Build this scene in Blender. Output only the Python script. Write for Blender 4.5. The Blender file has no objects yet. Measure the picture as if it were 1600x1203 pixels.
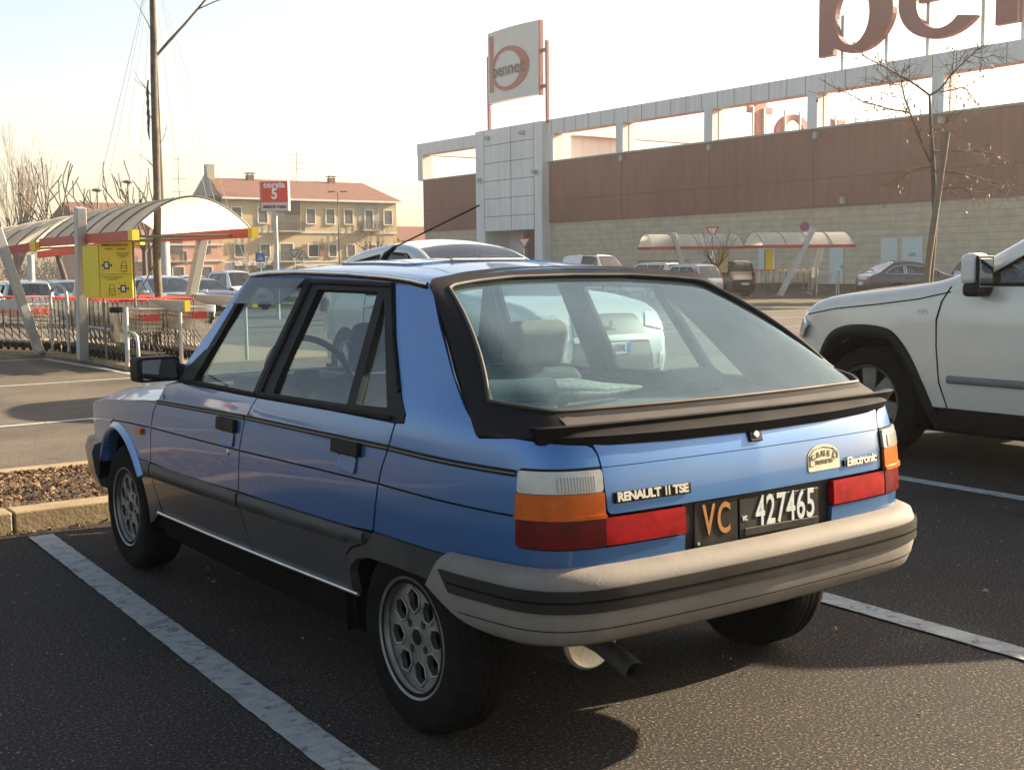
import bpy, bmesh, math, random
import numpy as np
from mathutils import Vector, Matrix, Euler
from mathutils.geometry import delaunay_2d_cdt

random.seed(7)
R = math.radians
sc = bpy.context.scene
COL = sc.collection

# ------------------------------------------------------------------ camera
cam_data = bpy.data.cameras.new('camera')
cam = bpy.data.objects.new('camera', cam_data)
COL.objects.link(cam)
sc.camera = cam
cam_data.sensor_width = 36.0
cam_data.lens = 1876.689 / 1600.0 * 36.0
cam_data.clip_start = 0.05
cam_data.clip_end = 3000.0
YAW, PITCH, ROLL = -36.085034, -5.613199, 0.597759


def cam_matrix():
    rz, rx, ry = R(YAW), R(PITCH), R(ROLL)
    M = Matrix.Rotation(rz, 3, 'Z') @ Matrix.Rotation(rx, 3, 'X') @ Matrix.Rotation(ry, 3, 'Y')
    right, fwd, up = M.col[0], M.col[1], M.col[2]
    m = Matrix((( right[0], up[0], -fwd[0]), (right[1], up[1], -fwd[1]), (right[2], up[2], -fwd[2])))
    return m.to_4x4()


cam.matrix_world = Matrix.Translation((-2.52282, -2.932877, 1.358236)) @ cam_matrix()

# ------------------------------------------------------------------ sky, sun, exposure
SUN_DIR = Vector((2.42, -0.36, 1.0)).normalized()     # towards the sun
SUN_EL = math.asin(SUN_DIR.z)
world = bpy.data.worlds.new('World')
sc.world = world
world.use_nodes = True
wn = world.node_tree
for n in list(wn.nodes):
    wn.nodes.remove(n)
w_out = wn.nodes.new('ShaderNodeOutputWorld')
w_bg = wn.nodes.new('ShaderNodeBackground')
w_sky = wn.nodes.new('ShaderNodeTexSky')
w_sky.sky_type = 'NISHITA'
w_sky.sun_disc = False
w_sky.sun_elevation = SUN_EL
w_sky.sun_rotation = math.atan2(SUN_DIR.x, SUN_DIR.y)
w_sky.altitude = 100.0
w_sky.air_density = 1.0
w_sky.dust_density = 2.6
w_sky.ozone_density = 1.0
w_bg.inputs['Strength'].default_value = 0.079
w_mul = wn.nodes.new('ShaderNodeMix')          # warm winter haze in the air
w_mul.data_type = 'RGBA'
w_mul.blend_type = 'MULTIPLY'
w_mul.inputs['Factor'].default_value = 1.0
w_mul.inputs['B'].default_value = (1.09, 0.97, 0.85, 1.0)
wn.links.new(w_sky.outputs[0], w_mul.inputs['A'])
wn.links.new(w_mul.outputs['Result'], w_bg.inputs['Color'])
wn.links.new(w_bg.outputs[0], w_out.inputs['Surface'])

sun_data = bpy.data.lights.new('sun', 'SUN')
sun_data.energy = 5.0
sun_data.angle = R(0.55)
sun_data.color = (1.0, 0.82, 0.58)
sun = bpy.data.objects.new('sun', sun_data)
COL.objects.link(sun)
sun.rotation_euler = SUN_DIR.to_track_quat('Z', 'Y').to_euler()
sun.location = (40, -6, 30)

sc.view_settings.view_transform = 'Standard'
sc.view_settings.look = 'None'
sc.view_settings.gamma = 1.0
sc.view_settings.exposure = 2.02
sc.cycles.max_bounces = 8
sc.cycles.transparent_max_bounces = 16
sc.cycles.caustics_reflective = False
sc.cycles.caustics_refractive = False
sc.cycles.sample_clamp_indirect = 6.0


# ------------------------------------------------------------------ materials
def new_mat(name):
    m = bpy.data.materials.new(name)
    m.use_nodes = True
    nt = m.node_tree
    b = nt.nodes['Principled BSDF']
    return m, nt, b


def mat(name, col, rough=0.5, metal=0.0, coat=0.0, spec=0.5, var=0.0, vscale=6.0, bump=0.0, bscale=60.0,
        col2=None, emit=None, coat_rough=0.05, rvar=0.0):
    """procedural material: base colour varied by noise, optional bump"""
    m, nt, b = new_mat(name)
    c = (*col, 1.0)
    b.inputs['Base Color'].default_value = c
    b.inputs['Roughness'].default_value = rough
    b.inputs['Metallic'].default_value = metal
    b.inputs['Coat Weight'].default_value = coat
    b.inputs['Coat Roughness'].default_value = coat_rough
    b.inputs['Specular IOR Level'].default_value = spec
    tc = nt.nodes.new('ShaderNodeTexCoord')
    if var > 0 or col2 is not None or rvar > 0:
        nz = nt.nodes.new('ShaderNodeTexNoise')
        nz.inputs['Scale'].default_value = vscale
        nz.inputs['Detail'].default_value = 6.0
        nz.inputs['Roughness'].default_value = 0.65
        nt.links.new(tc.outputs['Object'], nz.inputs['Vector'])
        rmp = nt.nodes.new('ShaderNodeValToRGB')
        d = col2 if col2 is not None else tuple(max(0, x * (1 - var)) for x in col)
        u = col if col2 is not None else tuple(min(1, x * (1 + var)) for x in col)
        rmp.color_ramp.elements[0].position = 0.3
        rmp.color_ramp.elements[1].position = 0.7
        rmp.color_ramp.elements[0].color = (*d, 1)
        rmp.color_ramp.elements[1].color = (*u, 1)
        nt.links.new(nz.outputs['Fac'], rmp.inputs['Fac'])
        if var > 0 or col2 is not None:
            nt.links.new(rmp.outputs['Color'], b.inputs['Base Color'])
        if rvar > 0:
            mr = nt.nodes.new('ShaderNodeMapRange')
            mr.inputs['From Min'].default_value = 0.3
            mr.inputs['From Max'].default_value = 0.7
            mr.inputs['To Min'].default_value = rough - rvar
            mr.inputs['To Max'].default_value = rough + rvar
            nt.links.new(nz.outputs['Fac'], mr.inputs['Value'])
            nt.links.new(mr.outputs[0], b.inputs['Roughness'])
    if bump > 0:
        nb = nt.nodes.new('ShaderNodeTexNoise')
        nb.inputs['Scale'].default_value = bscale
        nb.inputs['Detail'].default_value = 4.0
        nt.links.new(tc.outputs['Object'], nb.inputs['Vector'])
        bp = nt.nodes.new('ShaderNodeBump')
        bp.inputs['Strength'].default_value = bump
        bp.inputs['Distance'].default_value = 0.01
        nt.links.new(nb.outputs['Fac'], bp.inputs['Height'])
        nt.links.new(bp.outputs['Normal'], b.inputs['Normal'])
    if emit:
        b.inputs['Emission Color'].default_value = (*emit[0], 1)
        b.inputs['Emission Strength'].default_value = emit[1]
    return m


def glass_mat(name, tint=(0.8, 0.88, 0.87), dust=0.08, dust_col=(0.62, 0.66, 0.66), refl=(0.9, 0.9, 0.9), rough=0.01):
    """thin pane: tinted transparency, mirror reflection by fresnel and a film of dust"""
    m = bpy.data.materials.new(name)
    m.use_nodes = True
    nt = m.node_tree
    nt.nodes.clear()
    out = nt.nodes.new('ShaderNodeOutputMaterial')
    tr = nt.nodes.new('ShaderNodeBsdfTransparent')
    tr.inputs['Color'].default_value = (*tint, 1)
    gl = nt.nodes.new('ShaderNodeBsdfGlossy')
    gl.inputs['Roughness'].default_value = rough
    gl.inputs['Color'].default_value = (*refl, 1)
    fr = nt.nodes.new('ShaderNodeFresnel')
    fr.inputs['IOR'].default_value = 1.52
    geo = nt.nodes.new('ShaderNodeNewGeometry')     # same fresnel on both faces of the thin pane
    df = nt.nodes.new('ShaderNodeBsdfDiffuse')
    df.inputs['Color'].default_value = (*dust_col, 1)
    tl = nt.nodes.new('ShaderNodeBsdfTranslucent')
    tl.inputs['Color'].default_value = (*dust_col, 1)
    ad = nt.nodes.new('ShaderNodeMixShader')
    ad.inputs[0].default_value = 0.5
    nt.links.new(df.outputs[0], ad.inputs[1])
    nt.links.new(tl.outputs[0], ad.inputs[2])
    tc = nt.nodes.new('ShaderNodeTexCoord')
    nz = nt.nodes.new('ShaderNodeTexNoise')
    nz.inputs['Scale'].default_value = 4.0
    nz.inputs['Detail'].default_value = 5.0
    nt.links.new(tc.outputs['Object'], nz.inputs['Vector'])
    mr = nt.nodes.new('ShaderNodeMapRange')
    mr.inputs['From Min'].default_value = 0.25
    mr.inputs['From Max'].default_value = 0.75
    mr.inputs['To Min'].default_value = dust * 0.6
    mr.inputs['To Max'].default_value = dust * 1.4
    nt.links.new(nz.outputs['Fac'], mr.inputs['Value'])
    m1 = nt.nodes.new('ShaderNodeMixShader')
    nt.links.new(mr.outputs[0], m1.inputs[0])
    nt.links.new(tr.outputs[0], m1.inputs[1])
    nt.links.new(ad.outputs[0], m1.inputs[2])
    m2 = nt.nodes.new('ShaderNodeMixShader')
    # fresnel node flips IOR on back faces; use layer weight fresnel instead (symmetric)
    lw = nt.nodes.new('ShaderNodeLayerWeight')
    lw.inputs['Blend'].default_value = 0.5
    pw = nt.nodes.new('ShaderNodeMath')
    pw.operation = 'POWER'
    pw.inputs[1].default_value = 5.0
    nt.links.new(lw.outputs['Facing'], pw.inputs[0])
    ma = nt.nodes.new('ShaderNodeMath')
    ma.operation = 'MULTIPLY_ADD'
    ma.inputs[1].default_value = 0.85
    ma.inputs[2].default_value = 0.075
    nt.links.new(pw.outputs[0], ma.inputs[0])
    nt.links.new(ma.outputs[0], m2.inputs[0])
    nt.links.new(m1.outputs[0], m2.inputs[1])
    nt.links.new(gl.outputs[0], m2.inputs[2])
    nt.links.new(m2.outputs[0], out.inputs['Surface'])
    nt.nodes.remove(fr)
    nt.nodes.remove(geo)
    return m


def paint_mat(name, col, metal=0.35, rough=0.38, coat=1.0, dirt=0.12, dirt_col=(0.16, 0.14, 0.12), flake=0.0):
    """car paint with clear coat and uneven road dust"""
    m, nt, b = new_mat(name)
    tc = nt.nodes.new('ShaderNodeTexCoord')
    nz = nt.nodes.new('ShaderNodeTexNoise')
    nz.inputs['Scale'].default_value = 3.0
    nz.inputs['Detail'].default_value = 8.0
    nz.inputs['Roughness'].default_value = 0.7
    nt.links.new(tc.outputs['Object'], nz.inputs['Vector'])
    mr = nt.nodes.new('ShaderNodeMapRange')
    mr.inputs['From Min'].default_value = 0.35
    mr.inputs['From Max'].default_value = 0.75
    mr.inputs['To Min'].default_value = dirt * 0.3
    mr.inputs['To Max'].default_value = dirt * 1.6
    nt.links.new(nz.outputs['Fac'], mr.inputs['Value'])
    mix = nt.nodes.new('ShaderNodeMix')
    mix.data_type = 'RGBA'
    mix.inputs['A'].default_value = (*col, 1)
    mix.inputs['B'].default_value = (*dirt_col, 1)
    nt.links.new(mr.outputs[0], mix.inputs['Factor'])
    nt.links.new(mix.outputs['Result'], b.inputs['Base Color'])
    b.inputs['Metallic'].default_value = metal
    b.inputs['Roughness'].default_value = rough
    b.inputs['Coat Weight'].default_value = coat
    mr2 = nt.nodes.new('ShaderNodeMapRange')
    mr2.inputs['From Min'].default_value = 0.3
    mr2.inputs['From Max'].default_value = 0.8
    mr2.inputs['To Min'].default_value = 0.015
    mr2.inputs['To Max'].default_value = 0.07
    nt.links.new(nz.outputs['Fac'], mr2.inputs['Value'])
    nt.links.new(mr2.outputs[0], b.inputs['Coat Roughness'])
    return m


M = {}
M['blue_paint'] = paint_mat('blue_paint', (0.026, 0.132, 0.365), 0.5, 0.34, 0.75, 0.16, (0.13, 0.145, 0.165))
M['grey_lower'] = paint_mat('grey_lower', (0.042, 0.048, 0.058), 0.35, 0.36, 0.45, 0.35, (0.085, 0.08, 0.076))
M['trim_black'] = mat('trim_black', (0.010, 0.0092, 0.009), 0.55, spec=0.13, var=0.35, vscale=12, rvar=0.08)
M['trim_faded'] = mat('trim_faded', (0.042, 0.035, 0.030), 0.6, spec=0.3, var=0.3, vscale=9, rvar=0.1)
M['rubber'] = mat('rubber', (0.012, 0.0115, 0.011), 0.75, spec=0.12, var=0.4, vscale=14, bump=0.15, bscale=90)
M['tyre_rubber'] = mat('tyre_rubber', (0.0085, 0.0085, 0.0085), 0.85, spec=0.06, var=0.4, vscale=20, bump=0.25, bscale=120)
M['moulding'] = mat('moulding', (0.036, 0.035, 0.035), 0.55, spec=0.25, var=0.5, vscale=5, rvar=0.12)
M['bumper'] = mat('bumper', (0.172, 0.156, 0.136), 0.74, spec=0.25, var=0.15, vscale=9, rvar=0.08, bump=0.12, bscale=160)
M['bumper_strip'] = mat('bumper_strip', (0.018, 0.0165, 0.016), 0.55, spec=0.18, var=0.35, vscale=9, rvar=0.1)
M['trim_line'] = mat('trim_line', (0.14, 0.14, 0.135), 0.45, 0.3, var=0.1, vscale=20)
M['chrome'] = mat('chrome', (0.62, 0.62, 0.60), 0.18, 1.0, var=0.1, vscale=20)
M['alu'] = mat('alu', (0.50, 0.50, 0.48), 0.35, 1.0, var=0.15, vscale=10)
M['alloy'] = mat('alloy', (0.22, 0.215, 0.20), 0.5, 0.65, var=0.35, vscale=16, rvar=0.1)
M['dark'] = mat('dark', (0.006, 0.006, 0.006), 0.9, spec=0.04, var=0.3, vscale=10)
M['interior'] = mat('interior', (0.035, 0.037, 0.040), 0.85, var=0.25, vscale=8)
M['seat_cloth'] = mat('seat_cloth', (0.060, 0.062, 0.066), 0.95, var=0.25, vscale=30, bump=0.2, bscale=180)
M['seat_tan'] = mat('seat_tan', (0.20, 0.16, 0.12), 0.9, var=0.3, vscale=12)
M['headliner'] = mat('headliner', (0.10, 0.10, 0.098), 0.95, var=0.1)
M['shelf'] = mat('shelf', (0.10, 0.10, 0.095), 0.9, var=0.2, vscale=10)
M['glass_rear'] = glass_mat('glass_rear', (0.60, 0.78, 0.82), 0.14, (0.36, 0.52, 0.56), (0.80, 0.96, 1.0))  # teal in the dust film and reflection tint paints in sky sheen
M['glass_side'] = glass_mat('glass_side', (0.64, 0.76, 0.76), 0.03)
M['glass_dark'] = glass_mat('glass_dark', (0.18, 0.21, 0.23), 0.05)
M['lens_red'] = mat('lens_red', (0.26, 0.003, 0.006), 0.3, spec=.25, coat=0.12, var=0.45, vscale=25)
M['lens_red_dark'] = mat('lens_red_dark', (0.10, 0.002, 0.004), 0.3, spec=.25, coat=0.12, var=0.5, vscale=18)
M['lens_amber'] = mat('lens_amber', (0.46, 0.085, 0.003), 0.3, spec=.25, coat=0.12, var=0.2, vscale=25)
M['lens_clear'] = mat('lens_clear', (0.42, 0.41, 0.38), 0.2, coat=0.8, var=0.15, vscale=20)
def rib_bump(m, scale, strength=.10):
    nt = m.node_tree
    b = nt.nodes['Principled BSDF']
    tc = nt.nodes.new('ShaderNodeTexCoord')
    hs = []
    for ax in ('X', 'Z'):
        w = nt.nodes.new('ShaderNodeTexWave')
        w.bands_direction = ax
        w.inputs['Scale'].default_value = scale
        nt.links.new(tc.outputs['Object'], w.inputs['Vector'])
        hs.append(w)
    a = nt.nodes.new('ShaderNodeMath')
    a.operation = 'ADD'
    nt.links.new(hs[0].outputs['Fac'], a.inputs[0])
    nt.links.new(hs[1].outputs['Fac'], a.inputs[1])
    bp = nt.nodes.new('ShaderNodeBump')
    bp.inputs['Strength'].default_value = strength
    bp.inputs['Distance'].default_value = .004
    nt.links.new(a.outputs[0], bp.inputs['Height'])
    nt.links.new(bp.outputs['Normal'], b.inputs['Normal'])


for k_ in ('lens_amber', 'lens_clear'):
    rib_bump(M[k_], 45)
M['mirror'] = mat('mirror', (0.75, 0.77, 0.78), 0.03, 1.0, var=0.02)
M['plate_black'] = mat('plate_black', (0.013, 0.013, 0.0125), 0.5, spec=0.16, var=0.5, vscale=14, rvar=0.1)
M['plate_white'] = mat('plate_white', (0.44, 0.47, 0.46), 0.5, var=0.12, vscale=40)
M['plate_orange'] = mat('plate_orange', (0.36, 0.14, 0.025), 0.5, var=0.2, vscale=40)
M['sticker'] = mat('sticker', (0.46, 0.42, 0.29), 0.45, var=0.12, vscale=30)
M['sticker_dark'] = mat('sticker_dark', (0.07, 0.055, 0.02), 0.5, var=0.1)
M['badge_silver'] = mat('badge_silver', (0.55, 0.53, 0.47), 0.35, 0.4, var=0.08, vscale=60)
M['white_plastic'] = mat('white_plastic', (0.70, 0.70, 0.68), 0.4, var=0.06)


# ------------------------------------------------------------------ objects
def link(o, parent=None):
    COL.objects.link(o)
    if parent is not None:
        o.parent = parent
    return o


def tag(o, label=None, cat=None, group=None, kind=None):
    if label:
        o['label'] = label
    if cat:
        o['category'] = cat
    if group:
        o['group'] = group
    if kind:
        o['kind'] = kind
    return o


def thing(name, label, cat, loc=(0, 0, 0), rz=0.0, group=None):
    o = bpy.data.objects.new(name, None)
    o.empty_display_size = 0.2
    COL.objects.link(o)
    o.location = loc
    o.rotation_euler = (0, 0, rz)
    return tag(o, label, cat, group)


def copy_tree(o, parent=None):
    c = o.copy()
    COL.objects.link(c)
    c.parent = parent
    for ch in CHILD.get(o.name, []):
        copy_tree(ch, c)
    return c


CHILD = {}


def regc(parent, o):
    CHILD.setdefault(parent.name, []).append(o)


def smooth_table(zs, ds, sig=0.015, step=0.002):
    lo, hi = zs[0] - 0.2, zs[-1] + 0.2
    t = np.arange(lo, hi, step)
    # linear extrapolation at both ends
    a = np.interp(t, zs, ds)
    s0 = (ds[1] - ds[0]) / (zs[1] - zs[0])
    s1 = (ds[-1] - ds[-2]) / (zs[-1] - zs[-2])
    a = np.where(t < zs[0], ds[0] + (t - zs[0]) * s0, a)
    a = np.where(t > zs[-1], ds[-1] + (t - zs[-1]) * s1, a)
    k = np.arange(-3 * sig, 3 * sig + step, step)
    g = np.exp(-0.5 * (k / sig) ** 2)
    g /= g.sum()
    pad = len(g) // 2
    ap = np.concatenate([a[0] + s0 * step * np.arange(-pad, 0), a, a[-1] + s1 * step * np.arange(1, pad + 1)])
    b = np.convolve(ap, g, 'valid')
    return t, b[:len(t)]


def resample(loop, step, closed=True):
    out = []
    n = len(loop)
    for i in range(n if closed else n - 1):
        a = np.array(loop[i], float)
        b = np.array(loop[(i + 1) % n], float)
        k = max(1, int(math.ceil(np.linalg.norm(b - a) / step)))
        for j in range(k):
            out.append(tuple(a + (b - a) * j / k))
    if not closed:
        out.append(tuple(loop[-1]))
    return out


def round_poly(loop, r, n=4):
    """round the corners of a 2D polygon; r is one radius or one per corner"""
    m = len(loop)
    out = []
    for i in range(m):
        ri = r[i] if isinstance(r, (list, tuple)) else r
        p = np.array(loop[i], float)
        a = np.array(loop[i - 1], float) - p
        b = np.array(loop[(i + 1) % m], float) - p
        la, lb = np.linalg.norm(a), np.linalg.norm(b)
        if ri <= 0 or la < 1e-9 or lb < 1e-9:
            out.append(tuple(p))
            continue
        d = min(ri, la * 0.45, lb * 0.45)
        p0, p1 = p + a / la * d, p + b / lb * d
        for j in range(n + 1):
            t = j / n
            out.append(tuple((1 - t) ** 2 * p0 + 2 * t * (1 - t) * p + t * t * p1))
    return out


def inside(poly, pts):
    poly = np.asarray(poly, float)
    pts = np.asarray(pts, float)
    x, y = pts[:, 0], pts[:, 1]
    res = np.zeros(len(pts), bool)
    n = len(poly)
    j = n - 1
    for i in range(n):
        xi, yi = poly[i]
        xj, yj = poly[j]
        c = ((yi > y) != (yj > y))
        with np.errstate(divide='ignore', invalid='ignore'):
            xx = (xj - xi) * (y - yi) / (yj - yi) + xi
        res ^= c & (x < xx)
        j = i
    return res


def triangulate(loops, step=None):
    """CDT of outer loop minus holes, with an interior grid"""
    pts, edges = [], []
    for lp in loops:
        k = len(pts)
        n = len(lp)
        pts += [tuple(p) for p in lp]
        edges += [(k + i, k + (i + 1) % n) for i in range(n)]
    nb = len(pts)
    if step:
        o = np.array(loops[0])
        x0, y0 = o.min(0)
        x1, y1 = o.max(0)
        gx = np.arange(x0 + step * 0.5, x1, step)
        gy = np.arange(y0 + step * 0.5, y1, step)
        if len(gx) and len(gy):
            g = np.array([(x, y) for x in gx for y in gy])
            ok = inside(loops[0], g)
            for h in loops[1:]:
                ok &= ~inside(h, g)
            g = g[ok]
            if len(g):
                allb = np.array(pts)
                keep = []
                for q in g:
                    if np.min(np.sum((allb - q) ** 2, 1)) > (0.45 * step) ** 2:
                        keep.append(tuple(q))
                pts += keep
    vs, es, fs, ov, oe, of = delaunay_2d_cdt([Vector(p) for p in pts], edges, [], 0, 1e-7)
    v2 = np.array([(v.x, v.y) for v in vs])
    tri = np.array([f for f in fs if len(f) == 3])
    cen = v2[tri].mean(1)
    ok = inside(loops[0], cen)
    for h in loops[1:]:
        ok &= ~inside(h, cen)
    tri = tri[ok]
    a = v2[tri]
    area = (a[:, 1, 0] - a[:, 0, 0]) * (a[:, 2, 1] - a[:, 0, 1]) - (a[:, 1, 1] - a[:, 0, 1]) * (a[:, 2, 0] - a[:, 0, 0])
    tri = np.where(area[:, None] < 0, tri[:, ::-1], tri)
    return v2, tri


class MB:
    def __init__(self):
        self.v, self.f, self.n, self.mi = [], [], [], []

    def face(self, pts, normals=None, mi=0):
        k = len(self.v)
        self.v += [tuple(p) for p in pts]
        self.f.append(tuple(range(k, k + len(pts))))
        self.n.append(normals)
        self.mi.append(mi)

    def mesh(self, verts, faces, vnormals=None, mi=0):
        k = len(self.v)
        self.v += [tuple(p) for p in verts]
        for f in faces:
            self.f.append(tuple(k + i for i in f))
            self.n.append([tuple(vnormals[i]) for i in f] if vnormals is not None else None)
            self.mi.append(mi)

    def box(self, x0, x1, y0, y1, z0, z1, mi=0, m=None):
        P = [(x0, y0, z0), (x1, y0, z0), (x1, y1, z0), (x0, y1, z0), (x0, y0, z1), (x1, y0, z1), (x1, y1, z1), (x0, y1, z1)]
        if m is not None:
            P = [tuple(m @ Vector(p)) for p in P]
        self.mesh(P, [(0, 3, 2, 1), (4, 5, 6, 7), (0, 1, 5, 4), (1, 2, 6, 5), (2, 3, 7, 6), (3, 0, 4, 7)], mi=mi)

    def rbox(self, x0, x1, y0, y1, z0, z1, r=0.01, seg=2, m=None, mi=0):
        bm = bmesh.new()
        bmesh.ops.create_cube(bm, size=1.0)
        for v in bm.verts:
            v.co = Vector(((x0 + x1) / 2 + v.co.x * (x1 - x0), (y0 + y1) / 2 + v.co.y * (y1 - y0), (z0 + z1) / 2 + v.co.z * (z1 - z0)))
        r = min(r, 0.49 * min(x1 - x0, y1 - y0, z1 - z0))
        bmesh.ops.bevel(bm, geom=list(bm.edges), offset=r, segments=seg, profile=0.5, affect='EDGES')
        bm.normal_update()
        c = Vector(((x0 + x1) / 2, (y0 + y1) / 2, (z0 + z1) / 2))
        hx, hy, hz = (x1 - x0) / 2 - r, (y1 - y0) / 2 - r, (z1 - z0) / 2 - r
        V, N = [], []
        for v in bm.verts:
            d = v.co - c
            q = Vector((max(-hx, min(hx, d.x)), max(-hy, min(hy, d.y)), max(-hz, min(hz, d.z))))
            nn = (d - q)
            nn = nn.normalized() if nn.length > 1e-9 else Vector((0, 0, 1))
            V.append(v.co.copy())
            N.append(nn)
        F = [[v.index for v in f.verts] for f in bm.faces]
        bm.free()
        if m is not None:
            V = [m @ v for v in V]
            m3 = m.to_3x3()
            N = [(m3 @ n).normalized() for n in N]
        self.mesh(V, F, N, mi)

    def tube(self, pts, r, n=8, caps=True, mi=0, closed=False):
        pts = [Vector(p) for p in pts]
        m = len(pts)
        rs = r if isinstance(r, (list, tuple)) else [r] * m
        prev = None
        rings, norms = [], []
        for i in range(m):
            if closed:
                t = pts[(i + 1) % m] - pts[i - 1]
            else:
                t = pts[min(i + 1, m - 1)] - pts[max(i - 1, 0)]
            if t.length < 1e-9:
                t = Vector((0, 0, 1))
            t.normalize()
            if prev is None:
                a = Vector((0, 0, 1)) if abs(t.z) < 0.9 else Vector((1, 0, 0))
                u = t.cross(a).normalized()
            else:
                u = (prev - t * prev.dot(t))
                u = u.normalized() if u.length > 1e-6 else t.cross(Vector((0.3, 0.5, 0.8))).normalized()
            prev = u
            w = t.cross(u)
            ring, nr = [], []
            for k in range(n):
                an = 2 * math.pi * k / n
                d = u * math.cos(an) + w * math.sin(an)
                ring.append(pts[i] + d * rs[i])
                nr.append(d)
            rings.append(ring)
            norms.append(nr)
        V = [p for ring in rings for p in ring]
        N = [p for nr in norms for p in nr]
        F = []
        for i in range(m if closed else m - 1):
            j = (i + 1) % m
            for k in range(n):
                k2 = (k + 1) % n
                F.append((i * n + k, i * n + k2, j * n + k2, j * n + k))
        self.mesh(V, F, N, mi)
        if caps and not closed:
            self.face(list(reversed(rings[0])), mi=mi)
            self.face(rings[-1], mi=mi)

    def lathe(self, prof, n=32, m=None, mi=0, sharp=25.0):
        """profile [(radius, height)] turned about local z; creases where the profile bends more than sharp degrees"""
        m = m or Matrix.Identity(4)
        m3 = m.to_3x3()
        for i in range(len(prof) - 1):
            (r0, h0), (r1, h1) = prof[i], prof[i + 1]
            d = Vector((r1 - r0, h1 - h0))
            if d.length < 1e-9:
                continue
            nn = Vector((d.y, -d.x)).normalized()

            def blend(j):
                if 0 <= j < len(prof) - 1:
                    e = Vector((prof[j + 1][0] - prof[j][0], prof[j + 1][1] - prof[j][1]))
                    if e.length > 1e-9:
                        q = Vector((e.y, -e.x)).normalized()
                        if q.dot(nn) > math.cos(R(sharp)):
                            return (q + nn).normalized()
                return nn
            na, nb = blend(i - 1), blend(i + 1)
            V, N = [], []
            for k in range(n):
                a = 2 * math.pi * k / n
                ca, sa = math.cos(a), math.sin(a)
                V += [m @ Vector((r0 * ca, r0 * sa, h0)), m @ Vector((r1 * ca, r1 * sa, h1))]
                N += [m3 @ Vector((na.x * ca, na.x * sa, na.y)), m3 @ Vector((nb.x * ca, nb.x * sa, nb.y))]
            F = []
            for k in range(n):
                k2 = (k + 1) % n
                if r0 < 1e-9:
                    F.append((2 * k, 2 * k2 + 1, 2 * k + 1))
                elif r1 < 1e-9:
                    F.append((2 * k, 2 * k2, 2 * k + 1))
                else:
                    F.append((2 * k, 2 * k2, 2 * k2 + 1, 2 * k + 1))
            self.mesh(V, F, N, mi)

    def prism(self, loops, depth, m=None, mi=0, back=True):
        """flat outline (with holes) extruded along local -z by depth"""
        m = m or Matrix.Identity(4)
        v2, tri = triangulate(loops)
        top = [m @ Vector((p[0], p[1], 0)) for p in v2]
        self.mesh(top, [tuple(t) for t in tri], mi=mi)
        if back:
            bot = [m @ Vector((p[0], p[1], -depth)) for p in v2]
            self.mesh(bot, [tuple(reversed(t)) for t in tri], mi=mi)
        for li, lp in enumerate(loops):
            a = np.array(lp)
            ar = np.sum(a[:, 0] * np.roll(a[:, 1], -1) - np.roll(a[:, 0], -1) * a[:, 1])
            q = lp if (ar > 0) == (li == 0) else lp[::-1]
            n = len(q)
            for i in range(n):
                p0, p1 = q[i], q[(i + 1) % n]
                self.face([m @ Vector((p0[0], p0[1], -depth)), m @ Vector((p1[0], p1[1], -depth)),
                           m @ Vector((p1[0], p1[1], 0)), m @ Vector((p0[0], p0[1], 0))], mi=mi)

    def patch(self, loops, surf, step=0.05, thick=0.012, off=0.0, mi=0, bstep=None, round_edge=0.0):
        """outline in surface coordinates laid on surf(a,b)->(point, normal), edge turned in by thick"""
        lps = [resample(lp, bstep or step * 0.6) for lp in loops]
        v2, tri = triangulate(lps, step)
        P, N = [], []
        for q in v2:
            p, n = surf(q[0], q[1])
            P.append(np.array(p) + np.array(n) * off)
            N.append(np.array(n))
        # orient
        t = tri[len(tri) // 2]
        fn = np.cross(P[t[1]] - P[t[0]], P[t[2]] - P[t[0]])
        flip = np.dot(fn, N[t[0]]) < 0
        F = [tuple(reversed(t)) if flip else tuple(t) for t in tri]
        self.mesh(P, F, N, mi)
        if thick > 0:
            for li, lp in enumerate(lps):
                a = np.array(lp)
                ar = np.sum(a[:, 0] * np.roll(a[:, 1], -1) - np.roll(a[:, 0], -1) * a[:, 1])
                q = lp if (ar > 0) == (li == 0) else lp[::-1]
                if flip:
                    q = q[::-1]
                k = len(q)
                S = []
                for e in q:
                    p, n = surf(e[0], e[1])
                    p, n = np.array(p), np.array(n)
                    S.append((p + n * off, p + n * (off - thick)))
                for i in range(k):
                    j = (i + 1) % k
                    self.face([S[i][1], S[j][1], S[j][0], S[i][0]], mi=mi)

    def mirrored(self):
        o = MB()
        o.v = [(-p[0], p[1], p[2]) for p in self.v]
        o.f = [tuple(reversed(f)) for f in self.f]
        o.n = [None if n is None else [(-q[0], q[1], q[2]) for q in reversed(n)] for n in self.n]
        o.mi = list(self.mi)
        return o

    def build(self, name, mats, parent=None, loc=None, rot=None):
        for i, f in enumerate(self.f):          # faces agree with the normals given for them
            q = self.n[i]
            if q is not None:
                a, b, c = (Vector(self.v[f[0]]), Vector(self.v[f[1]]), Vector(self.v[f[2]]))
                g = (b - a).cross(c - a)
                if g.length < 1e-14 and len(f) > 3:
                    g = (c - a).cross(Vector(self.v[f[3]]) - a)
                if g.dot(sum((Vector(w) for w in q), Vector())) < 0:
                    self.f[i] = tuple(reversed(f))
                    self.n[i] = list(reversed(q))
        me = bpy.data.meshes.new(name)
        me.from_pydata(self.v, [], self.f)
        ms = mats if isinstance(mats, (list, tuple)) else [mats]
        for m_ in ms:
            me.materials.append(m_)
        nf = len(me.polygons)
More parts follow.
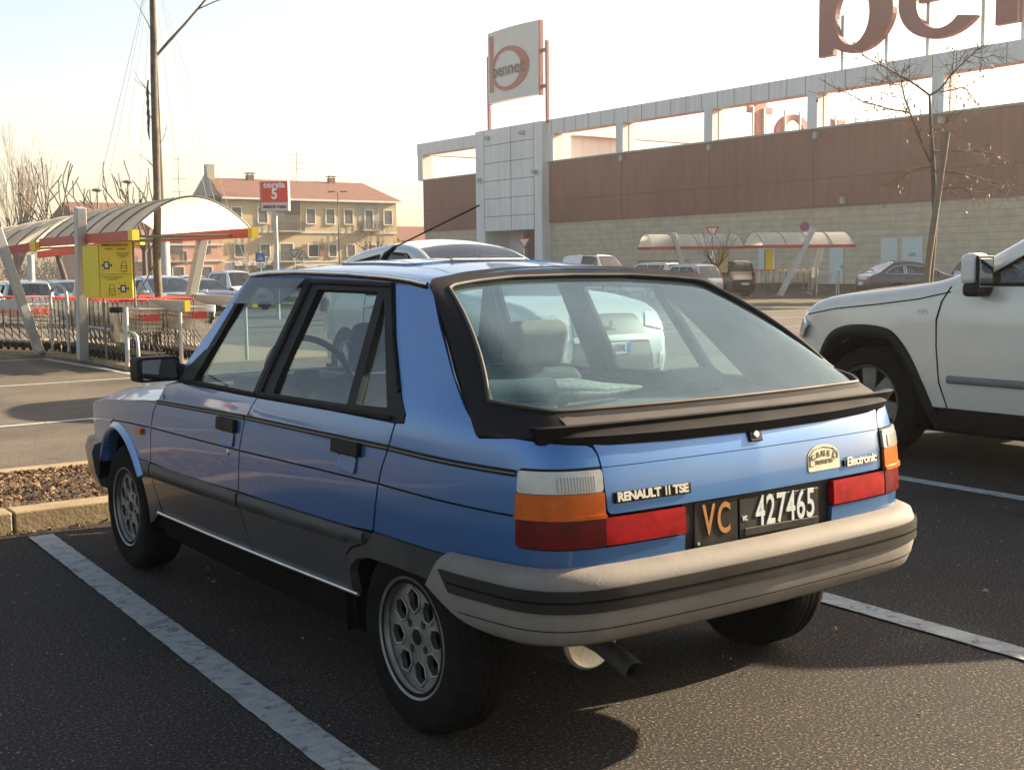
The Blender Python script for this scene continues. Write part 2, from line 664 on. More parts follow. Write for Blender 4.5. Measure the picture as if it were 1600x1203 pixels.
        if nf == len(self.f):
            me.polygons.foreach_set('material_index', self.mi)
            me.polygons.foreach_set('use_smooth', [True] * nf)
            me.update()
            ln = []
            for i, f in enumerate(self.f):
                if self.n[i] is None:
                    q = tuple(me.polygons[i].normal)
                    ln += [q] * len(f)
                else:
                    ln += [tuple(q) for q in self.n[i]]
            try:
                me.normals_split_custom_set(ln)
            except Exception as e:
                print('normals', name, e)
        o = bpy.data.objects.new(name, me)
        link(o, parent)
        if parent is not None:
            regc(parent, o)
        if loc is not None:
            o.location = loc
        if rot is not None:
            o.rotation_euler = rot
        return o


def text_mesh(s, size, depth=0.002, bold=0.0, spacing=1.0, m=None, align='CENTER', xs=1.0, mb=None, mi=0, shear=0.0):
    """lettering as real raised shapes in the local xy plane"""
    cu = bpy.data.curves.new('lettering', 'FONT')
    cu.body = s
    cu.size = size
    cu.extrude = depth / 2
    cu.offset = bold
    cu.space_character = spacing
    cu.align_x = align
    cu.align_y = 'CENTER'
    cu.shear = shear
    cu.resolution_u = 4
    ob = bpy.data.objects.new('lettering', cu)
    COL.objects.link(ob)
    dg = bpy.context.evaluated_depsgraph_get()
    me = bpy.data.meshes.new_from_object(ob.evaluated_get(dg))
    mb = mb or MB()
    mm = m or Matrix.Identity(4)
    V = [mm @ Vector((v.co.x * xs, v.co.y, v.co.z)) for v in me.vertices]
    F = [tuple(p.vertices) for p in me.polygons]
    mb.mesh(V, F, mi=mi)
    bpy.data.objects.remove(ob)
    bpy.data.curves.remove(cu)
    bpy.data.meshes.remove(me)
    return mb


def frame_at(p, right, up):
    """matrix whose local x is right, y is up, z the outward normal"""
    x = Vector(right).normalized()
    u = Vector(up)
    y = (u - x * u.dot(x)).normalized()
    z = x.cross(y)
    mm = Matrix(((x.x, y.x, z.x, p[0]), (x.y, y.y, z.y, p[1]), (x.z, y.z, z.z, p[2]), (0, 0, 0, 1)))
    return mm


def circle(cx, cy, r, n=24, a0=0.0, a1=360.0):
    full = abs(a1 - a0 - 360) < 1e-6
    k = n if full else n + 1
    return [(cx + r * math.cos(R(a0 + (a1 - a0) * i / n)), cy + r * math.sin(R(a0 + (a1 - a0) * i / n))) for i in range(k)]


# =================================================================== the blue hatchback
def catmull(P, n=24):
    P = [np.array(p, float) for p in P]
    P = [2 * P[0] - P[1]] + P + [2 * P[-1] - P[-2]]
    out = []
    for i in range(1, len(P) - 2):
        for k in range(n):
            t = k / n
            a, b, c, d = P[i - 1], P[i], P[i + 1], P[i + 2]
            out.append(0.5 * ((2 * b) + (-a + c) * t + (2 * a - 5 * b + 4 * c - d) * t * t + (-a + 3 * b - 3 * c + d) * t ** 3))
    out.append(P[-2])
    return np.array(out)


PLAN = [(0, -.668), (.3, -.661), (.5, -.650), (.6, -.637), (.66, -.618), (.70, -.588), (.727, -.548), (.741, -.505), (.758, -.43),
        (.777, -.33), (.793, -.2), (.80, 0), (.808, .6), (.81, 1.2), (.805, 1.9), (.79, 2.45), (.75, 2.9), (.71, 3.10), (.64, 3.21),
        (.45, 3.26), (0, 3.28)]
PC = catmull(PLAN, 30)
PU = np.concatenate([[0], np.cumsum(np.linalg.norm(np.diff(PC, axis=0), axis=1))])
K_SIDE = int(np.argmax(PC[:, 0] > 0.70))
K_FRONT = int(np.argmax(PC[:, 1] > 3.20))
ZS_T, DS_T = smooth_table([.18, .30, .50, .68, .80, .90, .95, 1.33], [.040, .022, .004, 0, .004, .016, .03, .235], 0.018)
ZR_T, DR_T = smooth_table([.25, .58, .66, .72, .784, .848, .90, .93, .96, 1.0], [.03, .003, 0, .004, .011, .021, .036, .050, .072, .11], 0.012)


def uy(y):
    return float(np.interp(y, PC[K_SIDE:K_FRONT, 1], PU[K_SIDE:K_FRONT]))


def ux(x):
    return float(np.interp(x, PC[:K_SIDE + 1, 0], PU[:K_SIDE + 1]))


def plan_pt(u):
    return np.array([np.interp(u, PU, PC[:, 0]), np.interp(u, PU, PC[:, 1])])


def plan_n(u):
    a, b = plan_pt(max(u - .02, 0)), plan_pt(u + .02)
    if u < .02:
        a = a * [-1, 1] if u == 0 else a
    t = b - a
    n = np.array([t[1], -t[0]])
    return n / np.linalg.norm(n)


def dep(u, z):
    y = plan_pt(u)[1]
    w = min(1, max(0, (y + .63) / .17))
    w = w * w * (3 - 2 * w)
    return (1 - w) * np.interp(z, ZR_T, DR_T) + w * np.interp(z, ZS_T, DS_T)


def S_pos(u, z):
    q = plan_pt(u) - plan_n(u) * dep(u, z)
    return np.array([q[0], q[1], z])


def S(u, z):
    """right-hand body skin, u along the plan from the rear centre"""
    p = S_pos(u, z)
    e = .012
    a = S_pos(u + e, z) - S_pos(max(u - e, 0), z)
    b = S_pos(u, z + e) - S_pos(u, z - e)
    n = np.cross(a, b)
    return p, n / np.linalg.norm(n)


def SY(y, z):
    return S(uy(y), z)


def SR(x, z):
    """rear skin across the car by x (both sides)"""
    p, n = S(ux(abs(x)), z)
    if x < 0:
        p, n = p * [-1, 1, 1], n * [-1, 1, 1]
    return p, n


def numsurf(f, e=.01, up=None):
    def g(a, b):
        p = f(a, b)
        n = np.cross(f(a + e, b) - f(a - e, b), f(a, b + e) - f(a, b - e))
        n = n / (np.linalg.norm(n) + 1e-12)
        if up is not None and np.dot(n, up) < 0:
            n = -n
        return p, n
    return g


SB = [0, .3, .52, .66, .76, .86, 1]
HB = np.array([(0, -.535, .972), (.3, -.528, .973), (.5, -.515, .974), (.618, -.499, .974), (.668, -.455, .972), (.705, -.395, .966), (.742, -.30, .955)])
HT = np.array([(0, .20, 1.322), (.25, .187, 1.319), (.42, .155, 1.309), (.526, .124, 1.298), (.558, .122, 1.296), (.575, .122, 1.294), (.590, .124, 1.291)])


def softinterp(a, xs, P, h=.03):
    # interpolation with slightly rounded knots
    r = 0
    for k, w in ((-1, .25), (0, .5), (1, .25)):
        q = abs(a + k * h)
        q = min(q, 2 * xs[-1] - q) if q > xs[-1] + h else q
        ext = max(0, q - xs[-1])
        v = np.array([np.interp(q, xs, P[:, i]) for i in range(3)])
        v = v + (P[-1] - P[-2]) / (xs[-1] - xs[-2]) * ext
        sg = -1 if (a + k * h) < 0 and a >= 0 else 1
        r = r + w * v * np.array([sg, 1, 1])
    return r


def H_pos(s, t):
    a = abs(s)
    b, T = softinterp(a, SB, HB), softinterp(a, SB, HT)
    p = b + (T - b) * t + np.array([0, -.43, .9]) * .012 * math.sin(math.pi * min(1, max(0, t)))
    return p * np.array([-1 if s < 0 else 1, 1, 1])


HS = numsurf(H_pos, .01, np.array([0, -.5, .8]))

DRIP = [(1.456, 1.332), (1.301, 1.342), (1.057, 1.345), (.679, 1.338), (.402, 1.327), (.242, 1.316), (.15, 1.305), (.09, 1.292)]


def drip_z(y):
    d = DRIP[::-1]
    return np.interp(y, [a for a, b in d], [b for a, b in d])


def roof_pos(x, y):
    xe = .584
    zd = drip_z(y)
    zc = np.interp(y, [.1, .26, .5, .84, 1.2, 1.5, 1.7], [1.335, 1.357, 1.376, 1.388, 1.386, 1.364, 1.34])
    q = min(1, abs(x) / xe)
    return np.array([x, y, zd + (zc - zd) * (1 - q ** 2.3) - .01 * max(0, q - .93) / .07])


ROOF = numsurf(roof_pos, .01, np.array([0, 0, 1.]))
WSB = np.array([(0, 2.07, .885), (.4, 2.02, .89), (.62, 1.89, .898), (.735, 1.735, .912)])
WST = np.array([(0, 1.535, 1.358), (.3, 1.52, 1.352), (.48, 1.49, 1.342), (.566, 1.455, 1.328)])


def ws_pos(s, t):
    a = abs(s)
    b = np.array([np.interp(a, [0, .5, .82, 1], WSB[:, k]) for k in range(3)])
    T = np.array([np.interp(a, [0, .5, .82, 1], WST[:, k]) for k in range(3)])
    p = b + (T - b) * t
    return p * np.array([-1 if s < 0 else 1, 1, 1])


WS = numsurf(ws_pos, .01, np.array([0, .5, .8]))


def hood_z(y):
    return np.interp(y, [1.70, 1.93, 2.53, 2.88, 3.05, 3.2, 3.3], [.848, .822, .776, .738, .714, .675, .62])


def hood_pos(x, y):
    w = SY(min(y, 3.19), .76)[0][0] + .002
    q = min(1, abs(x) / w)
    return np.array([x, y, hood_z(y) + .082 * (1 - q ** 4.2) * np.interp(y, [3.0, 3.26], [1, .45])])


HOOD = numsurf(hood_pos, .008, np.array([0, 0, 1.]))

AG = [(1.848, .893), (1.914, .833), (1.978, .764), (2.006, .702), (2.018, .626), (2.033, .553)]
AGL = [(2.058, .541), (2.036, .494), (2.015, .442), (1.945, .352)]
BG = [(.951, .912), (.972, .897), (1.036, .826), (1.074, .728), (1.097, .586), (1.103, .566)]
BGL = [(1.100, .53), (1.096, .498), (1.062, .423), (1.022, .360)]
CG = [(.030, .914), (.049, .845), (.083, .778), (.102, .726), (.137, .586)]
CGL = [(.182, .543), (.269, .514), (.306, .487), (.318, .43), (.297, .372)]
CPF = [(-.018, .918), (-.016, .944), (.044, .994), (.200, 1.145), (.348, 1.312)]
G = .0042


def sh(L, d):
    return [(y + d, z) for y, z in L]


def clad(y):
    return .547 + (2.033 - y) * (.586 - .547) / 2.29


def arch(cy, cz, r, a0, a1, n=16):
    return circle(cy, cz, r, n, a0, a1)


blue = M['blue_paint']
car = thing('hatchback_car', 'metallic blue five-door hatchback with grey bumpers seen from behind in the foreground', 'car', (0, 0, 0))


def both(name, mb, mats, parent=None, label=None):
    a = mb.build(name, mats, parent or car)
    b = mb.mirrored().build(name, mats, parent or car)
    return a, b


# ---- side skin --------------------------------------------------------------
mb = MB()
fen = [(1.930, .822), *sh(AG[2:], G)[:0], (1.981 + G, .764), *sh(AG[3:], G)]
fen += [(2.243, .549)] + arch(2.483, .289, .357, 133, 33, 18)
fen += [(2.87, .53), (3.10, .55), (3.15, .62), (3.13, .67), (3.05, .711), (2.88, .735), (2.53, .772), (2.2, .800)]
mb.patch([fen], SY, .05, .012)
lip = arch(2.483, .289, .357, 150, 28, 24)
mb2 = [(p, (2.483 + (p[0] - 2.483) * 1.085, .289 + (p[1] - .289) * 1.085)) for p in lip]
V, N, F = [], [], []
for inner, outer in mb2:
    pi, ni = SY(*inner)
    po, no = SY(*outer)
    mid = ((inner[0] + outer[0]) / 2, (inner[1] + outer[1]) / 2)
    pm, nm = SY(*mid)
    rad = np.array([0, inner[0] - 2.483, inner[1] - .289]) / .357
    V += [pi - ni * .05, pi + ni * .010, pi + ni * .022 + rad * .008, pm + nm * .018, po + no * .001]
    N += [-rad, -rad * .8 + ni * .6, ni, (nm * .85 + rad * .5), (no * .9 + rad * .4)]
for i in range(len(lip) - 1):
    for k in range(4):
        F.append((i * 5 + k, i * 5 + k + 1, (i + 1) * 5 + k + 1, (i + 1) * 5 + k))
mb.mesh(V, F, N)
fenders = both('front_fender', mb, blue)
mb = MB()
gl = [(2.039, .550), (2.243, .545)] + arch(2.483, .289, .357, 135, 172, 8) + [(2.135, .27), (1.96, .352), (2.018, .442), (2.040, .494), (2.062, .541)]
mb.patch([gl], SY, .05, .012)
both('lower_fender_panel', mb, M['grey_lower'])

mb = MB()
fd = sh(AG, -G) + [(y, clad(y)) for y in (1.8, 1.5, 1.3)] + sh(BG[::-1], G) + [(1.70, .911)]
mb.patch([fd], SY, .06, .014)
fdoors = both('front_door', mb, blue)
mb = MB()
rd = sh(BG, -G) + [(y, clad(y)) for y in (.9, .6, .3)] + sh(CG[::-1], G) + [(.4, .916)]
mb.patch([rd], SY, .06, .014)
rdoors = both('rear_door', mb, blue)

mb = MB()
QB = [(uy(y), z) for y, z in [(.134 - G, .586), (.102 - G, .726), (.083 - G, .778), (.049 - G, .845), (.030 - G, .914)]]
Q = QB + [(uy(y), z) for y, z in CPF] + [(uy(.24), 1.318), (uy(.13), 1.305), (uy(.117), 1.291), (uy(.005), 1.194), (uy(-.152), 1.072),
     (uy(-.262), .991), (uy(-.335), .941), (uy(-.375), .926), (uy(-.47), .921), (uy(-.525), .917)]
Q += [(ux(.66), .908), (ux(.600), .904), (ux(.582), .897), (ux(.572), .880), (ux(.566), .851)]
Q += [(uy(-.512), .850), (uy(-.505), .845), (uy(-.502), .72), (uy(-.505), .66), (uy(-.515), .645), (ux(.562), .644), (ux(.304), .644), (ux(.300), .640), (ux(.300), .592)]
Q += [(ux(.66), .591), (uy(-.50), .590), (uy(-.26), .586)]
mb.patch([Q], S, .045, .014, bstep=.02)
quarters = both('quarter_panel', mb, blue)

# lower cladding: grey panel and raised moulding
mb = MB()
lp = [(2.030, .546)] + sh(AGL, -G) + [(1.022, .360)][:0] + [(1.025, .358)] + sh(BGL[::-1], G) + [(1.107, clad(1.1) - .004)]
mb.patch([lp], SY, .06, .012)
both('lower_door_panel', mb, M['grey_lower'], None)
mb = MB()
lp = [(1.098, clad(1.1) - .004)] + sh(BGL, -G) + [(.30, .374)] + sh(CGL[::-1], G) + [(.143, clad(.14) - .004)]
mb.patch([lp], SY, .06, .012)
both('lower_door_panel', mb, M['grey_lower'], None)
mb = MB()
ql = [(uy(y), z) for y, z in [(.131, .583), (.176, .540), (.262, .511), (.299, .484), (.312, .43), (.300, .36), (.282, .36), (.293, .43), (.279, .456),
                              (.240, .482), (.167, .500), (.042, .503), (-.10, .502), (-.192, .499), (-.252, .575), (-.25, .583)]]
mb.patch([ql], S, .04, .03, .004, bstep=.015)
both('arch_cladding', mb, M['moulding'], None)


def ridge(y):
    return .484 + (2.033 - y) * (.520 - .484) / 1.75


def moulding(y0, y1, z0f, z1f, n=24, bulge=.011):
    m_ = MB()
    V, N, F = [], [], []
    prof = [(0, .001), (.06, .7), (.25, 1.0), (.75, 1.0), (.94, .75), (1, .001)]
    for i in range(n + 1):
        y = y0 + (y1 - y0) * i / n
        for t, b in prof:
            z = z0f(y) + (z1f(y) - z0f(y)) * t
            p, nn = SY(y, z)
            V.append(p + nn * bulge * b)
            tt = nn + np.array([0, 0, (t - .5) * 1.6 * (1 if abs(t - .5) > .2 else .3)])
            N.append(tt / np.linalg.norm(tt))
    k = len(prof)
    for i in range(n):
        for j in range(k - 1):
            F.append((i * k + j, (i + 1) * k + j, (i + 1) * k + j + 1, i * k + j + 1))
    m_.mesh(V, F, N)
    m_.face([V[j] for j in range(k)])
    m_.face([V[n * k + j] for j in range(k)])
    return m_


for a, b in ((2.043, 2.105), (1.112, 2.029), (.30, 1.092)):
    both('side_moulding', moulding(a, b, lambda y: ridge(y), lambda y: clad(y) - .006), M['moulding'])
both('side_moulding', moulding(.19, .30, lambda y: .532 - .0 * y, lambda y: clad(y) - .006, 8), M['moulding'])


def on_side(pts, off):
    out = []
    for y, z in pts:
        p, n = SY(y, z)
        out.append(Vector(p + n * off))
    return out


# swage line, pin-stripe trim, sill strip
def side_line(pts, r, off, mtl, name, n=6, step=.06, flat=1.0):
    q = resample(pts, step, False)
    m_ = MB()
    m_.tube(on_side(q, off), r, n)
    return both(name, m_, mtl)


side_line([(2.60, .664), (2.574, .678), (2.3, .693), (2.025, .702)], .003, .0, M['dark'], 'crease')
side_line([(2.0, .703), (1.5, .71), (1.081, .716)], .0028, .0, M['dark'], 'crease')
side_line([(1.069, .716), (.6, .725), (.107, .732)], .0028, .0, M['dark'], 'crease')
side_line([(.098, .732), (-.2, .73), (-.497, .725)], .0028, .0, M['dark'], 'crease')


def strip(y0, z0, y1, z1, w, off, mtl, name, n=14):
    m_ = MB()
    V, N, F = [], [], []
    for i in range(n + 1):
        t = i / n
        y, z = y0 + (y1 - y0) * t, z0 + (z1 - z0) * t
        for dz, o in ((-w, -.001), (-w * .8, off), (w * .8, off), (w, -.001)):
            p, nn = SY(y, z + dz)
            V.append(p + nn * o)
            N.append(nn)
    for i in range(n):
        for j in range(3):
            F.append((i * 4 + j, (i + 1) * 4 + j, (i + 1) * 4 + j + 1, i * 4 + j + 1))
    m_.mesh(V, F, N)
    return both(name, m_, mtl)


for (a, za, b, zb) in ((1.925, .817, 1.040, .838), (1.024, .838, .052, .842), (.042, .842, -.495, .834)):
    strip(a, za, b, zb, .0095, .004, M['trim_black'], 'trim_strip')
    strip(a, za, b, zb, .0018, .0052, M['trim_line'], 'trim_strip')
mb = MB()
mb.tube([Vector(SY(y, z)[0]) + Vector((.006, 0, 0)) for y, z in ((1.99, .342), (1.4, .350), (.8, .360), (.245, .369))], .0065, 8)
both('sill_strip', mb, M['alu'])
mb = MB()
mb.patch([[(2.13, .20), (2.13, .30), (1.97, .335), (.26, .362), (.27, .27), (.33, .20)]], SY, .1, .1, -.055)
both('sill', mb, M['dark'])

# ---- windows ----------------------------------------------------------------
fr_out = [(.954, .915), (1.71, .914), (1.565, 1.00), (1.487, 1.235), (1.452, 1.318), (.937, 1.323)]
fr_gl = [(.985, .930), (1.535, .934), (1.512, .990), (1.455, 1.225), (1.425, 1.298), (.968, 1.302)]
mb = MB()
mb.patch([fr_out, round_poly(fr_gl, .012)], SY, .08, .022, .003, bstep=.05)
both('window_frame', mb, M['trim_black'])
re_out = [(.947, .915), (.930, 1.323), (.351, 1.314), (.203, 1.145), (.047, .994), (-.013, .945), (-.015, .919), (.03, .917)]
re_gl = [(.833, .937), (.842, 1.287), (.428, 1.283), (.318, .944)]
re_q = [(.372, 1.255), (.268, .948), (.088, .953), (.374, 1.266)]
mb = MB()
mb.patch([re_out, round_poly(re_gl, .01), round_poly(re_q, .008)], SY, .08, .022, .003, bstep=.04)
both('window_frame', mb, M['trim_black'])
# raised inner beads so the frame reads as layered rubber and metal
mb = MB()
mb.tube(on_side(resample([(.060, 1.0), (.212, 1.145), (.362, 1.308)], .1, False), .004), .006, 6)
mb.tube(on_side(resample([(.352, 1.300), (.92, 1.308)], .15, False), .004), .006, 6)
mb.tube(on_side(resample([(.918, .935), (.912, 1.305)], .1, False), .005), .007, 6)
mb.tube(on_side(resample([(.945, .922), (.05, .926)], .15, False), .006), .008, 6)
mb.tube(on_side(resample([(.957, .922), (1.62, .922)], .15, False), .006), .008, 6)
both('window_bead', mb, M['rubber'])
mb = MB()
mb.patch([fr_gl], SY, .1, 0, -.010, bstep=.08)
both('front_door_glass', mb, M['glass_side'])
mb = MB()
mb.patch([re_gl], SY, .1, 0, -.010, bstep=.08)
mb.patch([re_q], SY, .1, 0, -.010, bstep=.08)
both('rear_door_glass', mb, M['glass_side'])
# A pillar
mb = MB()
mb.patch([[(1.85, .892), (1.716, .915), (1.572, 1.003), (1.493, 1.235), (1.458, 1.318), (1.452, 1.332), (1.475, 1.330), (1.55, 1.232), (1.635, 1.085), (1.742, .922)]], SY, .05, .02, .001, bstep=.03)
both('windscreen_pillar', mb, blue)
# mirror corner
mb = MB()
mb.patch([[(1.535, .936), (1.70, .917), (1.66, .965), (1.56, 1.045), (1.50, 1.06), (1.515, .99)]], SY, .05, .02, .006)
both('mirror_corner', mb, M['trim_black'])
# wind deflector
mb = MB()
mb.patch([[(1.475, 1.218), (1.44, 1.222), (1.062, 1.226), (1.02, 1.25), (.948, 1.318), (1.425, 1.321)]], SY, .06, .002, .016)
both('wind_deflector', mb, M['glass_dark'])
# drip rail
mb = MB()
pts = [Vector(SY(y, z)[0]) + Vector((.004, 0, .004)) for y, z in resample(DRIP[:-1], .06, False)]
mb.tube(pts, [.0085] * (len(pts) - 1) + [.006], 8)
both('drip_rail', mb, M['chrome'])
mb = MB()
mb.tube([p + Vector((-.002, 0, -.012)) for p in pts], .007, 6)
both('drip_seal', mb, M['rubber'])

# ---- roof, windscreen, bonnet -------------------------------------------------
mb = MB()
rr = [(.584, .13), (.52, .162), (.42, .19), (.25, .222), (0, .236)]
rf = [(.584, 1.448), (.48, 1.486), (.3, 1.517), (0, 1.532)]
outl = [(-x, y) for x, y in rr] + [(x, y) for x, y in rr[::-1][1:]] + rf + [(-x, y) for x, y in rf[::-1][1:]]
mb.patch([outl], ROOF, .07, .012)
roof = mb.build('roof', blue, car)
mb = MB()
for (x0, x1, y0, y1) in ((-.22, .02, .60, .63),):
    for k in range(2):
        pass
mb.patch([round_poly([(-.36, .62), (.36, .62), (.36, 1.15), (-.36, 1.15)], .05)], ROOF, .08, .01, .006)
mb.build('sunroof_panel', blue, roof)
mb = MB()
mb.rbox(-.20, .12, .602, .618, roof_pos(0, .61)[2] + .002, roof_pos(0, .61)[2] + .011, .003)
mb.build('sunroof_strip', M['alu'], roof)
mb = MB()
mb.patch([[(-.97, .01), (.97, .01), (.965, .985), (-.965, .985)]], WS, .12, 0, -.004)
mb.build('windscreen', M['glass_side'], car)
mb = MB()
mb.patch([[(-1, -.03), (1, -.03), (1, 1.02), (-1, 1.02)], [(-.95, .04), (.95, .04), (.94, .96), (-.94, .96)]], WS, .15, .015, .004)
mb.build('windscreen_seal', M['rubber'], car)
mb = MB()
hw = [(y, SY(min(y, 3.19), .76)[0][0]) for y in (1.94, 2.2, 2.5, 2.8, 3.0, 3.12, 3.17)]
outl = [(w, y) for y, w in hw] + [(.5, 3.22), (-.5, 3.22)] + [(-w, y) for y, w in hw[::-1]] + [(-.735, 1.86), (-.62, 1.96), (-.4, 2.06), (.4, 2.06), (.62, 1.96), (.735, 1.86)]
mb.patch([outl], HOOD, .07, .02)
mb.build('bonnet', blue, car)
mb = MB()
mb.patch([[(-.80, 1.85), (-.72, 1.74), (-.62, 1.87), (-.4, 2.0), (.4, 2.0), (.62, 1.87), (.72, 1.74), (.80, 1.85), (.735, 1.90), (.62, 2.0), (.4, 2.10), (-.4, 2.10), (-.62, 2.0), (-.735, 1.90)]],
         numsurf(lambda x, y: np.array([x, y, .868 - .02 * abs(x)]), .01, np.array([0, 0, 1.])), .12, .02)
mb.build('scuttle', M['trim_black'], car)

# ---- rear hatch ---------------------------------------------------------------
gpoly = [(-.66, .005), (-.4, .004), (0, .004), (.4, .004), (.66, .005), (.885, .095), (.80, .5), (.70, .97), (.64, .995), (.3, 1.0), (0, 1.0), (-.3, 1.0), (-.64, .995), (-.70, .97), (-.80, .5), (-.885, .095)]
fpoly = [(-1.02, -.115), (-.8, -.16), (.8, -.16), (1.02, -.115), (1.02, .5), (1.015, 1.035), (.90, 1.075), (.5, 1.088), (0, 1.092), (-.5, 1.088), (-.90, 1.075), (-1.015, 1.035), (-1.02, .5)]
mb = MB()
mb.patch([fpoly, gpoly], HS, .05, .03, .007, bstep=.03)
hframe = mb.build('rear_window_frame', M['trim_black'], car)
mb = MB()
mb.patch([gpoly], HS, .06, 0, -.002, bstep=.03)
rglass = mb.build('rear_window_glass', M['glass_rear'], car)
# inner bead of the seal
mb = MB()
bead = []
for s, t in resample(gpoly, .04):
    p, n = HS(s, t)
    bead.append(Vector(p + n * .009))
mb.tube(bead, .006, 6, closed=True)
mb.build('window_seal', M['trim_faded'], hframe)
# lip at the bottom of the glass
mb = MB()
V, N, F = [], [], []
nn = 48
for i in range(nn + 1):
    s = -.655 + 1.31 * i / nn
    p0 = H_pos(s, .0)
    p1 = H_pos(s, -.075)
    back = np.array([0, -1, 0]) if abs(s) < .66 else np.array([.5 * (1 if s > 0 else -1), -.85, 0])
    V += [p0 + [0, 0, .006], p1 + back * .008 + [0, 0, .006], p1 + back * .010 + [0, 0, .0], p1 + back * .006 - [0, 0, .02]]
    N += [(0, -.45, .89), (0, -.45, .89), (0, -.95, .2), (0, -1, -.1)]
for i in range(nn):
    for k in range(3):
        F.append((i * 4 + k, (i + 1) * 4 + k, (i + 1) * 4 + k + 1, i * 4 + k + 1))
F = [tuple(reversed(f)) for f in F]
mb.mesh(V, F, N)
mb.build('window_sill', M['trim_faded'], hframe)
# spoiler
mb = MB()
V, N, F = [], [], []
sp_plan = catmull([(.724, -.535), (.718, -.556), (.69, -.576), (.60, -.592), (.3, -.611), (0, -.616), (-.3, -.611), (-.60, -.592), (-.69, -.576), (-.718, -.556), (-.724, -.535)], 8)
sec = [(-.085, .942), (-.008, .958), (-.008, .958), (.0, .954), (.0, .954), (-.024, .908), (-.024, .908), (-.06, .903)]
for i, q in enumerate(sp_plan):
    a = sp_plan[max(0, i - 1)]
    b = sp_plan[min(len(sp_plan) - 1, i + 1)]
    t = (b - a) / np.linalg.norm(b - a)
    n2 = np.array([t[1] * 1, -t[0] * 1]) * -1
    n2 = n2 if n2[1] < 0 or abs(q[0]) > .7 and n2[0] * q[0] > 0 else -n2
    for j, (o, z) in enumerate(sec):
        V.append((q[0] + n2[0] * o, q[1] + n2[1] * o, z))
        nv = [(-.1, 0, 1), (-.1, 0, 1), (.45, 0, .89), (.45, 0, .89), (.88, 0, -.47), (.88, 0, -.47), (0, 0, -1), (0, 0, -1)][j]
        N.append((n2[0] * nv[0], n2[1] * nv[0], nv[2]))
k = len(sec)
for i in range(len(sp_plan) - 1):
    for j in range(k - 1):
        F.append((i * k + j, i * k + j + 1, (i + 1) * k + j + 1, (i + 1) * k + j))
mb.mesh(V, F, N)
mb.face([V[j] for j in range(k)])
mb.face([V[(len(sp_plan) - 1) * k + j] for j in range(k - 1, -1, -1)])
mb.build('rear_spoiler', M['trim_black'], car)
# tailgate
tg = round_poly([(-.553, .728), (.553, .728), (.560, .845)], [.014, .014, 0])
mb = MB()
mb.patch([round_poly([(-.553, .728), (.553, .728), (.5605, .8465), (-.5605, .8465)], [.016, .016, 0, 0])], SR, .05, .016, 0, bstep=.02)
mb.patch([round_poly([(-.5606, .8485), (.5606, .8485), (.566, .88), (.585, .925), (-.585, .925), (-.566, .88)], [0, 0, .01, 0, 0, .01])], SR, .05, .016, 0.0, bstep=.02)
tgate = mb.build('tailgate', blue, car)
# dark panel behind the joints and the plate
mb = MB()
mb.patch([[(-.62, .58), (.62, .58), (.62, .95), (-.62, .95)]], SR, .08, 0, -.022)
mb.build('tailgate_jamb', M['dark'], car)
mb = MB()
mb.patch([[(-.298, .585), (.298, .585), (.298, .726), (-.298, .726)]], SR, .05, .01, -.012)
mb.build('plate_recess', M['trim_black'], car)


def rear_frame(x, z, off=.0):
    p, n = SR(x, z)
    p = p + n * off
    right = SR(x + .01, z)[0] - SR(x - .01, z)[0]
    up = SR(x, z + .01)[0] - SR(x, z - .01)[0]
    return frame_at(p, right, up)


# lettering plates
mb = MB()
fm = rear_frame(-.406, .768, .003)
mb.rbox(-.128, .128, -.0145, .0145, -.004, .003, .002, m=fm)
b1 = mb.build('badge', M['trim_black'], tgate)
text_mesh('RENAULT', .031, .003, .0013, .92, fm @ Matrix.Translation((-.050, .0005, .0035)), xs=1.13).build('badge_lettering', M['badge_silver'], b1)
text_mesh('11', .031, .003, .0014, .90, fm @ Matrix.Translation((.045, .0005, .0035)), xs=.80).build('badge_lettering', M['badge_silver'], b1)
text_mesh('TSE', .031, .003, .0013, .92, fm @ Matrix.Translation((.090, .0005, .0035)), xs=1.15).build('badge_lettering', M['badge_silver'], b1)
mb = MB()
fm = rear_frame(.447, .765, .003)
mb.rbox(-.088, .088, -.010, .010, -.004, .002, .003, m=fm)
b2 = mb.build('badge', M['trim_black'], tgate)
text_mesh('Electronic', .036, .003, .0010, .90, fm @ Matrix.Translation((.0, .002, .0025)), xs=1.18, shear=.10).build('badge_lettering', M['badge_silver'], b2)
# sticker with arched top
fm = rear_frame(.270, .792, .0015)
st = round_poly([(-.073, -.036), (.073, -.036), (.073, .012), (.045, .034), (0, .040), (-.045, .034), (-.073, .012)], [.008, .008, .012, .03, .03, .03, .012])
mb = MB()
mb.prism([st], .002, fm)
b3 = mb.build('sticker', M['sticker'], tgate)
mb = MB()
arcp = [(-.064, -.020), (-.064, .010), (-.042, .026), (0, .032), (.042, .026), (.064, .010), (.064, -.006)]
mb.tube([fm @ Vector((x, y, .001)) for x, y in arcp], .0011, 4)
mb.tube([fm @ Vector((x, y, .001)) for x, y in ((-.064, -.020), (-.044, -.020))], .0011, 4)
mb.tube([fm @ Vector((x, y, .001)) for x, y in ((.064, -.006), (.044, -.010))], .0011, 4)
for i, ch in enumerate('CAMEL'):
    a = (i - 2) * -10.5
    rr_ = .134
    mm = fm @ Matrix.Translation((0, -.122, .001)) @ Matrix.Rotation(R(a), 4, 'Z') @ Matrix.Translation((0, rr_, 0))
    text_mesh(ch, .0225, .0015, .0006, 1.0, mm, mb=mb)
text_mesh("TROPHY '85", .0165, .0012, .0003, .95, fm @ Matrix.Translation((0, -.012, .001)), mb=mb, xs=.95)
mb.build('sticker_lettering', M['sticker_dark'], b3)
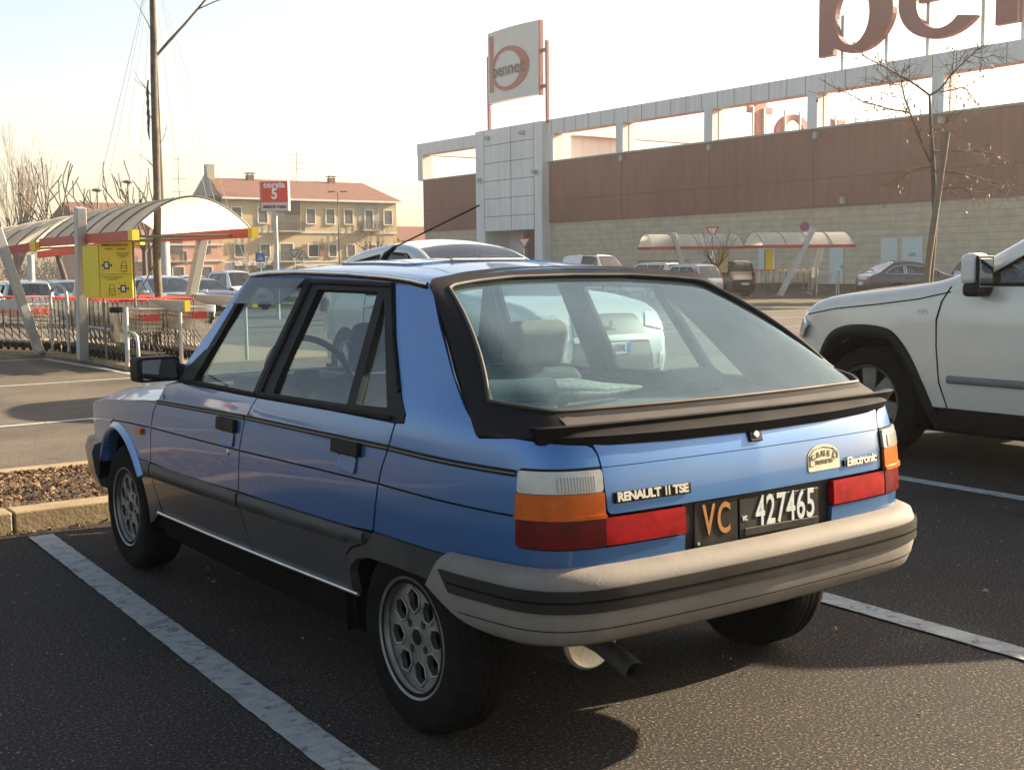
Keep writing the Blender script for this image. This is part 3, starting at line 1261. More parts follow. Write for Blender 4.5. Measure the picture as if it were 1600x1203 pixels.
# lock
mb = MB()
fm = rear_frame(-.012, .884, .002)
mb.rbox(-.024, .024, -.020, .020, -.006, .006, .003, m=fm)
lk = mb.build('tailgate_lock', M['trim_black'], tgate)
mb = MB()
mb.lathe([(.0001, .009), (.009, .009), (.011, .006)], 16, fm)
mb.build('lock_barrel', M['chrome'], lk)
# wiper spindle-free tailgate; number plate in two pieces
mb = MB()
fm = frame_at((-.178, -.652, .660), (.164, -.006, -.004), (0, .05, 1))
mb.rbox(-.081, .081, -.062, .062, -.004, .003, .004, m=fm)
pl = mb.build('number_plate', M['plate_black'], car)
text_mesh('VC', .118, .004, .0018, 1.22, fm @ Matrix.Translation((0, .006, .004)), xs=.62).build('plate_letters', M['plate_orange'], pl)
mb = MB()
for x in (-.066,):
    mb.lathe([(.0001, .005), (.004, .005), (.005, .003)], 10, fm @ Matrix.Translation((x, -.052, 0)))
mb.build('plate_screw', M['alu'], pl)
mb = MB()
fm2 = frame_at((.076, -.655, .655), (.330, .002, -.006), (0, .05, 1))
mb.rbox(-.168, .168, -.056, .056, -.004, .003, .004, m=fm2)
mb.rbox(-.15, .16, -.05, -.028, .002, .006, .002, m=fm2)
pl2 = mb.build('number_plate', M['plate_black'], car)
text_mesh('427465', .118, .004, .0016, 1.10, fm2 @ Matrix.Translation((.022, .010, .004)), xs=.66).build('plate_letters', M['plate_white'], pl2)
text_mesh('vc', .028, .003, .0008, 1.0, fm2 @ Matrix.Translation((-.148, .002, .004)), xs=.8).build('plate_letters', M['plate_white'], pl2)

# ---- tail lights ----------------------------------------------------------------
def stripe_mat(name, col, col2, scale, axis='X'):
    m, nt, b = new_mat(name)
    tc = nt.nodes.new('ShaderNodeTexCoord')
    wv = nt.nodes.new('ShaderNodeTexWave')
    wv.bands_direction = axis
    wv.inputs['Scale'].default_value = scale
    nt.links.new(tc.outputs['Object'], wv.inputs['Vector'])
    mx = nt.nodes.new('ShaderNodeMix')
    mx.data_type = 'RGBA'
    mx.inputs['A'].default_value = (*col, 1)
    mx.inputs['B'].default_value = (*col2, 1)
    nt.links.new(wv.outputs['Fac'], mx.inputs['Factor'])
    nt.links.new(mx.outputs['Result'], b.inputs['Base Color'])
    b.inputs['Roughness'].default_value = .2
    b.inputs['Coat Weight'].default_value = .8
    return m


M['lens_ribbed'] = stripe_mat('lens_ribbed', (.42, .41, .38), (.16, .155, .14), 42)
lu0, lu1, luo = ux(.302), ux(.562), uy(-.509)


def lamp(parent_side):
    sgn = parent_side
    def put(mb_, name, m_, par):
        return (mb_ if sgn > 0 else mb_.mirrored()).build(name, m_, par)
    g_ = MB()
    g_.patch([round_poly([(lu1 + .001, .645), (luo, .645), (luo + .008, .66), (luo + .008, .84), (luo, .849), (lu1 + .003, .849)], .008)], S, .03, .03, .002, bstep=.015)
    base = put(g_, 'tail_light', M['trim_black'], car)
    def lens(u0, u1, z0, z1, off, mtl, name, r=.006):
        q = MB()
        q.patch([round_poly([(u0, z0), (u1, z0), (u1, z1), (u0, z1)], r)], S, .02, .02, off, bstep=.01)
        return put(q, name, mtl, base)
    ue = luo + .003
    lens(lu1 + .006, ue, .7875, .8435, .010, M['lens_clear'], 'reversing_lens', .010)
    lens(lu1 + .030, lu1 + .135, .792, .829, .0125, M['lens_ribbed'], 'reversing_lens', .003)
    lens(lu1 + .004, ue + .003, .7225, .7860, .010, M['lens_amber'], 'indicator_lens', .004)
    lens(lu1 + .003, ue + .004, .7215, .7315, .015, M['lens_amber'], 'indicator_lens', .003)
    lens(lu1 + .004, ue + .003, .650, .7205, .008, M['lens_red_dark'], 'brake_lens', .010)
    lens(lu0, lu1 + .002, .650, .7195, .006, M['lens_red'], 'fog_lens', .003)
    return base


lamp(-1)
lamp(1)

# ---- rear bumper ------------------------------------------------------------------
BSEC = [(-.012, .604), (.012, .600), (.038, .594), (.052, .583), (.059, .568), (.060, .555), (.060, .50), (.057, .478), (.051, .452), (.043, .426), (.031, .410), (.012, .401), (-.05, .398)]
BSEC_V = np.concatenate([[0], np.cumsum(np.linalg.norm(np.diff(np.array(BSEC), axis=0), axis=1))])


def vz(z):
    return float(np.interp(-z, [-s[1] for s in BSEC], BSEC_V))


def bump_pos(u, v):
    a = abs(u)
    o = np.interp(v, BSEC_V, [s[0] for s in BSEC])
    z = np.interp(v, BSEC_V, [s[1] for s in BSEC])
    c_ = plan_pt(a)
    w = np.interp(c_[1], [-.60, -.2], [1.0, .62])
    n_ = plan_n(a) if a > .02 else np.array([0, -1.])
    p = c_ + n_ * (o * w)
    return np.array([p[0] * (-1 if u < 0 else 1), p[1], z])


def softbump(u, v):
    r = 0
    for du in (-.02, 0, .02):
        r = r + bump_pos(u + du, v) / 3.0
    return r


BS = numsurf(softbump, .008)


def BSo(u, v):
    p, n = BS(u, v)
    out = np.array([p[0] * .6, p[1] + .2, .15])
    if np.dot(n, np.array([p[0], min(p[1], -.2), .05 if p[2] > .5 else -.05])) < 0:
        n = -n
    return p, n


tip = [(-.272, .600), (-.262, .590), (-.196, .500), (-.312, .438), (-.372, .420), (-.442, .410), (-.52, .404)]
right_tip = [(uy(y), vz(z)) for y, z in tip]
bo = right_tip + [(ux(.6), vz(.399)), (0, vz(.399)), (-ux(.6), vz(.399))] + [(-u, v) for u, v in right_tip[::-1]] + [(-ux(.6), vz(.602)), (0, vz(.602)), (ux(.6), vz(.602))]
mb = MB()
mb.patch([bo], BSo, .035, .02, 0, bstep=.025)
bumper = mb.build('rear_bumper', M['bumper'], car)
st_tip = [(-.262, .553), (-.308, .500)]
bo = [(uy(-.262), vz(.556)), (uy(-.305), vz(.502)), (ux(.6), vz(.500)), (0, vz(.500)), (-ux(.6), vz(.500)), (-uy(-.305), vz(.502)), (-uy(-.262), vz(.556)), (-ux(.6), vz(.557)), (0, vz(.557)), (ux(.6), vz(.557))]
mb = MB()
mb.patch([bo], BSo, .03, .012, .007, bstep=.02)
mb.build('rubber_strip', M['bumper_strip'], bumper)
for zz, hw_, of_ in ((.528, .003, .0085), (.452, .0016, .0012)):
    lim = uy(-.30) if zz > .5 else uy(-.33 if zz > .44 else -.36)
    mb = MB()
    uu = np.linspace(-lim, lim, 120)
    V, N, F = [], [], []
    for u in uu:
        for dz in (-hw_, hw_):
            p, n = BSo(u, vz(zz + dz))
            V.append(p + n * of_)
            N.append(n)
    for i in range(len(uu) - 1):
        F.append((2 * i, 2 * i + 1, 2 * i + 3, 2 * i + 2))
    mb.mesh(V, F, N)
    mb.build('bumper_groove', M['dark'] if zz > .5 else M['bumper_strip'], bumper)
mb = MB()
mb.patch([[(-uy(-.26), .583), (0, .585), (uy(-.26), .583), (uy(-.26), .60), (0, .60), (-uy(-.26), .60)]], lambda u, z: (lambda q: (q[0] * [(-1 if u < 0 else 1), 1, 1], q[1] * [(-1 if u < 0 else 1), 1, 1]))(S(abs(u), z)), .04, 0, -.004)
mb.build('bumper_gap', M['dark'], bumper)

# ---- front bumper, grille, headlights ------------------------------------------------
def FR(u, z):
    p, n = S(abs(u), z)
    s_ = np.array([-1 if u < 0 else 1, 1, 1])
    return p * s_, n * s_


UE = PU[-1]


def FRX(x, z):
    """front skin by x"""
    k = int(np.argmax(PC[:, 1] > 3.05))
    u = float(np.interp(-abs(x), -PC[k:, 0], PU[k:]))
    p, n = S(min(u, UE - .021), z)
    s_ = np.array([-1 if x < 0 else 1, 1, 1])
    if abs(x) < .02:
        p = np.array([abs(x), p[1], z])
        n = np.array([0, 1., 0])
    return p * s_, n * s_


mb = MB()
fb_z = [(.30, -.02), (.34, .030), (.40, .045), (.50, .050), (.535, .035), (.545, .0)]
V, N, F = [], [], []
us = list(np.linspace(uy(2.835), UE - .022, 30))
for sgn in (1, -1):
    V, N, F = [], [], []
    for u in us:
        for z, o in fb_z:
            p, n = S(u, z)
            q = p + n * o
            V.append((q[0] * sgn, q[1], q[2]))
            nn_ = n + np.array([0, 0, (z - .43) * 3])
            nn_ = nn_ / np.linalg.norm(nn_)
            N.append((nn_[0] * sgn, nn_[1], nn_[2]))
    k = len(fb_z)
    for i in range(len(us) - 1):
        for j in range(k - 1):
            f = (i * k + j, (i + 1) * k + j, (i + 1) * k + j + 1, i * k + j + 1)
            F.append(f if sgn > 0 else f[::-1])
    mb.mesh(V, F, N)
    mb.face([V[j] for j in range(k)])
mb.build('front_bumper', M['grey_lower'], car)
mb = MB()
mb.patch([[(-.64, .54), (.64, .54), (.63, .66), (-.63, .66)]], FRX, .08, .03, -.01)
mb.build('grille', M['trim_black'], car)
mb = MB()
mb.patch([[(.33, .565), (.60, .565), (.60, .655), (.33, .655)]], FRX, .05, .02, 0)
both('headlight', mb, M['lens_clear'])

# ---- mirror, handles, indicator ------------------------------------------------------
for k, sgn in ((0, -1), (1, 1)):
    mb = MB()
    mm = Matrix.Translation((sgn * .868, 1.742, .971)) @ Matrix.Rotation(sgn * R(-4), 4, 'Z')
    mb.rbox(-.088, .088, -.045, .05, -.050, .050, .018, 3, m=mm)
    mb.rbox(-.02 - .0, .085, -.01, .03, -.062, -.03, .01, 2, m=Matrix.Translation((sgn * .79 - .03 * sgn, 1.742, .975)))
    mb.tube([(sgn * .795, 1.735, .975), (sgn * .745, 1.70, .945)], [.024, .034], 8)
    mir = mb.build('door_mirror', M['trim_black'], car)
    mb = MB()
    mb.prism([round_poly([(-.073, -.039), (.073, -.039), (.073, .039), (-.073, .039)], .012)], .002, mm @ Matrix.Translation((0, -.0465, 0)) @ Matrix.Rotation(R(90), 4, 'X'))
    mb.build('mirror_glass', M['mirror'], mir)
    mb = MB()
    ring = round_poly([(-.080, -.045), (.080, -.045), (.080, .045), (-.080, .045)], .014)
    mb.tube([(mm @ Vector((x, -.045, y))) for x, y in ring], .004, 6, closed=True)
    mb.build('mirror_rim', M['trim_black'], mir)


def handle(y0, y1, z0, z1, doors):
    mb_ = MB()
    yc, zc = (y0 + y1) / 2, (z0 + z1) / 2
    p, n = SY(yc, zc)
    fm_ = frame_at(p, SY(yc + .01, zc)[0] - SY(yc - .01, zc)[0], SY(yc, zc + .01)[0] - SY(yc, zc - .01)[0])
    w, h_ = (y1 - y0) / 2, (z1 - z0) / 2
    mb_.rbox(-w, w, -h_, h_, -.004, .017, .005, m=fm_)
    cup = MB()
    out = [(-w * .62, -h_ - .055), (w * .42, -h_ - .055), (w * .66, -h_), (-w * .78, -h_)]
    # recessed scoop below the flap: a shallow bowl rising to a rim
    V, N, F = [], [], []
    rp = round_poly(out, .016, 3)
    cx_, cy_ = np.mean([q[0] for q in rp]), np.mean([q[1] for q in rp])
    for ring_, (sc_, hh) in enumerate(((1.0, .0012), (.96, .0042), (.88, .0012), (.0, .0012))):
        for q in rp:
            V.append(fm_ @ Vector((cx_ + (q[0] - cx_) * sc_, cy_ + (q[1] - cy_) * sc_, hh)))
    k_ = len(rp)
    for a_ in range(3):
        for b_ in range(k_):
            F.append((a_ * k_ + b_, a_ * k_ + (b_ + 1) % k_, (a_ + 1) * k_ + (b_ + 1) % k_, (a_ + 1) * k_ + b_))
    cup.mesh(V, F)
    for d_, mk in ((doors[0], False), (doors[1], True)):
        (mb_.mirrored() if mk else mb_).build('handle', M['trim_black'], d_)
        (cup.mirrored() if mk else cup).build('handle_scoop', blue, d_)


handle(1.098, 1.262, .775, .822, fdoors)
handle(.202, .368, .796, .840, rdoors)
mb = MB()
p, n = SY(1.181, .698)
fm = frame_at(p, SY(1.191, .698)[0] - SY(1.171, .698)[0], (0, 0, 1))
mb.lathe([(.0001, .004), (.008, .004), (.011, .003), (.013, 0)], 14, fm)
mb.build('door_lock', M['alu'], fdoors[0])
mb.mirrored().build('door_lock', M['alu'], fdoors[1])
mb = MB()
p, n = SY(2.142, .675)
fm = frame_at(p, SY(2.152, .675)[0] - SY(2.132, .675)[0], (0, 0, 1))
mb.rbox(-.034, .034, -.013, .013, -.002, .014, .004, m=fm)
both('side_indicator', mb, M['lens_amber'])
# radio aerial
mb = MB()
mb.tube([(0, 1.43, 1.372), (0, 1.40, 1.41), (0, 1.325, 1.445)], [.022, .014, .008], 8)
mb.tube([(0, 1.33, 1.443), (0, .72, 1.583)], .0032, 6)
mb.build('aerial', M['trim_black'], car)

# ---- wheels -----------------------------------------------------------------------------
def make_wheel(parent, loc, sgn, phase):
    w = thing('wheel', None, None)
    w.parent = parent
    w.location = loc
    w.rotation_euler = (0, 0, 0)
    mx = Matrix.Rotation(R(90) * sgn, 4, 'Y') if sgn > 0 else Matrix.Rotation(R(-90), 4, 'Y')
    if 'tyre' not in WHEEL:
        t = MB()
        t.lathe([(.160, -.088), (.178, -.086), (.225, -.094), (.262, -.088), (.2795, -.072), (.286, -.05), (.2875, -.048), (.2875, -.030), (.282, -.0295), (.282, -.0255), (.2875, -.025),
                 (.2875, -.004), (.282, -.0035), (.282, .0035), (.2875, .004), (.2875, .025), (.282, .0255), (.282, .0295), (.2875, .030), (.2875, .048), (.286, .05), (.2795, .072),
                 (.262, .088), (.235, .0935), (.225, .094), (.205, .0905), (.19, .089), (.178, .0865), (.160, .086)][::-1], 56)
        r = MB()
        # flange, dish and the pierced face
        r.lathe([(.160, .070), (.1745, .0885), (.1795, .0905), (.1815, .086), (.1815, .080)][::-1], 56)
        r.lathe([(.1745, .0885), (.168, .082), (.162, .066), (.156, .058)][::-1][::-1][::-1], 56)
        holes = []
        for k in range(8):
            a = 2 * math.pi * k / 8
            cx, cy = .104 * math.cos(a), .104 * math.sin(a)
            hx = []
            for q, (rr_, da) in enumerate(((.041, 0), (.037, 58), (.033, 122), (.036, 180), (.033, 238), (.037, 302))):
                aa = a + R(da)
                hx.append((cx + rr_ * math.cos(aa), cy + rr_ * math.sin(aa)))
            holes.append(hx)
        for k in range(4):
            a = 2 * math.pi * (k + .5) / 4
            holes.append(circle(.052 * math.cos(a), .052 * math.sin(a), .013, 12))
        r.prism([circle(0, 0, .160, 56)] + holes, .018, Matrix.Translation((0, 0, .064)))
        for hx in holes[:8]:
            r.tube([Vector((x, y, .0650)) for x, y in hx], .0048, 5, closed=True)
        r.lathe([(.0001, .068), (.016, .068), (.024, .066), (.029, .0645)][::-1], 24)
        d = MB()
        d.lathe([(.0001, .020), (.160, .020), (.160, .066)][::-1], 40)
        d.lathe([(.0001, .040), (.075, .040), (.075, .02)][::-1], 24)
        c = MB()
        c.lathe([(.0001, .071), (.020, .071), (.024, .068)][::-1], 20)
        for k in range(4):
            a = 2 * math.pi * (k + .5) / 4
            c.lathe([(.0001, .058), (.008, .058), (.009, .045)][::-1], 8, Matrix.Translation((.052 * math.cos(a), .052 * math.sin(a), 0)))
        WHEEL.update(tyre=t, rim=r, brake=d, cap=c)
    for nm, mtl in (('tyre', M['tyre_rubber']), ('rim', M['alloy']), ('brake', M['dark']), ('cap', M['trim_black'])):
        o = WHEEL[nm]
        if isinstance(o, MB):
            o = o.build(nm, mtl, w)
            WHEEL[nm] = o
        else:
            o = o.copy()
            COL.objects.link(o)
            o.parent = w
        o.matrix_local = mx @ Matrix.Rotation(R(phase), 4, 'Z')
    return w


WHEEL = {}
make_wheel(car, (-.672, 0, .2865), -1, 8)
make_wheel(car, (-.676, 2.483, .2865), -1, 20)
make_wheel(car, (.672, 0, .2865), 1, 30)
make_wheel(car, (.676, 2.483, .2865), 1, 3)

# ---- underside, inner shell --------------------------------------------------------------
mb = MB()
for cy, r_ in ((2.483, .355), (0.0, .36)):
    pass
shell = [(-.56, .40), (-.40, .33)] + [(-.33, .40)] + arch(0, .285, .345, 160, 20, 12)[::1][::-1][::-1]
sh_out = [(-.50, .92), (-.50, .47), (-.36, .45)] + arch(0, .285, .335, 168, 12, 12) + [(.34, .25), (2.12, .25)] + arch(2.483, .289, .36, 174, 20, 12) + [(2.86, .40), (3.10, .45), (3.12, .66), (2.5, .75), (1.9, .80), (1.75, .90)]
mb.patch([sh_out], SY, .1, 0, -.028)
inner = mb
inner2 = mb.mirrored()
mb = MB()
mb.mesh(inner.v, inner.f, None)
mb.mesh(inner2.v, inner2.f, None)
mb.box(-.56, .56, .30, 3.0, .245, .265)
mb.box(-.50, .50, -.50, .30, .44, .46)
for cy in (0.0, 2.483):
    for sgn in (-1, 1):
        a = arch(cy, .289, .362, -10 if cy == 0 else 12, 158 if cy == 0 else 190, 16)
        for i in range(len(a) - 1):
            (y0, z0), (y1, z1) = a[i], a[i + 1]
            mb.face([(sgn * .50, y0, z0), (sgn * .775, y0, z0), (sgn * .775, y1, z1), (sgn * .50, y1, z1)])
        mb.face([(sgn * .50, y, z) for y, z in a])
mb.tube([(-.55, .0, .25), (.55, .0, .25)], .04, 8)
mb.tube([(-.55, 2.483, .26), (.55, 2.483, .26)], .03, 8)
mb.build('underbody', M['dark'], car)
mb = MB()
mb.tube([(-.36, -.05, .295), (-.36, -.335, .30)], .098, 20)
mb.build('silencer', M['alu'], car)
mb = MB()
mm = Matrix.Translation((-.36, -.335, .302)) @ Matrix.Rotation(R(90), 4, 'X')
mb.lathe([(.0001, .002), (.070, .004), (.092, .012), (.099, .006), (.101, 0)][::-1], 32, mm)
mb.build('silencer_end', mat('silencer_steel', (.42, .39, .33), .45, .5, var=.3, vscale=14), car)
mb = MB()
ep = [(-.40, -.335, .31), (-.42, -.45, .315), (-.452, -.57, .312), (-.472, -.655, .302)]
mb.tube(ep, [.023, .026, .029, .029], 14, caps=False)
mb.tube([Vector(p) for p in ep[::-1]], [.0255, .025, .022, .019], 14, caps=False)
mb.lathe([(.0001, 0), (.030, 0)], 14, frame_at((-.455, -.59, .309), (1, 0, 0), (0, 0, 1)), mi=1)
mb.build('exhaust_pipe', [mat('exhaust_steel', (.075, .066, .058), .55, .4, var=.4, vscale=25), M['dark']][::1], car)

# ---- interior ------------------------------------------------------------------------------
mb = MB()
mb.box(-.62, .62, .45, 1.95, .27, .29)
mb.box(-.56, .56, -.45, .45, .45, .47)
mb.box(-.72, .72, 1.92, 2.0, .26, .86)
for sgn in (-1, 1):
    mb.box(sgn * .735 - .008, sgn * .735 + .008, .42, 1.75, .26, .89)
    mb.box(sgn * .70 - .008, sgn * .70 + .008, -.46, .42, .64, .92)
mb.build('cabin_trim', M['interior'], car)
mb = MB()
mb.rbox(-.70, .70, 1.62, 1.92, .55, .89, .05, 3)
mb.rbox(-.56, -.14, 1.52, 1.72, .80, .93, .03, 3)
mb.build('dashboard', M['interior'], car)
mb = MB()
mm = Matrix.Translation((-.33, 1.46, .915)) @ Matrix.Rotation(R(62), 4, 'X')
mb.tube([mm @ Vector((.185 * math.cos(a), .185 * math.sin(a), 0)) for a in np.linspace(0, 2 * math.pi, 33)[:-1]], .014, 8, closed=True)
mb.tube([mm @ Vector((-.18, 0, 0)), mm @ Vector((0, -.01, -.02)), mm @ Vector((.18, 0, 0))], .016, 6)
mb.tube([mm @ Vector((0, 0, -.02)), mm @ Vector((0, -.05, -.2))], .03, 8)
mb.rbox(-.06, .06, -.05, .05, -.035, .0, .02, m=mm)
mb.build('steering_wheel', M['trim_black'], car)


def seat(x, y, wid, z_top, head=True, hx=0.0, cover=None):
    q = MB()
    q.rbox(x - wid / 2, x + wid / 2, y, y + .50, .34, .50, .05, 3)
    mm_ = Matrix.Translation((x, y + .02, .42)) @ Matrix.Rotation(R(17), 4, 'X')
    q.rbox(-wid / 2, wid / 2, -.07, .05, 0, z_top - .42, .05, 3, m=mm_)
    s_ = q.build('seat', M['seat_cloth'], car)
    if head:
        h_ = MB()
        h_.rbox(-.14, .14, -.06, .04, z_top - .40, z_top - .22, .04, 3, m=mm_)
        h_.tube([mm_ @ Vector((-.06, 0, z_top - .44)), mm_ @ Vector((-.06, 0, z_top - .38))], .008, 6)
        h_.tube([mm_ @ Vector((.06, 0, z_top - .44)), mm_ @ Vector((.06, 0, z_top - .38))], .008, 6)
        h_.build('headrest', cover or M['seat_cloth'], s_)
    return s_


seat(-.34, 1.02, .50, 1.00)
seat(.34, 1.02, .50, .98, True, 0, M['seat_tan'])
mb = MB()
mm = Matrix.Translation((0, .13, .44)) @ Matrix.Rotation(R(18), 4, 'X')
mb.rbox(-.64, .64, -.06, .06, 0, .52, .05, 3, m=mm)
mb.rbox(-.64, .64, .10, .56, .32, .46, .05, 3)
rs = mb.build('rear_seat', M['seat_cloth'], car)
for x in (-.33, .33):
    mb = MB()
    mb.rbox(x - .12, x + .12, -.05, .04, .525, .60, .03, 3, m=mm)
    mb.build('headrest', M['seat_cloth'], rs)
mb = MB()
mb.patch([[(-.60, -.49), (.60, -.49), (.66, -.33), (.66, -.02), (-.66, -.02), (-.66, -.33)]], numsurf(lambda x, y: np.array([x, y, .928 + .012 * (y + .5)]), .01, np.array([0, 0, 1.])), .2, .02)
mb.build('parcel_shelf', M['shelf'], car)
mb = MB()
mb.patch([[(-.55, .25), (.55, .25), (.55, 1.44), (-.55, 1.44)]], numsurf(lambda x, y: roof_pos(x, y) - np.array([0, 0, .03]), .01, np.array([0, 0, -1.])), .12, 0)
mb.build('headliner', M['headliner'], car)
mb = MB()
for y0, y1 in ((.90, .98),):
    mb.patch([[(y0, .92), (y1, .92), (y1 - .02, 1.31), (y0 - .02, 1.31)]], SY, .1, .0, -.045)
mb.patch([[(-.02, .93), (.05, .93), (.36, 1.31), (.10, 1.30), (-.30, .96), (-.38, .93)]], SY, .1, .0, -.04)
mb.patch([[(1.78, .90), (1.66, .92), (1.50, 1.2), (1.43, 1.31), (1.48, 1.31), (1.60, 1.13)]], SY, .1, .0, -.04)
mb.n = [None] * len(mb.n)
both('inner_pillar', mb, M['interior'])
mb = MB()
mb.rbox(-.10, .10, 1.40, 1.425, 1.245, 1.30, .015, 2)
mb.tube([(0, 1.42, 1.29), (0, 1.46, 1.335)], .008, 6)
mb.build('rear_view_mirror', M['trim_black'], car)
# sun visors
mb = MB()
mb.rbox(-.52, -.12, 1.28, 1.44, 1.285, 1.305, .008)
mb.rbox(.12, .52, 1.28, 1.44, 1.285, 1.305, .008)
mb.build('sun_visor', M['interior'], car)

# ---- things lying on the parcel shelf ---------------------------------------------------------
umb = thing('umbrella', 'rolled grey checked umbrella lying across the parcel shelf behind the rear window', 'umbrella', (-.35, -.12, .94))
mb = MB()
mb.tube([(-.24, .0, .068), (-.06, .0, .058), (.02, 0, .055)], [.030, .033, .036], 14)
mb.build('handle', M['seat_cloth'], umb)
mb = MB()
for k in range(7):
    a = k * .9
    mb.tube([(.0, .012 * math.cos(a), .055 + .012 * math.sin(a)), (.10, .026 * math.cos(a), .046 + .020 * math.sin(a)), (.22, .016 * math.cos(a), .036 + .012 * math.sin(a)), (.42, .01 * math.cos(a) + .05, .03)], [.018, .018, .014, .006], 8)
mb.build('canopy', mat('umbrella_cloth', (.20, .19, .165), .8, var=.4, vscale=60), umb)
case = MB()
case.rbox(-.075, .075, -.045, .045, 0, .035, .015, 3)
case.tube([(.06, 0, .03), (.085, 0, .04)], .01, 8)
cs = case.build('case', M['trim_black'], None, (-.50, -.24, .937))
tag(cs, 'small black case on the parcel shelf under the rolled umbrella', 'case')
cl = MB()
cl.rbox(-.045, .0, -.012, .012, 0, .016, .005)
cl.rbox(.002, .022, -.022, .006, .0, .022, .005)
cl.tube([(.03, 0, .012), (.05, .01, .02), (.06, -.01, .012), (.045, -.016, .008)], .005, 6)
c2 = cl.build('sunglasses', M['trim_black'], None, (.01, -.415, .933), (0, 0, R(-25)))
tag(c2, 'folded black sunglasses on the shelf close to the rear window sill', 'sunglasses')
mb = MB()
mb.patch([[(.66, .16), (.79, .13), (.795, .185), (.668, .215)]], HS, .03, 0, .001)
mb.build('window_sticker', glass_mat('sticker_film', (.6, .66, .6), .55, (.72, .76, .70)), rglass)


# =================================================================== ground and markings
FW, RT = (math.sin(R(-YAW)), math.cos(R(-YAW))), (math.cos(R(-YAW)), -math.sin(R(-YAW)))
VX, VY = -2.52282, -2.932877


def vxy(lat, dep):
    """lot coordinates of a spot given as metres right of and along the street that runs off ahead"""
    return VX + lat * RT[0] + dep * FW[0], VY + lat * RT[1] + dep * FW[1]


def gz(x, y):
    """the lot falls away gently towards the far left"""
    t = max(0.0, y - 22.0) * .035
    t = .62 * (1 - math.exp(-t / .62))
    k = min(1, max(0, (46 - x) / 22))
    return -t * k


def asphalt(name, base=(.044, .038, .0335), dark=(.0155, .0145, .0142)):
    m, nt, b = new_mat(name)
    L = nt.links.new
    tc = nt.nodes.new('ShaderNodeTexCoord')
    n1 = nt.nodes.new('ShaderNodeTexNoise')
    n1.inputs['Scale'].default_value = 95.0
    n1.inputs['Detail'].default_value = 3.0
    n1.inputs['Roughness'].default_value = .7
    L(tc.outputs['Object'], n1.inputs['Vector'])
    r1 = nt.nodes.new('ShaderNodeValToRGB')
    e = r1.color_ramp.elements
    e[0].position, e[0].color = .36, (*dark, 1)
    e[1].position, e[1].color = .58, (*base, 1)
    k = r1.color_ramp.elements.new(.70)
    k.color = (.26, .21, .15, 1)
    L(n1.outputs['Fac'], r1.inputs['Fac'])
    n2 = nt.nodes.new('ShaderNodeTexNoise')
    n2.inputs['Scale'].default_value = .55
    n2.inputs['Detail'].default_value = 9.0
    n2.inputs['Roughness'].default_value = .62
    L(tc.outputs['Object'], n2.inputs['Vector'])
    r2 = nt.nodes.new('ShaderNodeMapRange')
    r2.inputs['From Min'].default_value = .3
    r2.inputs['From Max'].default_value = .7
    r2.inputs['To Min'].default_value = .62
    r2.inputs['To Max'].default_value = 1.32
    L(n2.outputs['Fac'], r2.inputs['Value'])
    # oil spots
    n3 = nt.nodes.new('ShaderNodeTexNoise')
    n3.inputs['Scale'].default_value = 2.6
    n3.inputs['Detail'].default_value = 2.0
    L(tc.outputs['Object'], n3.inputs['Vector'])
    r3 = nt.nodes.new('ShaderNodeMapRange')
    r3.inputs['From Min'].default_value = .66
    r3.inputs['From Max'].default_value = .76
    r3.inputs['To Min'].default_value = 1.0
    r3.inputs['To Max'].default_value = .55
    L(n3.outputs['Fac'], r3.inputs['Value'])
    mu = nt.nodes.new('ShaderNodeMath')
    mu.operation = 'MULTIPLY'
    L(r2.outputs[0], mu.inputs[0])
    L(r3.outputs[0], mu.inputs[1])
    sc_ = nt.nodes.new('ShaderNodeVectorMath')
    sc_.operation = 'SCALE'
    L(r1.outputs['Color'], sc_.inputs[0])
    L(mu.outputs[0], sc_.inputs['Scale'])
    L(sc_.outputs[0], b.inputs['Base Color'])
    b.inputs['Roughness'].default_value = .88
    b.inputs['Specular IOR Level'].default_value = .15
    bp = nt.nodes.new('ShaderNodeBump')
    bp.inputs['Strength'].default_value = .65
    bp.inputs['Distance'].default_value = .008
    L(n1.outputs['Fac'], bp.inputs['Height'])
    L(bp.outputs['Normal'], b.inputs['Normal'])
    return m


M['asphalt'] = asphalt('asphalt')


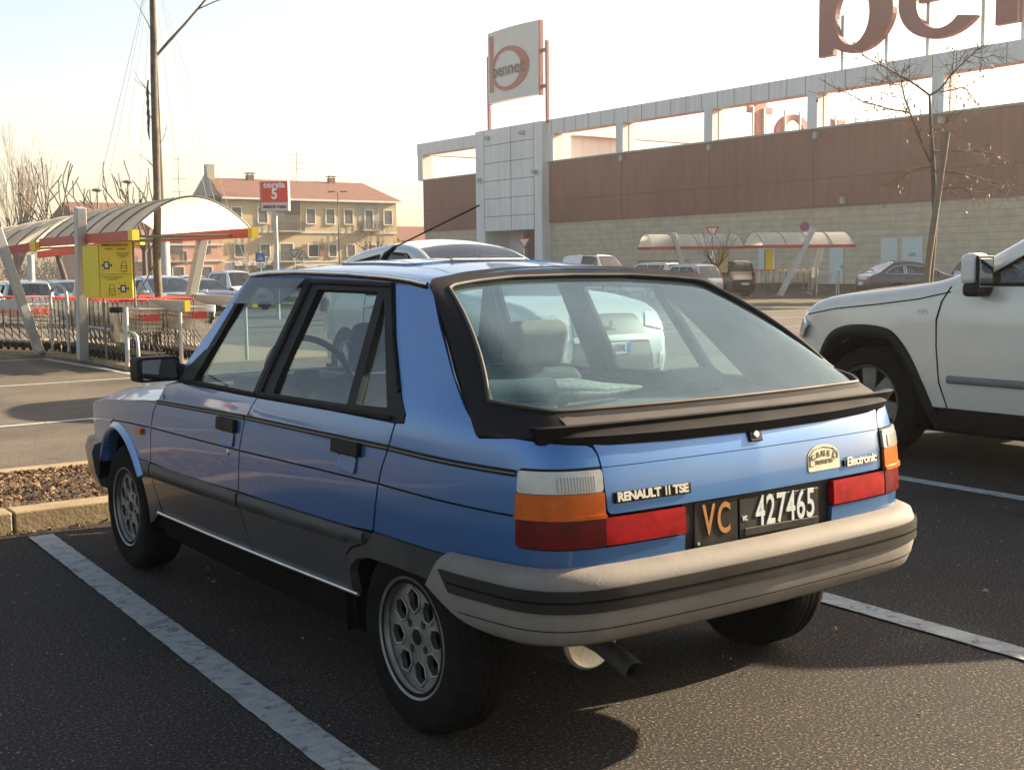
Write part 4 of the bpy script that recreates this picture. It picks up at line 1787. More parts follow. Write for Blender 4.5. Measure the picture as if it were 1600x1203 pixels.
def paint_line_mat(name, col=(.35, .36, .345), crack=True):
    m, nt, b = new_mat(name)
    L = nt.links.new
    tc = nt.nodes.new('ShaderNodeTexCoord')
    n1 = nt.nodes.new('ShaderNodeTexNoise')
    n1.inputs['Scale'].default_value = 22.0
    n1.inputs['Detail'].default_value = 8.0
    n1.inputs['Roughness'].default_value = .75
    L(tc.outputs['Object'], n1.inputs['Vector'])
    vo = nt.nodes.new('ShaderNodeTexVoronoi')
    vo.feature = 'DISTANCE_TO_EDGE'
    vo.inputs['Scale'].default_value = 1.0
    mp = nt.nodes.new('ShaderNodeMapping')
    mp.inputs['Scale'].default_value = (5.0, 11.0, 5.0)
    wob = nt.nodes.new('ShaderNodeMix')
    wob.data_type = 'VECTOR'
    wob.inputs['Factor'].default_value = .08
    L(tc.outputs['Object'], wob.inputs['A'])
    L(n1.outputs['Color'], wob.inputs['B'])
    L(wob.outputs['Result'], mp.inputs['Vector'])
    L(mp.outputs['Vector'], vo.inputs['Vector'])
    r1 = nt.nodes.new('ShaderNodeMapRange')
    r1.inputs['From Min'].default_value = .0
    r1.inputs['From Max'].default_value = .035
    L(vo.outputs['Distance'], r1.inputs['Value'])
    n4 = nt.nodes.new('ShaderNodeTexNoise')
    n4.inputs['Scale'].default_value = 3.0
    L(tc.outputs['Object'], n4.inputs['Vector'])
    r4 = nt.nodes.new('ShaderNodeMapRange')
    r4.inputs['From Min'].default_value = .42
    r4.inputs['From Max'].default_value = .55
    L(n4.outputs['Fac'], r4.inputs['Value'])
    mx0 = nt.nodes.new('ShaderNodeMath')
    mx0.operation = 'MAXIMUM'
    L(r1.outputs[0], mx0.inputs[0])
    L(r4.outputs[0], mx0.inputs[1])
    r2 = nt.nodes.new('ShaderNodeMapRange')
    r2.inputs['From Min'].default_value = .34
    r2.inputs['From Max'].default_value = .44
    L(n1.outputs['Fac'], r2.inputs['Value'])
    mu = nt.nodes.new('ShaderNodeMath')
    mu.operation = 'MULTIPLY'
    L(mx0.outputs[0], mu.inputs[0])
    L(r2.outputs[0], mu.inputs[1])
    rc = nt.nodes.new('ShaderNodeValToRGB')
    rc.color_ramp.elements[0].position, rc.color_ramp.elements[0].color = .35, (*[c * .72 for c in col], 1)
    rc.color_ramp.elements[1].position, rc.color_ramp.elements[1].color = .65, (*col, 1)
    L(n1.outputs['Fac'], rc.inputs['Fac'])
    mix = nt.nodes.new('ShaderNodeMix')
    mix.data_type = 'RGBA'
    mix.inputs['A'].default_value = (.075, .070, .066, 1)
    L(rc.outputs['Color'], mix.inputs['B'])
    L(mu.outputs[0], mix.inputs['Factor'])
    L(mix.outputs['Result'], b.inputs['Base Color'])
    b.inputs['Roughness'].default_value = .75
    bp = nt.nodes.new('ShaderNodeBump')
    bp.inputs['Strength'].default_value = .3
    bp.inputs['Distance'].default_value = .004
    L(n1.outputs['Fac'], bp.inputs['Height'])
    L(bp.outputs['Normal'], b.inputs['Normal'])
    return m


M['line_paint'] = paint_line_mat('line_paint')

# one sheet to the horizon, finer where it slopes
xs = [-1500, -600, -200, -80] + list(range(-40, 90, 5)) + [100, 140, 250, 600, 1500]
ys = [-1500, -500, -150, -60, -20, -8, 0, 8, 15, 20] + list(range(22, 80, 4)) + [90, 120, 180, 300, 600, 1500]
V = [(x, y, gz(x, y) if abs(x) < 200 and y < 400 else gz(-80, 200)) for y in ys for x in xs]
V = [(x, y, 0.0 if y < 22 else gz(min(max(x, -80), 140), min(y, 300))) for x, y, _ in V]
nx = len(xs)
F = [(j * nx + i, j * nx + i + 1, (j + 1) * nx + i + 1, (j + 1) * nx + i) for j in range(len(ys) - 1) for i in range(nx - 1)]
mb = MB()
mb.mesh(V, F)
tag(mb.build('ground', M['asphalt']), kind='structure')


def wob_line(name, p0, p1, w, z=.007, seed=1):
    """painted strip whose edges wander a little"""
    rnd = random.Random(seed)
    p0, p1 = Vector(p0), Vector(p1)
    d = p1 - p0
    n = max(2, int(d.length / .05))
    t = d.normalized()
    s = Vector((t.y, -t.x))
    V, F = [], []
    for i in range(n + 1):
        q = p0 + d * (i / n)
        a, b_ = w / 2 + rnd.uniform(-.0025, .0025), w / 2 + rnd.uniform(-.0025, .0025)
        for e in (q + s * a, q - s * b_):
            V.append((e.x, e.y, gz(e.x, e.y) + z))
    for i in range(n):
        F.append((2 * i, 2 * i + 2, 2 * i + 3, 2 * i + 1))
    m_ = MB()
    m_.mesh(V, F)
    return tag(m_.build(name, M['line_paint']), kind='structure')


wob_line('parking_line', (-.905, 3.43), (-1.135, -3.0), .122, seed=1)
wob_line('parking_line', (1.42, 3.35), (1.215, -3.0), .118, seed=2)
wob_line('parking_line', (3.93, 3.35), (3.72, -3.0), .118, seed=3)
wob_line('parking_line', (6.45, 3.35), (6.25, -3.0), .118, seed=4)
wob_line('road_line', (-9.0, 7.82), (3.4, 8.35), .115, seed=5)
wob_line('road_line', (-9.0, 12.05), (2.75, 12.18), .11, seed=6)
wob_line('road_line', (2.74, 12.24), (2.60, 16.55), .12, seed=7)
wob_line('road_line', (2.55, 16.5), (-6.0, 15.9), .11, seed=8)
for k, (x0, y0, x1, y1) in enumerate(((13.5, 15.2, 24.0, 13.6), (15.8, 18.5, 30.0, 16.2), (17.2, 22.0, 34.0, 19.0), (19.0, 26.5, 36.0, 23.5), (-4, 26, 20, 30), (-4, 32, 22, 36))):
    wob_line('road_line', (x0, y0), (x1, y1), .13, seed=20 + k)

# paler sheet on the lanes beyond the bed, sunlit brightness put into its colour
M['asphalt_sunlit'] = asphalt('asphalt_sunlit', (.130, .113, .090), (.060, .053, .045))
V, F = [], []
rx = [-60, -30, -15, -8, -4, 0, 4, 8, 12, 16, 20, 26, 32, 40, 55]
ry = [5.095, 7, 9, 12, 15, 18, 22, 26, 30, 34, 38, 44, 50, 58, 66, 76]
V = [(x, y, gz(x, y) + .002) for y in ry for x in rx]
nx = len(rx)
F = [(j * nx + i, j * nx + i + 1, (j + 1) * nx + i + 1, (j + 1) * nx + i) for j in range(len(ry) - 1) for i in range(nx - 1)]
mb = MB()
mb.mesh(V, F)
tag(mb.build('road', M['asphalt_sunlit']), kind='structure')

# loose grit, chips and a few dry leaves on the tarmac
mb = MB()
rnd = random.Random(77)
for k in range(900):
    x, y = rnd.uniform(-3.2, 4.5), rnd.uniform(-2.4, 3.5)
    s_ = rnd.uniform(.0025, .007) if k % 30 else rnd.uniform(.010, .018)
    e = Euler((rnd.uniform(-.5, .5), rnd.uniform(-.5, .5), rnd.uniform(0, 6.3))).to_matrix()
    c_ = Vector((x, y, s_ * .5 + .002))
    P_ = [c_ + e @ Vector(v) * s_ for v in ((1, 0, 0), (0, .8, 0), (-1, 0, 0), (0, -.8, 0), (0, 0, .6), (0, 0, -.5))]
    for a_, b_ in ((0, 1), (1, 2), (2, 3), (3, 0)):
        mb.face([P_[a_], P_[b_], P_[4]], mi=0 if k % 30 else 1)
tag(mb.build('grit', [mat('grit_pale', (.22, .20, .17), .9, var=.5, vscale=9), mat('grit_leaf', (.24, .17, .10), .9, var=.3, vscale=9)]), kind='stuff')

# planted bed with its kerb in front of the cars
M['kerb'] = mat('kerb', (.25, .185, .105), .85, var=.25, vscale=5, bump=.3, bscale=60)
M['soil'] = mat('soil', (.06, .040, .026), .95, col2=(.115, .073, .042), vscale=26, bump=.6, bscale=40)
X0, X1 = -8.0, 13.0


def kerb_run(name, y0, y1, x0, x1, h=.115, joint=1.0):
    m_ = MB()
    x = x0
    while x < x1 - .01:
        xe = min(x + joint, x1)
        m_.rbox(x + .003, xe - .003, y0, y1, -.05, h, .012, 2)
        x = xe
    return tag(m_.build(name, M['kerb']), kind='structure')


kerb_run('kerb', 3.575, 3.745, X0, X1)
kerb_run('kerb', 4.93, 5.09, X0, X1)
mb = MB()
rnd = random.Random(5)
nx, ny = 150, 14
V = []
for j in range(ny + 1):
    for i in range(nx + 1):
        V.append((X0 + (X1 - X0) * i / nx, 3.74 + 1.195 * j / ny, .085 + rnd.uniform(-.018, .018) + .03 * math.sin(math.pi * j / ny)))
F = [(j * (nx + 1) + i, j * (nx + 1) + i + 1, (j + 1) * (nx + 1) + i + 1, (j + 1) * (nx + 1) + i) for j in range(ny) for i in range(nx)]
mb.mesh(V, F)
tag(mb.build('planting_bed', M['soil']), kind='structure')
# dry leaves and bark chips: one loose cover
mb = MB()
for k in range(11000):
    x = rnd.uniform(-2.6, 1.6) if k < 9500 else rnd.uniform(X0, X1)
    y = rnd.uniform(3.76, 4.92)
    if k % 25 == 0:
        y = rnd.uniform(3.50, 3.575)
    z = .105 + .03 * math.sin(math.pi * (y - 3.74) / 1.195) if y > 3.74 else .006
    s = rnd.uniform(.006, .019)
    a, b_ = rnd.uniform(0, 6.28), rnd.uniform(-.7, .7)
    e = Euler((rnd.uniform(-.7, .7), b_, a)).to_matrix()
    pts = [Vector((-s, 0, 0)), Vector((0, -s * .55, .3 * s)), Vector((s, 0, 0)), Vector((0, s * .55, .3 * s))]
    mb.face([e @ p + Vector((x, y, z + rnd.uniform(0, .014))) for p in pts], mi=k % 3)
tag(mb.build('leaf_litter', [mat('litter_a', (.105, .057, .026), .9, var=.4, vscale=3), mat('litter_b', (.05, .028, .015), .9, var=.4, vscale=3),
                             mat('litter_c', (.20, .115, .05), .9, var=.3, vscale=3)]), kind='stuff')
# a strip of paving the trolley shelter stands on
mb = MB()
mb.prism([[(2.86, 13.06), (2.98, 15.97), (2.74, 17.32), (2.2, 18.6), (1.6, 21.2), (3.8, 21.8), (5.6, 18.4), (6.4, 13.2)]], .16, Matrix.Translation((0, 0, .06)))
tag(mb.build('shelter_plinth', M['kerb']), kind='structure')


# =================================================================== supermarket building


def weathered(name, col, rough, streak=.16, patch_=.10):
    """cladding with rain streaks running down and slow colour shifts between sheets"""
    m, nt, b = new_mat(name)
    L = nt.links.new
    tc = nt.nodes.new('ShaderNodeTexCoord')
    mp = nt.nodes.new('ShaderNodeMapping')
    mp.inputs['Scale'].default_value = (2.6, 2.6, .22)
    L(tc.outputs['Object'], mp.inputs['Vector'])
    n1 = nt.nodes.new('ShaderNodeTexNoise')
    n1.inputs['Scale'].default_value = 1.0
    n1.inputs['Detail'].default_value = 7.0
    L(mp.outputs[0], n1.inputs['Vector'])
    n2 = nt.nodes.new('ShaderNodeTexNoise')
    n2.inputs['Scale'].default_value = .16
    n2.inputs['Detail'].default_value = 3.0
    L(tc.outputs['Object'], n2.inputs['Vector'])
    fs = []
    for n_, a_ in ((n1, streak), (n2, patch_)):
        r_ = nt.nodes.new('ShaderNodeMapRange')
        r_.inputs['From Min'].default_value = .3
        r_.inputs['From Max'].default_value = .7
        r_.inputs['To Min'].default_value = 1 - a_
        r_.inputs['To Max'].default_value = 1 + a_
        L(n_.outputs['Fac'], r_.inputs['Value'])
        fs.append(r_)
    mu = nt.nodes.new('ShaderNodeMath')
    mu.operation = 'MULTIPLY'
    L(fs[0].outputs[0], mu.inputs[0])
    L(fs[1].outputs[0], mu.inputs[1])
    s_ = nt.nodes.new('ShaderNodeVectorMath')
    s_.operation = 'SCALE'
    s_.inputs[0].default_value = col
    L(mu.outputs[0], s_.inputs['Scale'])
    L(s_.outputs[0], b.inputs['Base Color'])
    b.inputs['Roughness'].default_value = rough
    return m


M['brown_clad'] = weathered('brown_clad', (.185, .057, .042), .7, .15, .12)
M['white_panel'] = weathered('white_panel', (.64, .645, .63), .6, .09, .07)
M['white_lit'] = mat('white_lit', (.66, .65, .62), .6, var=.05, vscale=.8)
M['joint'] = mat('joint', (.10, .10, .10), .8)
M['joint_brown'] = mat('joint_brown', (.10, .05, .04), .8)
M['roof_metal'] = mat('roof_metal', (.22, .24, .22), .5, .4)
M['sign_red'] = mat('sign_red', (.155, .005, .017), .45, var=.1, vscale=.8)
M['sign_red_back'] = mat('sign_red_back', (.36, .07, .055), .6, var=.15, vscale=.8)
M['steel_pale'] = mat('steel_pale', (.42, .50, .48), .5, .2)
M['door_pale'] = mat('door_pale', (.46, .53, .53), .5, var=.05)
M['lamp_grey'] = mat('lamp_grey', (.35, .36, .35), .5)
M['dark_opening'] = mat('dark_opening', (.07, .062, .058), .8, var=.3, vscale=.7)


def stone_mat():
    m, nt, b = new_mat('stone_courses')
    L = nt.links.new
    tc = nt.nodes.new('ShaderNodeTexCoord')
    mp = nt.nodes.new('ShaderNodeMapping')
    mp.inputs['Rotation'].default_value = (0, 0, 0)
    sp = nt.nodes.new('ShaderNodeSeparateXYZ')
    cb = nt.nodes.new('ShaderNodeCombineXYZ')
    L(tc.outputs['Object'], sp.inputs[0])
    L(sp.outputs['Y'], cb.inputs['X'])
    L(sp.outputs['Z'], cb.inputs['Y'])
    br = nt.nodes.new('ShaderNodeTexBrick')
    br.inputs['Scale'].default_value = 1.0
    br.inputs['Color1'].default_value = (.46, .39, .285, 1)
    br.inputs['Color2'].default_value = (.43, .365, .265, 1)
    br.inputs['Mortar'].default_value = (.355, .30, .22, 1)
    br.inputs['Mortar Size'].default_value = .03
    br.inputs['Brick Width'].default_value = 2.6
    br.inputs['Row Height'].default_value = .44
    L(cb.outputs[0], br.inputs['Vector'])
    nz = nt.nodes.new('ShaderNodeTexNoise')
    nz.inputs['Scale'].default_value = 1.4
    nz.inputs['Detail'].default_value = 6
    L(cb.outputs[0], nz.inputs['Vector'])
    mr = nt.nodes.new('ShaderNodeMapRange')
    mr.inputs['To Min'].default_value = .7
    mr.inputs['To Max'].default_value = 1.3
    L(nz.outputs['Fac'], mr.inputs['Value'])
    sc_ = nt.nodes.new('ShaderNodeVectorMath')
    sc_.operation = 'SCALE'
    L(br.outputs['Color'], sc_.inputs[0])
    L(mr.outputs[0], sc_.inputs['Scale'])
    L(sc_.outputs[0], b.inputs['Base Color'])
    b.inputs['Roughness'].default_value = .85
    return m


M['stone'] = stone_mat()
shop = thing('supermarket', 'long supermarket building with pale stone base, brown upper wall and white rooftop frame', 'building', (62, 60, 0))
OY = 60.0


def sbox(name, mtl, boxes, parent=None):
    m_ = MB()
    for (x0, x1, y0, y1, z0, z1) in boxes:
        m_.box(x0, x1, y0 - OY, y1 - OY, z0, z1)
    return m_.build(name, mtl, parent or shop)


YR = -16.0
sbox('stone_wall', M['stone'], [(0, 80, YR, 79.7, -1.2, 5.10)])
sbox('stone_wall', M['stone'], [(0, 80, 89.7, 100.15, -2, 4.95)])
bw = sbox('brown_wall', M['brown_clad'], [(-.12, 80, YR, 79.7, 5.10, 10.22)])
bw2 = sbox('brown_wall', M['brown_clad'], [(-.12, 80, 89.7, 100.15, 4.95, 9.95)])
sbox('wall_capping', M['roof_metal'], [(-.22, .15, YR, 79.75, 10.22, 10.36)])
sbox('wall_capping', M['roof_metal'], [(-.22, .15, 89.6, 100.3, 9.95, 10.08)])
jn = [(-.135, -.1, YR, 79.7, 6.93, 7.02)]
sbox('panel_joint', M['joint_brown'], jn, bw)
for y in (70.3, 60.6, 50.9, 41.2, 31.5, 21.8):
    sbox('panel_joint', M['joint_brown'], [(-.135, -.1, y - .03, y + .03, 5.10, 10.22)], bw)
sbox('panel_joint', M['joint_brown'], [(-.135, -.1, 89.7, 100.1, 6.93, 7.02)], bw2)
# rooftop frame: beam on square posts
fb = sbox('frame_beam', M['white_panel'], [(-.35, .75, YR, 79.7, 12.62, 13.82)])
sbox('frame_beam', M['white_panel'], [(-.35, .75, 89.7, 100.8, 12.50, 13.60)])
sbox('frame_beam', M['white_panel'], [(.75, 30, 99.9, 100.8, 12.50, 13.60)])
sbox('frame_beam', M['white_panel'], [(.75, 30, 78.9, 79.7, 12.62, 13.82)])
for y in (70.3, 60.5, 50.9, 41.35, 31.6, 21.8, 12.0, 2.2):
    p_ = sbox('frame_post', M['white_panel'], [(-.34, 1.0, y - .42, y + .42, 10.3, 12.62)])
    sbox('panel_joint', M['joint'], [(.30, .34, y - .435, y - .4, 10.3, 12.62)], p_)
sbox('frame_post', M['white_panel'], [(-.34, 1.6, 78.85, 79.7, 10.3, 12.62)])
for (x, y) in ((0, 100.3), (12, 100.3), (29.5, 100.3)):
    sbox('frame_post', M['white_panel'], [(x - .33, x + .9, y - .45, y + .45, 10.0, 12.50)])
js = []
y = 79.0
while y > YR:
    js.append((-.362, -.34, y - .02, y + .02, 12.62, 13.82))
    y -= 1.62
sbox('panel_joint', M['joint'], js, fb)
# portal tower with goods entrance
tw = sbox('tower', M['white_panel'], [(-.9, 8, 79.7, 80.8, -1.5, 13.72), (-.9, 8, 88.35, 89.7, -1.5, 13.72), (-.9, 8, 80.8, 88.35, 4.6, 13.72)])
jt = []
for z in (5.9, 7.5, 9.1, 10.7, 12.3):
    jt.append((-.915, -.88, 80.8, 88.35, z - .025, z + .025))
for y in (80.8, 84.2, 88.35):
    jt.append((-.915, -.88, y - .025, y + .025, 4.6, 13.7))
sbox('panel_joint', M['joint'], jt, tw)
sbox('goods_door', M['dark_opening'], [(2.2, 2.4, 80.8, 88.35, -1.5, 4.6)])
sbox('portal_lining', M['white_panel'], [(1.8, 2.2, 86.0, 88.35, -1.5, 4.6)])
for y, z in ((87.6, 13.0), (82.3, 13.0), (88.9, 9.3), (80.5, 9.5)):
    m_ = MB()
    m_.rbox(-1.35, -.9, y - OY - .22, y - OY + .22, z - .16, z + .16, .05)
    m_.build('wall_lamp', M['lamp_grey'], tw)
for y, z in ((70.1, 9.85), (60.4, 9.85), (50.6, 9.85), (41.1, 9.85), (31.4, 9.85), (48.3, 5.45)):
    m_ = MB()
    m_.rbox(-.45, -.12, y - OY - .15, y - OY + .15, z - .22, z + .22, .04)
    m_.build('wall_lamp', M['lamp_grey'], bw)
for y, w in ((55.0, 1.5), (48.95, 1.15), (44.8, 1.25), (43.1, 1.5)):
    m_ = MB()
    m_.box(-.06, .0, y - OY - w / 2, y - OY + w / 2, .02, 2.92)
    d_ = m_.build('door', M['door_pale'], shop)
    m_ = MB()
    m_.box(-.09, -.055, y - OY - w / 2 + .08, y - OY - w / 2 + .14, 1.0, 1.25)
    m_.build('handle', M['joint'], d_)
m_ = MB()
m_.box(-.075, -.06, 43.1 - OY - .25, 43.1 - OY + .25, 1.75, 1.98)
m_.build('notice', mat('notice', (.10, .40, .42), .5), shop)
sbox('roof', M['roof_metal'], [(.15, 79.9, YR + .1, 100, 9.6, 9.9)])


# ---- lettering: shapes in local x (reading direction) and y (up), x-height 1 --------------------
def ell(cx, cy, rx, ry, n=40, a0=0, a1=360):
    k = n if abs(a1 - a0) >= 359 else n + 1
    return [(cx + rx * math.cos(R(a0 + (a1 - a0) * i / n)), cy + ry * math.sin(R(a0 + (a1 - a0) * i / n))) for i in range(k)]


def glyph(ch):
    """list of (outer, holes...) loops; widths follow the shop's own heavy-right lettering"""
    if ch == 'b':
        stem = [(0, 0), (.30, 0), (.30, .09), (.30, 1.62), (0, 1.62)]
        ring = [ell(.66, .5, .60, .52), ell(.58, .5, .29, .40)]
        return [[[(0, 0), (.26, 0), (.26, 1.62), (0, 1.62)]], ring], 1.30
    if ch == 'e':
        out = ell(.64, .5, .66, .53, 40, 12, 322)
        inn = ell(.62, .5, .36, .40, 40, 316, 14)
        a = out + inn
        return [[a], [[(.30, .47), (1.26, .47), (1.28, .62), (.30, .62)]]], 1.36
    if ch == 'n':
        arc = ell(.62, .56, .46, .46, 20, 0, 180)
        arci = ell(.56, .52, .24, .34, 20, 180, 0)
        a = [(1.08, 0)] + arc + [(.16, .5)] + [(.32, .5)] + arci + [(.80, 0)]
        return [[[(0, 0), (.30, 0), (.30, 1.0), (0, 1.0)]], [a]], 1.22
    if ch == 't':
        return [[[(.22, 0), (.56, 0), (.56, 1.45), (.22, 1.45)]], [[(0, .98), (.80, .98), (.80, 1.13), (0, 1.13)]], [[(.5, 0), (.84, .02), (.84, .16), (.5, .16)]]], .95
    return [], .5


def letter_sign(root, word, mtl, size, depth, origin, xdir, name='letter', gap=.06, struts=None, posts=None, post_m=None):
    x = 0
    for ch in word:
        loops, adv = glyph(ch)
        m_ = MB()
        xd = Vector(xdir)
        fm_ = frame_at(origin, xd, (0, 0, 1))
        for q, lp in enumerate(loops):
            lp2 = [[((px_ + x) * size, py_ * size) for px_, py_ in l] for l in lp]
            m_.prism(lp2, depth + .012 * q, fm_ @ Matrix.Translation((0, 0, .006 * q)))
        o = m_.build(name, mtl, root)
        if struts:
            s_ = MB()
            for f in struts:
                cx = (x + adv * f) * size
                s_.box(cx - .10, cx + .10, -.1 * size, size * 1.1 if ch != 'b' else size * 1.5, -depth - .25, -depth - .02, m=fm_)
            s_.build('strut', M['steel_pale'], o)
        x += adv + gap
    if posts:
        s_ = MB()
        fm_ = frame_at(origin, Vector(xdir), (0, 0, 1))
        for i, cx in enumerate(posts):
            s_ = MB()
            s_.box(cx - .12, cx + .12, -1.2, .55 * size, -depth - .26, -depth - .03, m=fm_)
            s_.build('post', post_m or M['steel_pale'], root)
    return x


big = thing('rooftop_lettering', 'huge dark red letters standing on the white roof frame, cut off by the top edge', 'sign', (62.1, 50.8, 13.82))
letter_sign(big, 'bennet', M['sign_red'], 4.62, .45, (0, 0, 1.12), (0, -1, 0), posts=[1.55, 5.0, 8.0, 11.75, 14.3, 18, 22, 25.5, 29], gap=.06)
back = thing('rooftop_lettering', 'red letters seen from behind through the roof frame, facing away', 'sign', (106.0, 60.0, 0))
letter_sign(back, 'bennet', M['sign_red_back'], 4.9, .5, (33.8, 35.0, 14.0), (-1, 0, 0), struts=[.35, .75])
m_ = MB()
m_.box(-5.6, -3.8, 35.0, 35.5, 15.6, 16.3)
m_.build('letter', M['sign_red_back'], back)

# emblem sign on two posts above the tower
psign = thing('rooftop_sign', 'white curved panel with a red letter b emblem on two red posts above the tower', 'sign', (61.6, 83.9, 13.7))
m_ = MB()
n_ = 14
W2, H2 = 3.72, 6.2
V, N, F = [], [], []
for i in range(n_ + 1):
    t = -1 + 2 * i / n_
    xx = -.75 + .32 * t * t
    V += [(xx, t * W2, 2.3), (xx, t * W2, 2.3 + H2)]
    nn_ = Vector((-1, .17 * t, 0)).normalized()
    N += [tuple(nn_)] * 2
for i in range(n_):
    F.append((2 * i, 2 * i + 1, 2 * i + 3, 2 * i + 2))
m_.mesh(V, F, N)
V2 = [(.05, V[i][1], V[i][2]) for i in range(len(V))]
m_.mesh(V2, [tuple(reversed(f)) for f in F])
for i in range(n_):
    for o in (0, 1):
        m_.face([V[2 * i + o], V[2 * i + 2 + o], V2[2 * i + 2 + o], V2[2 * i + o]][::1 if o else -1])
for i in (0, n_):
    m_.face([V[2 * i], V[2 * i + 1], V2[2 * i + 1], V2[2 * i]])
pan = m_.build('sign_panel', mat('sign_white', (.60, .58, .54), .5, var=.05, vscale=.5), psign)
m_ = MB()
m_.box(-.32, .06, -3.80, -3.70, 2.25, 8.55)
m_.box(-.32, .06, 3.70, 3.80, 2.25, 8.55)
m_.build('sign_edge', M['sign_red'], pan)


def bend(mb_):
    for i, p in enumerate(mb_.v):
        t = p[1] / W2
        mb_.v[i] = (p[0] - .75 + .32 * t * t, p[1], p[2])
    return mb_


m_ = MB()
fm = frame_at((0, 3.05, 3.60), (0, -1, 0), (0, 0, 1))
m_.prism([resample([(-.32, -.38), (.45, -.38), (.45, 4.55), (-.32, 4.55)], .3)], .0, fm @ Matrix.Translation((0, 0, .03)), back=False)
m_.prism([ell(2.86, 1.4, 2.9, 1.9, 60), ell(2.60, 1.4, 2.05, 1.55, 60)], .0, fm @ Matrix.Translation((0, 0, .05)), back=False)
bend(m_).build('emblem', mat('emblem_red', (.36, .035, .04), .5), pan)
m_ = text_mesh('bennet', 1.55, .0, .028, 1.0, fm @ Matrix.Translation((2.75, 1.35, .10)), xs=1.12)
bend(m_).build('emblem_lettering', mat('emblem_grey', (.035, .042, .045), .5), pan)
for y, z1 in ((4.25, 6.6), (-4.4, 6.75)):
    m_ = MB()
    m_.box(-.12, .12, y - .12, y + .12, -.1, z1)
    for zz_ in (3.0, 6.0):
        m_.box(-.1, .1, min(y, math.copysign(3.75, y)), max(y, math.copysign(3.75, y)), zz_ - .15, zz_ + .15)
    m_.build('post', mat('post_red', (.20, .030, .028), .5), psign)

# =================================================================== houses beyond the lot
M['plaster_yellow'] = mat('plaster_yellow', (.44, .345, .205), .9, var=.10, vscale=.5)
M['plaster_pink'] = mat('plaster_pink', (.50, .27, .19), .9, var=.12, vscale=.5)
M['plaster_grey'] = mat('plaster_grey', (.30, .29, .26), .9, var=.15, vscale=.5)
M['plaster_white'] = mat('plaster_white', (.52, .50, .46), .9, var=.10, vscale=.6)
M['roof_tile'] = mat('roof_tile', (.15, .055, .036), .85, col2=(.10, .042, .03), vscale=1.8, bump=.4, bscale=12)
M['shutter'] = mat('shutter', (.075, .082, .078), .7, var=.2, vscale=1.0)
M['shutter_brown'] = mat('shutter_brown', (.17, .085, .05), .7, var=.2, vscale=1.0)
M['house_glass'] = mat('house_glass', (.04, .045, .05), .15)
M['frame_white'] = mat('frame_white', (.58, .56, .52), .7)
M['rail_dark'] = mat('rail_dark', (.06, .06, .06), .6)


def house_window(par, x, z, w, h, mtl='shutter', y=0.0, frame=True, name='window'):
    m_ = MB()
    m_.box(x - w / 2, x + w / 2, y - .05, y + .02, z, z + h)
    for k in range(1, 6):
        m_.box(x - w / 2 + .05, x + w / 2 - .05, y - .075, y - .05, z + h * k / 6 - .02, z + h * k / 6 + .02)
    o = m_.build(name, M[mtl], par)
    if frame:
        m_ = MB()
        t = .12
        m_.box(x - w / 2 - t, x - w / 2, y - .09, y + .01, z - t, z + h + t)
        m_.box(x + w / 2, x + w / 2 + t, y - .09, y + .01, z - t, z + h + t)
        m_.box(x - w / 2, x + w / 2, y - .09, y + .01, z + h, z + h + t)
        m_.box(x - w / 2 - .05, x + w / 2 + .05, y - .14, y + .01, z - t, z)
        m_.build('window_frame', M['frame_white'], o)
    return o


def balcony(par, x, z, w):
    m_ = MB()
    m_.box(x - w / 2, x + w / 2, -1.0, .0, z - .18, z)
    o = m_.build('balcony', M['plaster_grey'], par)
    m_ = MB()
    for k in range(int(w / .12) + 1):
        xx = x - w / 2 + k * .12
        m_.box(xx - .018, xx + .018, -1.0, -.96, z, z + 1.0)
    m_.box(x - w / 2, x + w / 2, -1.02, -.94, z + .97, z + 1.03)
    for s in (-1, 1):
        for k in range(8):
            m_.box(x + s * w / 2 - .02, x + s * w / 2 + .02, -1.0 + k * .125 - .018, -1.0 + k * .125 + .018, z, z + 1.0)
    m_.build('railing', M['rail_dark'], o)
    return o


def gable_roof(m_, x0, x1, y0, y1, z0, zr, over=.5, hip=0.0):
    yc = (y0 + y1) / 2
    a = [(x0 - over, y0 - over, z0), (x1 + over, y0 - over, z0), (x1 + over, y1 + over, z0), (x0 - over, y1 + over, z0)]
    r0, r1 = (x0 - over * .6, yc, zr), (x1 + over - hip, yc, zr)
    m_.face([a[0], a[1], r1, r0])
    m_.face([a[2], a[3], r0, r1])
    m_.face([a[1], a[2], r1])
    m_.face([a[3], a[0], r0])
    m_.face([a[0], a[3], a[2], a[1]])


def place_house(name, label, lat, dep, rot, dx=0.0):
    x, y = vxy(lat, dep)
    return thing(name, label, 'house', (x + dx, y, 0), R(rot))


yh = place_house('yellow_house', 'three-storey yellow house with red tiled roof and dark shutters beyond the car park', -32.86, 138, 0)
yh.scale = (1.13, 1, 1.03)
WY = 20.4
m_ = MB()
m_.box(0, WY, 0, 9.5, 2.1, 9.25)
m_.build('wall', M['plaster_yellow'], yh)
m_ = MB()
m_.box(-.02, WY + .02, -.03, 9.5, -2, 2.1)
m_.build('ground_floor_wall', M['plaster_white'], yh)
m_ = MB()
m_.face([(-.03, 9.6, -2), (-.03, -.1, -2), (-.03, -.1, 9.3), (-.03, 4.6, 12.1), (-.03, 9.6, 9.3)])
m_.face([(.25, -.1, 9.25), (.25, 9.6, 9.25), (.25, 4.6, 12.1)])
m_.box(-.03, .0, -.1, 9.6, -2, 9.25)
m_.build('gable_wall', M['plaster_grey'], yh)  # grey instead of yellow: the end wall's shade is put into its colour
m_ = MB()
gable_roof(m_, .5, WY, 0, 9.5, 9.3, 11.75, .55, 2.4)
rf_ = m_.build('roof', M['roof_tile'], yh)
m_ = MB()
m_.box(-.1, WY + .5, -.62, -.45, 9.10, 9.32)
